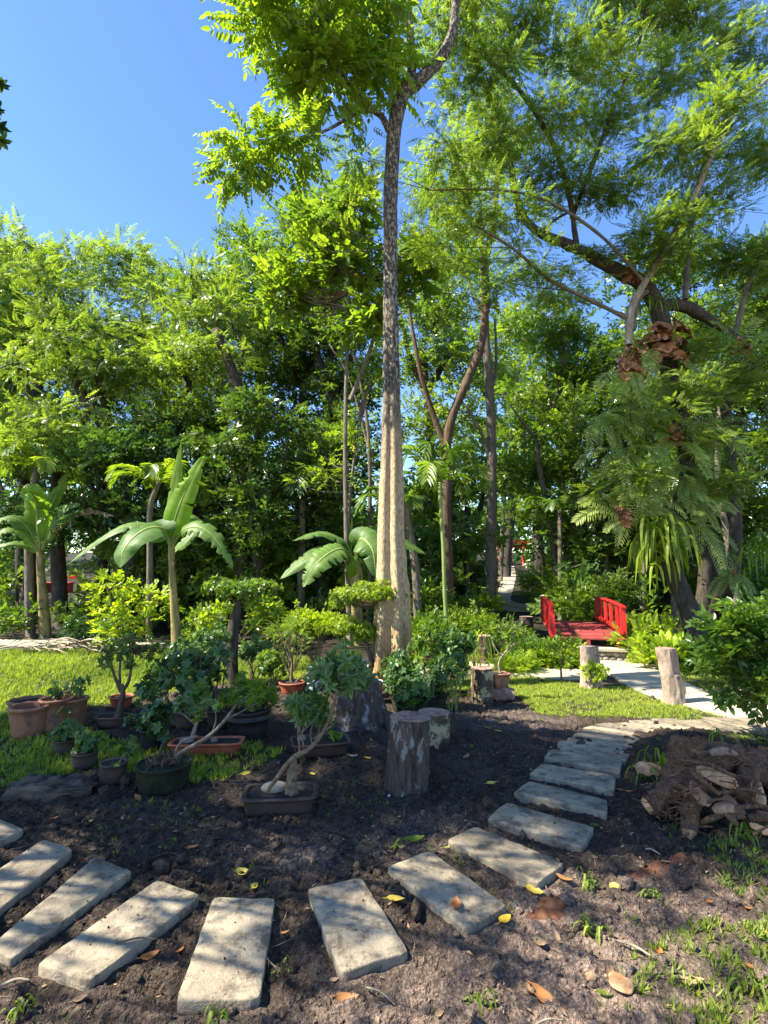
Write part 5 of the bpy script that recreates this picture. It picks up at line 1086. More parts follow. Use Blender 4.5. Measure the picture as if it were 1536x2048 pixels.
# red gate at the far end of the path
Dg = 44; gb = Q(1020, 1130, Dg); gb[2] = gz(gb[0], gb[1]); tg = thing('red_gate', 'red wooden gate with a double crossbar over the far end of the path', 'gate', gb)
k = Dg / F; zt = Q(1000, 1084, Dg)[2]
for x in (999, 1046):
    p = Q(x, 1100, Dg); tube(MB_ := MB(), [np.array([p[0], Dg, gb[2] - .1]), np.array([p[0], Dg, zt])], [.11, .10], 10, 4); MB_.build('post', M['red_paint'], tg)
a = Q(990, 1084, Dg); b_ = Q(1060, 1084, Dg); board(MB_ := MB(), (a + b_) / 2, (b_ - a) / 2, Y_ * .14, Z_ * .12).build('top_beam', M['red_paint'], tg, False)
a = Q(994, 1093, Dg); b_ = Q(1052, 1093, Dg); board(MB_ := MB(), (a + b_) / 2, (b_ - a) / 2, Y_ * .08, Z_ * .09).build('lower_beam', M['red_paint'], tg, False)
# a red bench in the shade at the far left
Db_ = 24.5; pb = Q(118, 1185, Db_); pb[2] = gz(pb[0], pb[1]); tbn = thing('red_bench', 'red bench half hidden in the dark plants on the far left', 'bench', pb); zb = pb[2] + .45
for i in range(3): board(MB_ := MB(), [pb[0], Db_ - .16 + i * .16, zb], X_ * .62, Y_ * .07, Z_ * .025).build('seat_board', M['red_paint'], tbn, False)
board(MB_ := MB(), [pb[0] + .2, Db_ + .25, zb + .28], X_ * .42, Y_ * .02, Z_ * .10).build('backrest', M['red_paint'], tbn, False)
for s in (-1, 1): board(MB_ := MB(), [pb[0] + s * .5, Db_, (zb - .03 + pb[2]) / 2], X_ * .035, Y_ * .2, Z_ * (zb - .03 - pb[2]) / 2).build('leg', M['red_paint'], tbn, False)
# ================================================================== POTS
def outline(kind, a, b, rot, n=40, rc=.35):
    th = np.arange(n) * 2 * pi / n
    if kind == 'round': x, y = np.cos(th), np.sin(th)
    else:
        e = 2 / 7. if kind == 'rect' else 2 / 3.; x = np.sign(np.cos(th)) * np.abs(np.cos(th)) ** e; y = np.sign(np.sin(th)) * np.abs(np.sin(th)) ** e
    return x, y, th
def pot(c, kind, a, b, H, rot=0, flare=.8, rim=.012, rimh=.02, thick=.015, soil=.02, scal=0, mat='terracotta', parent=None, bulge=0, feet=False, soil_mat='soil', bands=0):
    c = np.asarray(c, float); x, y, th = outline(kind, a, b, rot); n = len(th); cr, sr = cos(rot), sin(rot)
    L = [(flare * a - a, 0), (flare * a - a, 0.0)]; prof = [(-(1 - flare) * a - .005, 0)]
    for t in (0.02, .25, .5, .75): prof.append((-(1 - flare) * a * (1 - t) + bulge * sin(pi * t) * a, t * (H - rimh)))
    if bands: prof += [(-.001, (H - rimh) * .74), (.008, (H - rimh) * .75), (.008, (H - rimh) * .79), (0, (H - rimh) * .80)]
    prof += [(0, H - rimh - .002), (rim, H - rimh), (rim * 1.15, H - rimh * .5), (rim, H - .002), (rim * .4, H), (-thick * .7, H), (-thick, H - .004), (-thick, H - soil - .01)]
    V = []
    for i, (o, z) in enumerate(prof):
        k = scal * (np.sin(th * 9)) * (1 if z > H - rimh - .004 and o > -.5 * thick else 0)
        px_, py_ = x * (a + o + k), y * (b + o + k); V.append(np.c_[c[0] + px_ * cr - py_ * sr, c[1] + px_ * sr + py_ * cr, np.full(n, c[2] + z) + (k * .6 if scal else 0)])
    V = np.vstack(V); j = np.arange(n); j2 = (j + 1) % n; Fs = [np.stack([k * n + j, k * n + j2, (k + 1) * n + j2, (k + 1) * n + j], 1) for k in range(len(prof) - 1)]
    Fs.append(np.arange(n)[None, ::-1]); mb = MB(); mb.add(V, Fs); o = mb.build('pot', M[mat], parent)
    if soil is not None and soil < H * .6:
        mb = MB(); V = [[*(c[:2]), c[2] + H - soil + .012]]; R = 6
        for r_ in range(1, R + 1):
            f = r_ / R; px_, py_ = x * (a - thick + .002) * f, y * (b - thick + .002) * f; q = np.c_[c[0] + px_ * cr - py_ * sr, c[1] + px_ * sr + py_ * cr]
            V += np.c_[q, c[2] + H - soil + .012 * (1 - f) + (vn2(q[:, 0] * 45, q[:, 1] * 45) - .5) * .016 * (f < .95)].tolist()
        Fs = [np.stack([np.zeros(n, int), 1 + j, 1 + j2], 1)] + [np.stack([1 + k * n + j, 1 + (k + 1) * n + j, 1 + (k + 1) * n + j2, 1 + k * n + j2], 1) for k in range(R - 1)]
        mb.add(np.array(V), Fs); mb.build('soil', M[soil_mat], parent)
    return o
def pxm(px, D): return px * D / F
def pot_thing(name, label, cat, bx, by, wpx, hpx, kind='round', ratio=1., rot=0, group=None, mat='terracotta', D=None, **k):
    g = G(bx, by); a0 = pxm(wpx, g[1]) / 2
    b0 = a0 * ratio; g = g + np.array([g[0], g[1], 0]) / np.hypot(g[0], g[1]) * b0 * .9; g[2] = gz(g[0], g[1]) + k.pop('lift', 0) 
    a = wpx * g[1] / F / 2 * k.pop('ws', 1.); H = Q(bx, by - hpx, g[1] - b0 * .9)[2] - g[2]; t = thing(name, label, cat, g, group)
    pot(g, kind, a, a * ratio, H, rot, mat=mat, parent=t, **k); return t, g, H, float(g[1])
def plant_on(t, D, stems, tufts, tms, leaf, ns=10, sr=.05, scale=.7, tint=.5, bark='twig', roll=.6, names=None, dens=1.35):
    """stems: (px path, radii in px); tufts: (px, py, r px, n, dD)"""
    for i, (pth, rad) in enumerate(stems):
        mb = MB(); pts = [Q(p[0], p[1], D + (p[2] if len(p) > 2 else 0)) for p in pth]; tube(mb, pts, [r * D / F for r in rad], 8, len(pth) * 5, rough=.18, freq=30); mb.build('trunk' if i == 0 else 'branch', M[bark], t)
    cr = MB(); tw = MB(); ends = [Q(*p[:2], D + (p[2] if len(p) > 2 else 0)) for pth, _ in stems for p in pth[1:]]
    for (x, y, r, n, *dd) in tufts:
        n = int(n * dens)
        c = Q(x, y, D + (dd[0] if dd else 0)); R_ = r * D / F; q = rnd_dirs(n) * rng.random((n, 1)) ** .5 * R_
        place(cr, tms, c + q, norm(q / (R_ + 1e-6) + rng.normal(0, .4, (n, 3)) + [0, 0, .25]), scale, roll, tint, .25)
        if ends:
            E_ = np.array(ends); a = E_[np.argmin(np.linalg.norm(E_ - c, axis=1))]
            for qq in q[:max(2, n // 3)]: tube(tw, [a, a * .5 + (c + qq) * .5 + np.array([0, 0, -.01]), c + qq], [.004, .003, .0015], 4, 5, cap=False)
    if tw.n: tw.build('twigs_of_crown' if False else 'twig_work', M[bark], t)
    if cr.n: tag(cr.build('foliage', M[leaf], t, False), kind='stuff')
GP = 'terracotta pots on the lawn'
pot_thing('flower_pot', 'empty terracotta pot with a scalloped rim, frontmost of the cluster at the left edge', 'pot', 55, 1480, 64, 62, scal=.006, rim=.018, rimh=.03, flare=.82, soil=.10, group=GP)
t, g, H, D = pot_thing('flower_pot', 'flat scalloped pot standing behind the front terracotta pot', 'pot', 52, 1455, 62, 50, scal=.006, rim=.018, rimh=.03, flare=.85, soil=.03, group=GP)
t, g, H, D = pot_thing('flower_pot', 'deep terracotta pot with one side sunlit, right of the scalloped pot', 'pot', 108, 1468, 55, 66, rim=.012, rimh=.025, flare=.9, soil=.04, group=GP)
t, g, H, D = pot_thing('potted_plant', 'large terracotta pot with a straggly small leaved plant, rightmost of the left cluster', 'potted plant', 140, 1462, 55, 60, rim=.014, rimh=.02, flare=.85, soil=.02, group=GP)
plant_on(t, D, [([(143, 1412), (142, 1380), (150, 1350)], [2, 1.6, 1]), ([(158, 1412), (160, 1385), (162, 1360)], [1.6, 1.2, .8])], [(125, 1390, 18, 8), (150, 1380, 20, 8), (110, 1375, 14, 6), (160, 1362, 14, 5), (140, 1405, 16, 6), (130, 1425, 12, 4, -.2)], RO6, 'leaf_blue', scale=.72, tint=.4)
# bonsai with round crown on the left
t, g, H, D = pot_thing('bonsai', 'bonsai with a forked trunk and domed crown in an oval brown tray, left lawn edge', 'bonsai', 228, 1458, 66, 22, 'oval', .6, mat='clay_dark', rim=.008, rimh=.012, flare=.8)
plant_on(t, D, [([(236, 1440), (242, 1408), (246, 1385), (243, 1368)], [9, 5, 5, 3]), ([(245, 1388), (232, 1360), (222, 1330), (218, 1305)], [3.5, 3, 2, 1.2]), ([(245, 1385), (258, 1360), (263, 1330), (268, 1300)], [3.5, 3, 2, 1.2]), ([(240, 1370), (240, 1330), (245, 1300)], [2.5, 2, 1])],
         [(x, y, 17, 17, dz) for x, y, dz in ((215, 1300, 0), (232, 1285, .1), (255, 1278, -.1), (275, 1290, 0), (295, 1298, .1), (245, 1300, -.15), (270, 1310, .1), (222, 1318, -.1), (300, 1318, 0), (208, 1320, .1), (260, 1325, -.1), (320, 1290, 0))], RO, 'leaf_mid', scale=.62, tint=.35, bark='bark_brown')
pot_thing('flower_pot', 'small orange pot directly behind the domed crown bonsai', 'pot', 242, 1418, 42, 22, rim=.01, rimh=.015, mat='terracotta_red', soil=.02)
# dark small pots row
for (x, y, w_, h_, l, mt) in ((128, 1512, 32, 28, 'small dark pot with a yellowing leafy sprig, behind the other small dark pot', 'clay_dark'), (168, 1540, 46, 30, 'small dark pot full of round glossy leaves, in front in the grass', 'clay_dark')):
    t, g, H, D = pot_thing('potted_plant', l, 'potted plant', x, y, w_, h_, mat=mt, rim=.004, rimh=.01, flare=.95, soil=.01, group='small dark pots in the grass')
    plant_on(t, D, [([(x, y - h_), (x + 3, y - h_ - 15), (x + 10, y - h_ - 32)], [1.8, 1.4, .8])], [(x - 6, y - h_ - 14, 16, 8), (x + 12, y - h_ - 22, 14, 7), (x + 4, y - h_ - 34, 10, 4), (x + 30, y - h_ - 28, 14, 4)], OB, 'leaf_gloss', scale=.68, tint=.6)
t, g, H, D = pot_thing('potted_plant', 'brown pot with a bright folded leaf drooping over its front', 'potted plant', 225, 1572, 48, 40, mat='clay_dark', rim=.004, rimh=.01, flare=.92, soil=.012, group='small dark pots in the grass')
mb = MB(); place(mb, [t_rosette(1, .13, .035, seed=2, elev=.1)], [Q(224, 1533, D - .07)] * 2, [[.1, -.9, .1], [-.2, -.5, .6]], 1.0, .2); mb.build('leaf', M['leaf_bright'], t)
plant_on(t, D, [([(232, 1535), (245, 1515), (262, 1496)], [1.6, 1.3, .8])], [(262, 1492, 16, 6), (248, 1500, 10, 3)], OB, 'leaf_gloss', scale=.5, tint=.7)
t, g, H, D = pot_thing('potted_plant', 'dark pot with a spray of big paddle shaped leaves, left of the red tray', 'potted plant', 302, 1505, 44, 42, mat='plastic_black', rim=.006, rimh=.012, soil=.015)
plant_on(t, D, [([(302, 1462), (306, 1445), (312, 1425)], [2, 1.6, 1]), ([(302, 1462), (290, 1448), (275, 1440)], [1.6, 1.2, .8])], [(310, 1430, 20, 10), (330, 1440, 16, 6), (318, 1462, 18, 7, -.15), (290, 1440, 16, 6), (325, 1415, 16, 6), (262, 1440, 12, 4)], OB, 'leaf_gloss', scale=.85, tint=.6)
# big leafy hedge-like bonsai group in the middle left
t, g, H, D = pot_thing('potted_plant', 'round pink clay pot half hidden under broad blue green leaves', 'potted plant', 372, 1462, 44, 36, mat='clay_dark', rim=.01, rimh=.014, soil=.02)
plant_on(t, D, [([(372, 1425), (366, 1395), (352, 1360), (340, 1330)], [3, 2.4, 1.8, 1]), ([(372, 1425), (385, 1390), (398, 1350), (402, 1310)], [2.6, 2.2, 1.6, 1])],
         [(x, y, 20, 9, dz) for x, y, dz in ((300, 1370, .1), (325, 1355, -.1), (350, 1340, 0), (375, 1345, -.2), (395, 1325, 0), (345, 1375, -.25), (310, 1395, -.1), (370, 1375, -.2), (395, 1360, -.1), (285, 1385, 0), (415, 1345, 0), (330, 1330, .2), (380, 1310, .1), (360, 1320, -.1))], OB, 'leaf_blue', scale=.78, tint=.45)
t, g, H, D = pot_thing('potted_plant', 'square dark pot under thin vertical stems, behind the red tray', 'potted plant', 437, 1458, 44, 36, 'rect', 1., .3, mat='clay_dark', rim=.008, rimh=.012, soil=.015)
plant_on(t, D, [([(432, 1418), (433, 1380), (440, 1330), (446, 1280)], [2, 1.6, 1.3, .8]), ([(440, 1418), (446, 1370), (450, 1320)], [1.6, 1.3, .8]), ([(428, 1420), (420, 1380), (412, 1340)], [1.6, 1.2, .8])], [(x, y, 17, 10) for x, y in ((440, 1290), (420, 1320), (452, 1310), (400, 1340), (425, 1355), (410, 1372), (440, 1345))], OB, 'leaf_blue', scale=.7, tint=.6)
# large black round pot with a spreading azalea
t, g, H, D = pot_thing('bonsai', 'low spreading bright leaved bonsai in a big round black pot', 'bonsai', 495, 1488, 86, 62, mat='plastic_black', rim=.010, rimh=.02, flare=.78, soil=.03, bands=1)
plant_on(t, D, [([(505, 1420), (495, 1405), (478, 1398), (460, 1408)], [6, 4, 3, 2]), ([(500, 1412), (520, 1400), (540, 1390)], [3, 2.4, 1.4]), ([(495, 1408), (490, 1390), (498, 1375)], [2.6, 2, 1.2]), ([(500, 1425), (530, 1415), (560, 1405)], [2, 1.6, 1])],
         [(x, y, 15, 26, dz) for x, y, dz in ((460, 1385, .1), (480, 1372, 0), (500, 1368, .1), (520, 1375, 0), (540, 1385, .05), (470, 1395, -.15), (495, 1388, -.15), (518, 1392, -.2), (538, 1400, -.1), (450, 1400, 0), (480, 1360, .2), (505, 1400, -.25))], [t_rosette(7, .065, .019, fn=leaf4, seed=s) for s in range(3)], 'leaf_bright', scale=.85, tint=.25, bark='bark_grey')
rock(mb := MB(), Q(505, 1420, D - .1), (.03, .025, .02), 2); mb.build('stone', M['pebble'], t)
# red tray with the stones
t, g, H, D = pot_thing('bonsai_tray', 'long orange red oblong tray with two grey stones on its soil', 'tray', 413, 1516, 134, 28, 'rect', .36, radians(4), mat='terracotta_red', rim=.010, rimh=.012, flare=.85, thick=.018, soil=.014)
for (x, y, rr, l) in ((372, 1480, (.062, .05, .034), 'long grey stone'), (428, 1484, (.030, .025, .028), 'small round brown stone')): 
    mb = MB(); rock(mb, Q(x, y, D) * [1, 1, 0] + Z_ * (g[2] + H - .002), rr, 3, .18, 1.3, rot=.2); mb.build('stone', M['pebble'], t)['label'] = l
plant_on(t, D, [([(380, 1492), (388, 1462), (394, 1440), (385, 1410)], [5, 4, 3, 2]), ([(391, 1450), (375, 1435), (362, 1425)], [2.4, 2, 1.4]), ([(392, 1445), (398, 1425), (392, 1395)], [2.4, 1.8, 1.2])], [(390, 1420, 16, 5), (378, 1400, 16, 6), (405, 1395, 16, 6), (362, 1412, 14, 4), (388, 1425, 12, 3, -.2), (398, 1380, 14, 6)], OB, 'leaf_gloss', scale=.8, tint=.75, bark='bark_pale')
# mossy round pot with the diagonal branch
t, g, H, D = pot_thing('bonsai', 'mossy round pot with tangled roots and a long pale branch slanting to the upper right', 'bonsai', 325, 1592, 100, 50, mat='moss', rim=.006, rimh=.012, flare=.86, soil=.012, soil_mat='moss')
mb = MB()
for i in range(34):
    a = random.uniform(0, 2 * pi); p = g + np.array([cos(a), sin(a), 0]) * random.uniform(.02, .13) + Z_ * H; tube(mb, [p, p + Z_ * random.uniform(.02, .05) + rng.normal(0, .03, 3), p + rng.normal(0, .05, 3) * [1, 1, .4]], [.006, .005, .003], 5, 7, rough=.3, freq=50)
mb.build('roots', M['bark_brown'], t).name = 'root_tangle'
plant_on(t, D, [([(346, 1555), (346, 1528), (358, 1508), (395, 1487), (425, 1466), (452, 1438), (475, 1408), (500, 1390)], [5, 5, 4.5, 4, 3.6, 3, 2, 1.2]), ([(452, 1438), (480, 1425), (515, 1405)], [2, 1.6, 1]), ([(350, 1530), (352, 1500), (370, 1480), (395, 1472)], [2.4, 2.2, 2, 1.2]), ([(425, 1466), (432, 1440), (430, 1415)], [1.8, 1.4, .8])], [(432, 1408, 12, 4), (478, 1402, 12, 3)], OB, 'leaf_gloss', scale=.5, tint=.6, bark='bark_grey')
# red round pot with leafless bush
t, g, H, D = pot_thing('bonsai', 'airy bushy bonsai with bare brown branches in a small red round pot', 'bonsai', 583, 1392, 48, 24, mat='terracotta_red', rim=.012, rimh=.015, flare=.75, soil=.008)
plant_on(t, D, [([(583, 1372), (583, 1345), (584, 1322), (578, 1300)], [3.4, 2.6, 2.2, 1.5]), ([(583, 1355), (568, 1325), (555, 1290)], [2, 1.6, .9]), ([(584, 1345), (600, 1315), (608, 1280)], [2, 1.6, .9]), ([(584, 1372), (600, 1355), (618, 1338)], [1.8, 1.3, .8]), ([(580, 1320), (570, 1290), (565, 1265)], [1.6, 1.2, .7])], [(x, y, 13, 8) for x, y in ((560, 1275), (578, 1262), (595, 1270), (610, 1285), (548, 1290), (570, 1295), (600, 1300), (585, 1285))], SM, 'leaf_olive', scale=.8, tint=.4, bark='twig')
# dark oblong tray behind
t, g, H, D = pot_thing('bonsai_tray', 'dark oblong slanted tray with a pale stone, in front of the broad stump', 'tray', 640, 1518, 108, 30, 'rect', .62, radians(14), mat='clay_dark', rim=.010, rimh=.012, flare=.84, thick=.016, soil=.014)
mb = MB(); rock(mb, Q(603, 1472, D) * [1, 1, 0] + Z_ * (g[2] + H + .006), (.045, .035, .03), 3, .22, 1.4); mb.build('stone', M['pebble'], t)
plant_on(t, D, [([(604, 1492), (600, 1470), (598, 1440), (592, 1415)], [4, 3.4, 2, 1.2]), ([(600, 1468), (618, 1450), (640, 1425)], [2, 1.6, 1]), ([(628, 1478), (650, 1462), (668, 1448)], [3, 2.4, 1.6]), ([(665, 1480), (672, 1465)], [1.5, 1])], [(x, y, 15, 8) for x, y in ((585, 1405), (600, 1395), (615, 1408), (625, 1420), (640, 1400), (595, 1425), (612, 1432))] + [(672, 1470, 10, 4)], OB, 'leaf_mid', scale=.72, tint=.35)
# front bonsai
t, g, H, D = pot_thing('bonsai', 'large bonsai with ribbed trunk and long curving branch in the front dark tray', 'bonsai', 560, 1634, 134, 38, 'rect', .56, radians(5), mat='tray_dark', rim=.012, rimh=.014, flare=.9, thick=.020, soil=.014)
mb = MB(); rp = Q(548, 1562, D + .02) * [1, 1, 0] + Z_ * (g[2] + H + .012); rock(mb, rp, (.088, .05, .045), 3, .14, 1.1, rot=.15); mb.build('stone', M['pebble'], t)['label'] = 'smooth grey stone'
Dn = D - .03
def rib(th, s): return 1 + .10 * np.sin(th * 7 + s * 4) + .25 * np.clip(.25 - s, 0, 1)
mb = MB(); tube(mb, [np.array([Q(583, 1590, Dn)[0], Dn, g[2] + H - .03]), Q(582, 1565, Dn), Q(584, 1540, Dn), Q(586, 1518, Dn)], [v * D / F for v in (12, 10, 8, 7)], 22, 26, rough=.12, freq=40, flute=rib); mb.build('trunk', M['twig'], t)
for pth, rad in (([(534, 1582), (556, 1553), (575, 1527), (592, 1513), (622, 1495), (645, 1465), (660, 1430), (670, 1400), (672, 1380)], [4, 5, 5.5, 6.5, 5, 4.5, 4, 3.4, 3]), ([(672, 1385), (682, 1355), (678, 1330)], [2.4, 1.8, 1]), ([(672, 1392), (695, 1372), (715, 1360)], [2.4, 1.8, 1]), ([(600, 1512), (598, 1480), (592, 1440), (585, 1415)], [3, 2.2, 1.6, 1]), ([(625, 1492), (622, 1460), (638, 1430)], [2, 1.6, 1]), ([(640, 1470), (636, 1440), (642, 1410)], [2, 1.6, 1]), ([(610, 1505), (604, 1470), (612, 1440)], [2, 1.5, .9]), ([(668, 1400), (650, 1375), (640, 1350)], [2, 1.5, .9])):
    mb = MB(); tube(mb, [Q(x, y, Dn - .02) for x, y in pth], [r * .82 * D / F for r in rad], 9, len(pth) * 5, rough=.15, freq=40); mb.build('branch', M['twig'], t)
plant_on(t, D, [], [(x, y, 14, n, dz) for x, y, n, dz in ((585, 1412, 6, 0), (602, 1420, 7, -.05), (622, 1412, 6, 0), (640, 1402, 6, 0), (612, 1436, 5, -.05), (636, 1428, 6, 0), (648, 1432, 4, 0))] + [(x, y, 20, 8, dz) for x, y, dz in ((650, 1345, 0), (680, 1328, 0), (705, 1345, 0), (725, 1358, .05), (668, 1365, -.05), (640, 1368, 0), (700, 1368, -.05), (720, 1335, .1), (660, 1322, .1), (690, 1310, .1))], [t_rosette(6, .10, .036, fn=leaf6, seed=s + 9, elev=.3) for s in range(3)], 'leaf_blue', scale=.85, tint=.7, dens=1.)
# buckets
pot_thing('bucket', 'white plastic bucket behind the broad stump, left of the trunk', 'bucket', 632, 1384, 38, 46, mat='white_plastic', rim=.006, rimh=.012, flare=.8, thick=.006, soil=.2)
t, g, H, D = pot_thing('bucket', 'tall narrow white tub against the foot of the tall tree', 'bucket', 752, 1412, 26, 48, mat='white_plastic', rim=.005, rimh=.01, flare=.8, thick=.005, soil=.03)
# mossy planter
t, g, H, D = pot_thing('planter', 'long mossy planter box full of round glossy leaves, right of the tall trunk', 'planter', 838, 1428, 104, 36, 'rect', .5, radians(16), mat='moss', rim=.012, rimh=.02, flare=.93, thick=.02, soil=.02)
plant_on(t, D, [([(820, 1392), (815, 1360), (808, 1335)], [2.5, 2, 1.2]), ([(850, 1392), (852, 1370), (858, 1350)], [2.5, 2, 1.2])], [(x, y, 18, 14, dz) for x, y, dz in ((800, 1345, 0), (815, 1365, -.1), (835, 1370, -.15), (855, 1370, -.1), (870, 1362, 0), (800, 1382, -.1), (825, 1388, -.2), (848, 1385, -.15), (790, 1330, .1), (812, 1395, -.25), (868, 1380, 0), (785, 1365, 0), (840, 1350, .1))], OB, 'leaf_gloss', scale=.72, tint=.75)

# ================================================================== STUMPS AND POSTS
def stump(label, bx, by, wb, wt, hpx, bark, leanx=0, cat='stump', name='tree_stump', rings=True, flare=.12, notch=None, rough=.10, seed=0, top='cut_wood', hollow=False, group=None, knots=(), tilt=(0, 0)):
    g = G(bx, by); rb = pxm(wb, g[1]) / 2; g = g + np.array([g[0], g[1], 0]) / np.hypot(g[0], g[1]) * rb * .9; g[2] = gz(g[0], g[1]); D = g[1]; rb = pxm(wb, D) / 2; H = Q(bx, by - hpx, D + rb)[2] - g[2]; rt = pxm(wt, D) / 2; tp = g + np.array([pxm(leanx, D), 0, H])
    t = thing(name, label, cat, g, group); rr = np.random.default_rng(seed); n = 44; m = 36; th = np.arange(n) * 2 * pi / n; s = np.linspace(-.06, 1, m); V = []
    ph = rr.random(6) * 6; 
    for i, q in enumerate(s):
        r = rb + (rt - rb) * min(1, max(q, 0) ** .7) + rb * flare * math.exp(-max(q, 0) * 9)
        rad = r * (1 + .05 * np.sin(th * 2 + ph[0]) + .035 * np.sin(th * 3 + ph[1] + q * 2) + flare * .9 * np.exp(-max(q, 0) * 8) * np.sin(th * 5 + ph[2]))
        for (ka, kq, ks, kr) in knots: rad = rad + r * ks * np.exp(-((np.mod(th - ka + pi, 2 * pi) - pi) / kr) ** 2 - ((q - kq) / (kr * .45)) ** 2)
        if notch is not None and q > notch[0]:
            rad = rad * np.where(np.abs(np.mod(th - notch[1] + pi, 2 * pi) - pi) < notch[2], notch[3], 1.)
        c = g * (1 - q) + tp * q; z = c[2] + (np.cos(th) * tilt[0] + np.sin(th) * tilt[1]) * rad * max(q, 0)
        p = np.stack([c[0] + np.cos(th) * rad, c[1] + np.sin(th) * rad, z], 1); p = p + np.stack([np.cos(th), np.sin(th), 0 * th], 1) * (r * rough * 2 * (vn3(p * [28, 28, 6] + seed) - .5) + r * rough * (vn3(p * [70, 70, 18]) - .5))[:, None]; V.append(p)
    topring = V[-1]; V = np.vstack(V); j = np.arange(n); j2 = (j + 1) % n; Fs = [np.stack([k * n + j, k * n + j2, (k + 1) * n + j2, (k + 1) * n + j], 1) for k in range(m - 1)]
    mb = MB(); mb.add(V, Fs); mb.build('bark', M[bark], t)
    c = topring.mean(0); mb = MB(); R = [topring]
    for f, dz in ((.97, .004), (.9, .004), (.6, .003), (.3, 0)): R.append(c + (topring - c) * f + Z_ * ((dz if not hollow or f > .8 else -H * .25) + (vn2(topring[:, 0] * 60 * f, topring[:, 1] * 60) - .5)[:, None] * .008 * (f < .95)))
    V = np.vstack(R + [c[None] - Z_ * (H * .25 if hollow else 0)]); Fs = [np.stack([k * n + j, k * n + j2, (k + 1) * n + j2, (k + 1) * n + j], 1) for k in range(4)] + [np.stack([4 * n + j, 4 * n + j2, np.full(n, 5 * n)], 1)]
    mb.add(V, Fs); mb.build('cut_top', M[top], t); return t, tp, D
m, _nt, _o = newmat('bark_flaky'); _v = coords(_nt, (1, 1, .16)); _n = noise(_nt, 26, 7, .72, _v); _p = noise(_nt, 9, 5, .7, coords(_nt, (1, 1, .45))); _f = noise(_nt, 70, 4, .7, coords(_nt, (1, 1, .3)))
_c = ramp(_nt, _n, [(.32, (.025, .02, .017)), (.5, (.085, .065, .05)), (.72, (.17, .14, .115))]); _c = mixc(_nt, ramp(_nt, _p, [(.55, 0.), (.60, .8)]), _c, mixc(_nt, _f, (.16, .16, .15), (.42, .42, .38)))
_b = bump(_nt, _n, .9, .03); _b = bump(_nt, _f, .7, .01, _b); principled(_nt, _o, _c, .9, _b, .15); M['bark_flaky'] = m
M['bark_patch'] = plain('bark_patchy', (.04, .03, .02), (.11, .08, .05), 8, .85, .6, .015, spots=((.36, .31, .17), 7, .50))
M['bark_pinkish'] = plain('bark_pinkish', (.26, .18, .13), (.46, .36, .27), 16, .85, .7, .02, stretch=(1, 1, .4), spots=((.15, .10, .07), 8, .6))
stump('thick upright log with grey flaky bark and a knot near its top, in front', 813, 1590, 78, 76, 168, 'bark_flaky', leanx=8, rough=.07, seed=3, flare=.05, knots=((-2.5, .86, .16, .30),), tilt=(-.05, .0), cat='log', name='upright_log')
stump('short upright log with yellowish peeling patches, close behind the thick grey log', 868, 1494, 58, 60, 78, 'bark_patch', seed=8, rough=.06, flare=.02, cat='log', name='upright_log')
stump('upright log with a yellow patchy side, beside the potted twig at the lawn edge', 965, 1408, 40, 40, 76, 'bark_patch', seed=12, rough=.08, flare=.03, cat='log', name='upright_log')
stump('upright hollow brown log broken down one side, behind the patchy log', 963, 1330, 40, 38, 62, 'bark_brown', seed=15, rough=.12, hollow=True, notch=(.6, -1.9, .6, .8), cat='log', name='upright_log')
stump('dark small log in the green beside the far left corner of the footbridge', 1054, 1262, 24, 24, 30, 'bark_dark', seed=18, cat='log', name='upright_log')
stump('pale cut post just in front of the left railing', 1127, 1318, 28, 28, 40, 'bark_pinkish', seed=21, cat='post', name='log_post')
stump('pale cut post with a dark hollow behind the round yellow shrub', 1182, 1378, 38, 34, 88, 'bark_pinkish', seed=24, cat='post', name='log_post', notch=(.6, -1.2, .25, .8), rough=.08)
stump('short pale log by the right side of the path, half in the lime leaves', 1276, 1328, 28, 30, 44, 'bark_pinkish', seed=27, cat='post', name='log_post')
stump('tall pale notched post standing beside the path', 1350, 1412, 36, 34, 118, 'bark_pinkish', leanx=-12, seed=30, cat='post', name='log_post', notch=(.56, -1.0, .45, .62), rough=.09, knots=((-.2, .34, .25, .35), (-2.6, .5, .18, .4)))
stump('short pinkish log under the leafy bush at the right edge', 1497, 1417, 34, 32, 42, 'bark_pinkish', seed=33, cat='post', name='log_post')
stump('tiny pale stump far off in the shade right of the tall trunk', 865, 1212, 12, 11, 12, 'bark_pinkish', seed=36)
# broad root flared stump left of the tall trunk
g = G(722, 1462); D = g[1] + .25; k = D / F
t = thing('broad_stump', 'broad dark stump with spreading roots, left of the foot of the tall tree', 'stump', g); mb = MB()
def fl2(th, s): return 1 + .22 * (1 - s) ** 2 * np.sin(th * 5 + 1) + .05 * np.sin(th * 9)
b = Q(722, 1455, D); b[2] = gz(b[0], b[1]); tube(mb, [b - Z_ * .05, b + Z_ * .06, Q(720, 1400, D), Q(722, 1362, D)], [v * k for v in (62, 50, 42, 38)], 44, 30, rough=.10, freq=14, flute=fl2); mb.build('bark', M['bark_flaky'], t)
for pts in ([(745, 1425, 0), (770, 1445, -.1), (790, 1470, -.25)], [(690, 1435, 0), (672, 1462, -.15), (660, 1478, -.3)], [(720, 1440, -.1), (722, 1462, -.35)], [(750, 1430, .1), (790, 1440, .1), (815, 1452, .1)]):
    w3 = [Q(x, y, D + dz) for x, y, dz in pts]; w3[-1][2] = gz(w3[-1][0], w3[-1][1]) - .02; tube(mb := MB(), w3, [.10, .06, .02][-len(w3):], 10, 14, rough=.2, freq=12); mb.build('root', M['bark_dark'], t)
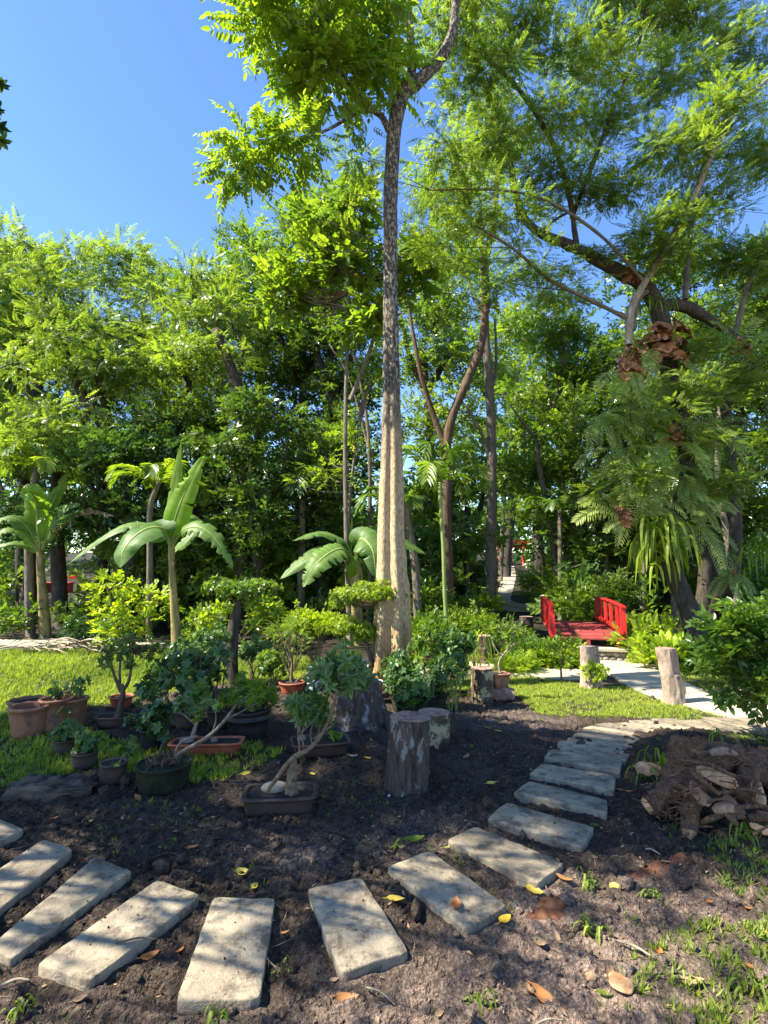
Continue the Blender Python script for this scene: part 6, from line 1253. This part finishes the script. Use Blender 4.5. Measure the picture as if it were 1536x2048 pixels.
# low broken log with a pot on it
t = thing('broken_log', 'short splintered pinkish log lying at the edge of the right lawn', 'log', G(1002, 1400)); g = G(1003, 1402); D = g[1]
tube(mb := MB(), [g + [-.16, .05, .06], g + [0, .07, .07], g + [.17, .05, .06]], [.075, .085, .07], 16, 18, rough=.35, freq=14); mb.build('wood', M['cut_wood'], t)
t2_ = thing('potted_twig', 'small brown pot with a leggy twig plant set on the short splintered log', 'potted plant', g + [0, .07, .15]); pp = g + np.array([.0, .09, .145]); pot(pp, 'rect', pxm(36, D) / 2, pxm(28, D) / 2, pxm(28, D), .3, mat='terracotta', parent=t2_, rim=.008, rimh=.02, flare=.8, soil=.01)
plant_on(t2_, float(pp[1]), [([(1000, 1345), (998, 1325), (1010, 1305), (1030, 1285), (1026, 1268)], [2.5, 2, 2, 1.6, 1]), ([(1005, 1315), (990, 1295), (984, 1275)], [1.6, 1.3, .8])], [(1010, 1280, 18, 9), (1030, 1268, 16, 8), (990, 1270, 14, 6)], RO6, 'leaf_bright', scale=.7, tint=.3, bark='bark_pale')
tube(mb := MB(), [G(958, 1395) + [0, 0, .03], G(935, 1392) + [0, 0, .04], G(908, 1386) + [0, 0, .03]], [.02, .022, .015], 8, 12, rough=.2); tag(mb.build('dead_branch', M['bark_dark'], None), 'short dark stick lying left of the patchy upright log', 'branch')

# rotting log on the left
g = G(100, 1598); t = thing('rotting_log', 'dark rotting slab of wood lying at the left, in front of the small pots', 'log', g); D = float(g[1]) + .06
V = []; n = 40; m = 15
for i in range(n):
    s = i / (n - 1)
    for j in range(m):
        a = pi * j / (m - 1); x = 22 + 160 * s; r = .105 * max(0., 1 - (abs(s - .45) / .60) ** 3.2) ** .6 * (1 + .6 * (vn2(s * 7, j * .55) - .5)); p = Q(x, 1590 - 8 * s, D); V.append([p[0], D - cos(a) * r * 1.3 + .05 * s, gz(p[0], D) - .02 + sin(a) * r * 1.35 + (vn2(s * 16, j * 2.2) - .5) * .045])
mb = MB(); i_ = np.arange(n - 1)[:, None] * m; j_ = np.arange(m - 1)[None]; mb.add(np.array(V), np.stack([i_ + j_, i_ + j_ + 1, i_ + m + j_ + 1, i_ + m + j_], -1).reshape(-1, 4)); M['rot'] = plain('rotten_wood', (.03, .022, .016), (.17, .13, .095), 9, .9, 1., .02, stretch=(.35, 1, 1.8)); mb.build('wood', M['rot'], t)
for k in range(9):
    x = 40 + k * 13; p = Q(x, 1578 + random.uniform(-10, 12), D - .075); tube(mb := MB(), [p, p + [.05, -.005, random.uniform(-.01, .01)], p + [.12, 0, random.uniform(-.015, .02)]], [.004, .010, .003], 5, 7, rough=.4, freq=40); mb.build('splinter', M['rot'], t)

# heap of dry fronds
g = G(130, 1308); t = thing('dry_frond_heap', 'heap of dry brown palm fronds on the grass before the left path', 'heap', g); D = float(g[1])
for i in range(60):
    a = Q(random.uniform(45, 210), random.uniform(1282, 1305), D + random.uniform(-.3, .3)); L = random.uniform(.3, .75); an = random.gauss(.1, .5) + (pi if random.random() < .4 else 0); d = np.array([cos(an), sin(an), 0]); a[2] = max(gz(a[0], a[1]) + .02, a[2])
    s_ = norm(np.cross(d, [0, random.uniform(-.5, .5), 1])); p = smoothpath([a, a + d * L * .5 + Z_ * random.uniform(.0, .09), a + d * L + Z_ * -.05], 6); p[:, 2] = np.maximum(p[:, 2], gz(a[0], a[1]) + .01); wd = np.array([.006, .018, .022, .018, .010, .002])[:, None]
    V = np.stack([p + s_ * wd, p, p - s_ * wd], 1).reshape(-1, 3) + np.tile([[0, 0, .006], [0, 0, -.004], [0, 0, .006]], (6, 1)); i_ = np.arange(5)[:, None] * 3; j_ = np.arange(2)[None]; mb = MB(); mb.add(V, np.stack([i_ + j_, i_ + j_ + 1, i_ + j_ + 4, i_ + j_ + 3], -1).reshape(-1, 4)); mb.build('dry_leaf', M['frond_dead'], t)
for (x0, y0, x1, y1, l) in ((-20, 1305, 70, 1300, 'bare dry frond stalk poking in from the left edge on the grass'), (430, 1384, 330, 1378, 'brown curled frond stalk on the soil behind the pots')):
    tube(mb := MB(), [G(x0, y0) + Z_ * .04, (G(x0, y0) + G(x1, y1)) / 2 + Z_ * .09, G(x1, y1) + Z_ * .03], [.03, .025, .01], 7, 12, rough=.2); tag(mb.build('frond_stalk', M['frond_dead'], None), l, 'frond')

# ================================================================== UPROOTED STUMP AT RIGHT
DU = 3.75; k = DU / F
t = thing('uprooted_stump', 'uprooted dark stump with splayed broken roots, right of the stepping slabs', 'stump', G(1400, 1640))
M['root'] = barkmat('root_bark', (.050, .026, .016), (.28, .155, .085), None, 2.6, .3, bs=1.)
M['inner'] = plain('inner_wood', (.32, .15, .065), (.60, .37, .19), 22, .8, .6, .01, stretch=(1, 1, .25))
M['peel'] = plain('peeled_bark', (.19, .10, .055), (.40, .25, .15), 14, .8, .5, .006, stretch=(1, 1, .4))
def rt(pts, rad, mat='root', name='root', seg=14, rough=.22, lab=None, flute=None, par=None, n=None):
    mb = MB(); tube(mb, [Q(x, y, DU + dz) for x, y, dz in pts], [r * k * (.78 if mat == 'root' else .74) for r in rad], 26, n or len(pts) * 16, rough=rough * 1.5, freq=17, flute=flute); o = mb.build(name, M[mat], par if par is not None else t)
    if lab: o['label'] = lab
    return o
fu = lambda th, s: 1 + .14 * np.sin(th * 3 + s * 6) + .10 * np.sin(th * 5 + s * 9 + 2) + .05 * np.sin(th * 11 + s * 4)
rt([(1350, 1575, .05), (1356, 1530, .08), (1360, 1490, .1), (1362, 1474, .1)], [30, 30, 27, 20], name='trunk', flute=fu, rough=.3)
rt([(1376, 1545, .1), (1392, 1560, .0), (1386, 1590, -.1), (1382, 1625, -.22), (1378, 1672, -.35)], [26, 24, 20, 17, 13], flute=fu)
rt([(1384, 1560, .0), (1352, 1578, -.05), (1322, 1596, -.08), (1300, 1612, -.1)], [24, 25, 23, 20], flute=fu)
rt([(1376, 1660, -.36), (1376, 1678, -.38)], [12, 9], 'inner', 'broken_end', flute=lambda th, s: 1 + .25 * np.sin(th * 11))
rt([(1299, 1612, -.1), (1292, 1617, -.1)], [19, 13], 'inner', 'broken_end', flute=lambda th, s: 1 + .2 * np.sin(th * 9))
rt([(1395, 1535, .3), (1440, 1520, .4), (1490, 1525, .4), (1545, 1560, .3), (1600, 1600, .2)], [30, 32, 38, 40, 36], flute=fu, rough=.3)
rt([(1490, 1540, .3), (1500, 1590, .2), (1510, 1640, .1)], [26, 24, 16], flute=fu)
rt([(1360, 1520, .4), (1400, 1500, .5), (1440, 1492, .6), (1480, 1500, .6)], [14, 14, 12, 8])
def peel(pts, wd, N, lab, mat='peel'):
    n = 12; p = smoothpath([Q(x, y, DU + dz) for x, y, dz in pts], n); T = norm(np.gradient(p, axis=0)); S = norm(np.cross(T, np.asarray(N, float))); Nn = np.cross(S, T); s = np.linspace(0, 1, n)
    w_ = wd * k * (np.sin(np.clip(s * .9 + .08, 0, 1) * pi) ** .5) * (1 + .3 * (vn2(s * 7, s * 0 + wd) - .5)); c = np.linspace(-1, 1, 7)
    top = p[:, None] + S[:, None] * (w_[:, None] * c[None])[..., None] + Nn[:, None] * (-(c[None] ** 2) * w_[:, None] * .5)[..., None]; top = top + ((vn3(top * 60) - .5) * .006)[..., None]; bot = top - Nn[:, None] * .006
    V = np.concatenate([top.reshape(-1, 3), bot.reshape(-1, 3)]); i = np.arange(n - 1)[:, None] * 7; j = np.arange(6)[None]; q = np.stack([i + j, i + j + 1, i + 8 + j, i + 7 + j], -1).reshape(-1, 4); Fs = [q, q[:, ::-1] + n * 7]
    e = np.arange(n - 1) * 7; Fs += [np.stack([e, e + 7, e + 7 + n * 7, e + n * 7], 1), np.stack([e + 6, e + 6 + n * 7, e + 13 + n * 7, e + 13], 1)]
    mb = MB(); mb.add(V, Fs); o = mb.build('bark_strip', M[mat], None); return tag(o, lab, 'bark', 'peeled bark on the uprooted stump')
mb = MB()
for i in range(240):
    x, y = random.choice([(random.uniform(1290, 1400), random.uniform(1560, 1640)), (random.uniform(1350, 1400), random.uniform(1480, 1670)), (random.uniform(1390, 1560), random.uniform(1490, 1660))])
    a = Q(x, y, DU - random.uniform(-.1, .42)); g0 = gz(a[0], a[1]); a[2] = max(a[2], g0 + .01) if a[2] > g0 - .3 else g0 + .02; an = random.uniform(0, 6.28); L = random.uniform(.03, .16); d = np.array([cos(an), sin(an) * .5, random.uniform(-.5, .3)])
    e = a + d * L; e[2] = max(e[2], gz(e[0], e[1]) + .006); tube(mb, [a, (a + e) / 2 + rng.normal(0, .012, 3), e], [.004 * random.uniform(.5, 1.6)] * 2 + [.0015], 5, 6, rough=.3, freq=50, tint=random.random())
tag(mb.build('root_fibre', M['root'], t), kind='stuff')
peel([(1392, 1535, -.12), (1425, 1540, -.2), (1455, 1556, -.28), (1476, 1574, -.32)], 17, (-.2, -.6, .8), 'long pale orange bark strip slanting down right across the roots', 'inner')
peel([(1390, 1562, -.2), (1400, 1580, -.28), (1412, 1598, -.32), (1420, 1612, -.34)], 14, (.1, -1, .3), 'short curled bark strip hanging beside the vertical root')
peel([(1450, 1590, -.1), (1470, 1612, -.15), (1500, 1640, -.2)], 14, (-.3, -.5, .9), 'grey bark strip lying low between the sticks')
peel([(1456, 1600, -.3), (1462, 1625, -.34), (1478, 1650, -.38)], 10, (.3, -.8, .4), 'dark narrow bark strip near the fine sticks', 'root')
peel([(1270, 1535, .5), (1300, 1530, .5), (1335, 1540, .5)], 18, (0, -.5, .9), 'rusty bark flake in the soil left of the stump behind the grass tuft', 'inner')
peel([(1425, 1620, -.3), (1450, 1612, -.33), (1480, 1618, -.36)], 9, (0, -.7, .7), 'rusty curled bark shard below the grey bark strip')
peel([(1500, 1648, -.4), (1525, 1655, -.42), (1548, 1665, -.45)], 8, (0, -.5, .9), 'pale bark flake under the sawn branch end', 'inner')
peel([(1420, 1505, .2), (1450, 1498, .2), (1478, 1508, .15)], 10, (0, -.6, .8), 'brown bark strip on the soil mound behind the roots')
peel([(1515, 1560, -.2), (1522, 1590, -.25), (1526, 1610, -.3)], 12, (0, -1, .4), 'orange bark flake near the right edge over the roots', 'inner')
for i, (pts, r, l) in enumerate([
    ([(1388, 1650, -.25), (1430, 1634, -.3), (1480, 1615, -.35), (1530, 1612, -.35)], 5, 'stout brown stick running right from the vertical root'),
    ([(1370, 1520, -.1), (1420, 1530, -.2), (1478, 1556, -.3)], 4, 'thin stick lying over the pale bark strip'),
    ([(1380, 1540, -.2), (1410, 1565, -.3), (1440, 1590, -.35)], 4.5, 'twisted stick below the pale bark strip'),
    ([(1518, 1530, -.2), (1512, 1565, -.25), (1505, 1605, -.3)], 5, 'upright grey stick leaning on the big root'),
    ([(1495, 1640, -.3), (1540, 1632, -.3), (1600, 1640, -.3)], 8, 'thick sawn branch end at the right edge'),
    ([(1460, 1570, -.1), (1490, 1600, -.1), (1540, 1618, -.1)], 9, 'dark thick branch sloping down to the right edge'),
    ([(1270, 1640, .0), (1310, 1630, -.1), (1350, 1620, -.1)], 4, 'thin dark stick on the soil left of the vertical root'),
    ([(1400, 1610, -.3), (1430, 1600, -.35), (1455, 1596, -.35)], 2.5, 'fine twig crossing the curled bark strip'),
    ([(1505, 1670, -.5), (1540, 1650, -.5)], 3, 'fine twig at the right edge under the sawn branch'),
    ([(1410, 1580, -.2), (1450, 1585, -.3), (1490, 1578, -.3), (1530, 1590, -.3)], 3, 'bent twig crossing the middle of the root pile')]):
    tube(mb := MB(), [Q(x, y, DU + dz) for x, y, dz in pts], [r * k, r * k, r * k * .6], 7, 14, rough=.25, freq=20); tag(mb.build('dead_branch', M['root'], None), l, 'branch', 'sticks piled on the uprooted stump')
straps('bright grass tuft between the slabs and the uprooted stump', G(1322, 1545), 36, .30, mat='leaf_bright', tint=.5, name='grass_tuft', cat='grass', up=(.8, 2.0), r0=.04, w=.012)
straps('small grass tuft with long blades left of the uprooted stump', G(1290, 1560), 16, .34, mat='leaf_mid', tint=.6, name='grass_tuft', cat='grass', up=(.6, 1.4), r0=.03, w=.012)
straps('star shaped seedling with narrow leaves on top of the soil mound', G(1447, 1500) + Z_ * .08, 8, .26, mat='leaf_mid', tint=.5, name='seedling', cat='plant', up=(.6, 1.6), r0=.006, w=.014)
for i, (x, y, s, l) in enumerate([(1185, 1870, .15, 'small leafy weed in the soil below the rotten wood streak'), (965, 2015, .14, 'tuft of grass at the bottom edge, right of centre'), (1480, 1680, .22, 'bright tall grass tuft at the right edge below the sticks'), (1370, 1980, .12, 'low weed among dry litter at the lower right'), (1510, 1990, .2, 'bright grass tuft in the lower right corner'), (1180, 1770, .12, 'thin weed above the rotten wood streak'), (795, 1700, .08, 'tiny sprouting weed above the slab with the curled leaf'), (40, 2030, .12, 'blade tuft at the lower left corner'), (435, 2045, .1, 'little grass sprout at the bottom edge beside the central slab'), (1310, 1800, .13, 'low weed in shade right of the rotten wood'), (560, 1950, .06, 'tiny grass sprout right of the central bottom slab')]):
    straps(l, G(x, y), 14, s, mat='grass', tint=.4, name='grass_tuft', cat='grass', up=(.5, 1.6), r0=.015, w=.010)

# rotten reddish wood streaks lying in the soil
M['rot_red'] = plain('rotten_red_wood', (.07, .03, .018), (.24, .10, .05), 14, .95, 1., .02, stretch=(.5, .5, 2))
for (x0, y0, x1, y1, r, l) in ((1055, 1838, 1150, 1795, 22, 'crumbling red brown wood chunk at the corner of the slab with dark spots'), (1255, 1765, 1375, 1722, 16, 'reddish rotten wood streak sunk in the soil on the right')):
    a, b = P(x0, y0), P(x1, y1); V = []; n, m = 30, 11
    for i in range(n):
        s = i / (n - 1); c = a * (1 - s) + b * s; side = norm(np.cross(b - a, Z_)); rr = r * c[1] / F * (sin(pi * (.06 + .88 * s)) ** .5) * (1 + .7 * (vn2(s * 6, x0 * .1) - .5))
        for j in range(m):
            u = -1 + 2 * j / (m - 1); p = c + side * u * rr * 1.3; V.append([p[0], p[1], float(gsurf(p[0], p[1])) - .01 + (1 - u * u) * rr * .55 + (vn2(s * 22, j * 1.4) - .5) * .022])
    mb = MB(); i_ = np.arange(n - 1)[:, None] * m; j_ = np.arange(m - 1)[None]; mb.add(np.array(V), np.stack([i_ + j_, i_ + m + j_, i_ + m + j_ + 1, i_ + j_ + 1], -1).reshape(-1, 4)); tag(mb.build('rotten_wood', M['rot_red'], None), l, 'wood')
# stones
for i, (x, y, s, mt, l) in enumerate([(1045, 1776, .03, 'bark_grey', 'grey brown stone wedged beside the slab with dark spots'), (1195, 1634, .028, 'pebble', 'grey stone against the end of the slab in light dapples'), (1245, 1985, .05, 'inner', 'flat ochre rock at the bottom right'), (1182, 1960, .022, 'inner', 'small pale ochre rock at lower right beside the flat rock'), (778, 1592, .012, 'white_plastic', 'tiny white pebble at the foot of the thick grey log'), (1030, 1815, .02, 'bark_grey', 'brown lump of earth at the near corner of the slab with curled leaf')]):
    g = G(x, y); g[2] = float(gsurf(g[0], g[1])) + s * .3; rock(mb := MB(), g, (s, s * .8, s * (.7 if i != 2 else .25)), 3, .35, 1.5, .5, i); tag(mb.build('stone', M[mt], None), l, 'stone')
for (x, y, l) in ((557, 1532, 'scrap of blue plastic in the soil behind the front bonsai tray'), (982, 1452, 'scrap of blue plastic near two yellow leaves on the dark soil'), (345, 1492, 'bit of blue plastic at the left end of the red tray')):
    g = G(x, y); rock(mb := MB(), [g[0], g[1], float(gsurf(g[0], g[1])) + .008], (.014, .008, .006), 1, .5); tag(mb.build('plastic_scrap', M['blue'], None), l, 'litter')

# fallen leaves: each one an object
def fallen(x, y, Lpx, ang, mat, label, wr=.5, curl=.25, tilt=0., slab=False):
    g = P(x, y, .05 if slab else .0) ; z = float(gsurf(g[0], g[1])); 
    if not slab: g = G(x, y); z = float(gsurf(g[0], g[1]))
    else: z = max(z, gz(g[0], g[1]) + .043)
    L = Lpx * g[1] / F * 1.15; W = L * wr; n = 7; s = np.linspace(0, 1, n); wd = np.sin(np.clip(s, 0, 1) ** .8 * pi) ** .7 * W * .5; wd[0] = .0015; wd[-1] = .001; cu = (s - .5) ** 2 * curl * L * 2
    c = np.linspace(-1, 1, 5); V = np.stack([np.repeat(((s - .5) * L)[:, None], 5, 1), wd[:, None] * c[None], cu[:, None] + (np.abs(c)[None] * wd[:, None]) * .4 + .004], -1); V = V + (rng.random(V.shape) - .5) * L * .03
    mb = MB(); i = np.arange(n - 1)[:, None] * 5; j = np.arange(4)[None]; mb.add(V.reshape(-1, 3), np.stack([i + j, i + j + 1, i + 6 + j, i + 5 + j], -1).reshape(-1, 4), random.random())
    mb.add([[-L * .5, 0, cu[0]], [-L * .5, .002, cu[0] + .002], [-L * .72, 0, cu[0] + .012 * curl], [-L * .5, -.002, cu[0]]], np.array([[0, 1, 2, 3]]), .2)
    o = mb.build('fallen_leaf', M[mat], None); o.location = (g[0], g[1], z + .003); o.rotation_euler = (random.uniform(-.25, .25) + tilt, random.uniform(-.2, .2), ang); return tag(o, label, 'leaf', 'fallen leaves on the soil and slabs')
FL = [(118, 1712, 32, 1.9, 'yellow', 'large yellow leaf standing on edge between the left slabs', .8, .1, 1.0), (482, 1757, 20, .4, 'yellow', 'bright yellow crumpled leaf on the dark soil above the central slab', .7, .5, .3), (508, 1784, 18, 1.2, 'yellow', 'pale yellow oval leaf just above the gap between the two central slabs', .55, .2, .3),
 (272, 1604, 18, 1.5, 'orange', 'orange yellow leaf in front of the mossy pot', .8, .3, .7), (180, 1640, 12, .2, 'yellow', 'small yellow leaf on the soil above the left slabs', .5, .2, 0), (385, 1697, 20, .3, 'orange', 'dull orange leaf on the soil in the centre left', .6, .3, 0), (112, 1642, 16, .8, 'orange', 'orange leaf near the weeds at the left', .4, .3, 0),
 (300, 1912, 30, .5, 'orange', 'long orange yellow leaf between the two lower slabs', .4, .4, .2), (235, 1838, 14, .6, 'orange', 'small orange leaf beside the long grooved slab', .6, .3, 0), (692, 2005, 38, .15, 'orange', 'long orange yellow leaf at the bottom edge in the centre', .45, .5, .1), (790, 1808, 30, -.05, 'yellow', 'pale green yellow leaf left of the slab with the curled leaf', .5, .2, 0),
 (912, 1816, 26, 1.3, 'orange', 'curled rust brown leaf lying on a slab', .7, .6, .2), (1011, 1846, 24, .5, 'yellow', 'bright yellow leaf by the near corner of a slab', .7, .3, .1), (1068, 1786, 30, -.4, 'yellow', 'bright yellow leaf right of the grey brown stone', .5, .25, .1), (1128, 1766, 28, -.5, 'orange', 'brown orange leaf right of the slab with dark spots', .55, .35, 0),
 (1232, 1773, 22, -1.1, 'yellow', 'yellow leaf above the rotten wood streak', .6, .3, .2), (985, 1569, 20, .0, 'yellow', 'yellow leaf on the dark soil left of the upper slabs', .5, .2, 0), (978, 1458, 18, 0, 'yellow', 'yellow leaf on dark soil beside the blue scrap', .55, .2, 0), (997, 1466, 14, .1, 'yellow', 'smaller yellow leaf, right of the one beside the blue scrap', .55, .2, 0),
 (828, 1682, 36, .05, 'leaf_bright', 'fresh green leaf above the slab with the curled leaf', .45, .3, 0), (885, 1698, 30, .1, 'leaf_bright', 'narrow green leaf touching the slab with dark spots', .25, .3, 0), (1088, 1984, 46, -.7, 'orange', 'large curled brown orange leaf at the bottom, right of centre', .45, .5, .1), (1210, 1989, 26, -.2, 'leaf_bright', 'pale green leaf beside the flat ochre rock', .45, .2, 0), (1385, 1972, 40, -.2, 'dead', 'pinkish brown leaf in the litter at the lower right', .45, .3, 0), (1055, 1982, 28, 1.6, 'dead', 'upright brown leaf scrap left of the large curled leaf', .6, .5, .4),
 (1112, 1890, 24, 1.5, 'dead', 'brown leaf on the soil right of the bottom central slab group', .6, .4, .2), (1083, 1894, 26, -.9, 'dead', 'dark brown leaf left of a matching brown leaf on the soil', .5, .4, .2), (1220, 1940, 28, 1.2, 'dead', 'rust brown leaf above the flat ochre rock', .5, .4, .1), (1495, 1815, 18, -.2, 'orange', 'orange leaf on the grass edge at the right', .6, .2, 0), (1420, 1812, 12, 0, 'orange', 'small orange leaf in the soil on the right', .7, .2, 0), (1318, 1907, 18, 1, 'orange', 'orange brown leaf beside the lower right grass', .7, .3, 0), (1505, 1942, 24, -.7, 'orange', 'orange yellow leaf in the lower right corner grass', .5, .3, 0), (1530, 1878, 12, 0, 'yellow', 'small yellow leaf at the right edge', .8, .2, 0),
 (1250, 1582, 34, -.4, 'orange', 'long narrow orange leaf on the soil right of the slabs', .25, .3, 0), (455, 1480, 14, -.9, 'yellow', 'yellow leaf leaning at the foot of the big black pot', .4, .2, .4), (490, 1552, 22, .9, 'yellow', 'pale yellow leaf on the soil right of the weeds', .4, .2, .2), (605, 1573, 12, -.6, 'yellow', 'yellow leaf on the soil of the front bonsai tray', .6, .3, .5), (625, 1545, 10, -.3, 'yellow', 'small yellow leaf behind the front bonsai tray', .7, .3, .2), (933, 1518, 18, .9, 'dead', 'brown leaf on dark soil right of the thick grey log', .45, .4, .2), (705, 1520, 20, .1, 'dead', 'pinkish brown leaf right of the slanted tray', .5, .4, .1),
 (735, 1520, 12, 0, 'yellow', 'tan leaf further right of the slanted tray', .5, .3, 0), (870, 1733, 0, 0, '', '', 0, 0, 0), (905, 1640, 14, .4, 'dead', 'small dull leaf on the dark soil left of the slabs', .5, .3, 0), (1190, 1660, 16, -.9, 'leaf_bright', 'small green leaf at the right end of a slab', .6, .2, .1), (880, 2030, 22, .8, 'dead', 'brown dry leaf at the bottom edge', .5, .3, 0), (668, 1965, 14, .3, 'dead', 'pale dry flake right of the central bottom slab', .5, .3, 0), (570, 1860, 14, .2, 'orange', 'small orange flake in the gap between the two central slabs', .5, .3, 0), (360, 1905, 16, 1.0, 'orange', 'orange flake left of the central bottom slab', .5, .4, 0), (160, 2005, 22, .3, 'dead', 'dry pale leaf at the lower left', .6, .3, 0), (1340, 1735, 30, .1, 'dead', 'dark brown leaf near the shaded grass on the right', .4, .2, 0)]
for i, f in enumerate(FL):
    if f[2] and f[4]: fallen(*f[:7], f[7], f[8], slab=(i in (11,)))
# thin sticks on the ground
for (x0, y0, x1, y1, r, l) in ((232, 1890, 318, 1884, .0035, 'thin twig lying across the long grooved slab'), (0, 1958, 60, 1954, .006, 'dry stick at the left edge below the slabs'), (1100, 1512, 1118, 1510, .005, 'short dark stick on the slab nearest the joined slabs'), (1232, 1880, 1310, 1905, .006, 'dry stick below the rotten wood streak'), (1500, 1765, 1545, 1812, .012, 'brown stick in the grass at the right edge'), (310, 1705, 355, 1697, .004, 'thin stick on the dark soil in the left centre'), (730, 1955, 790, 1990, .004, 'pale straw right of the sunlit slab'), (1060, 2040, 1130, 2020, .004, 'curved straw at the bottom edge'), (1290, 1690, 1320, 1700, .006, 'grey narrow dry leaf stalk under the uprooted stump')):
    a, b = P(x0, y0, .05), P(x1, y1, .05); za = max(float(gsurf(a[0], a[1])), gz(a[0], a[1])) + (.05 if y0 in (1890, 1512) else .012); zb_ = max(float(gsurf(b[0], b[1])), gz(b[0], b[1])) + (.05 if y0 in (1890, 1512) else .012)
    a[2] = za; b[2] = zb_; c = (a + b) / 2 + np.array([0, .01, .008]); tube(mb := MB(), [a, c, b], [r, r * .9, r * .5], 6, 9, rough=.2, freq=30); tag(mb.build('twig', M['frond_dead'] if 'straw' in l or 'dry' in l else M['bark_brown'], None), l, 'twig')
# sky-facing last touches: tiny dry straws at the slab edges are part of the litter above
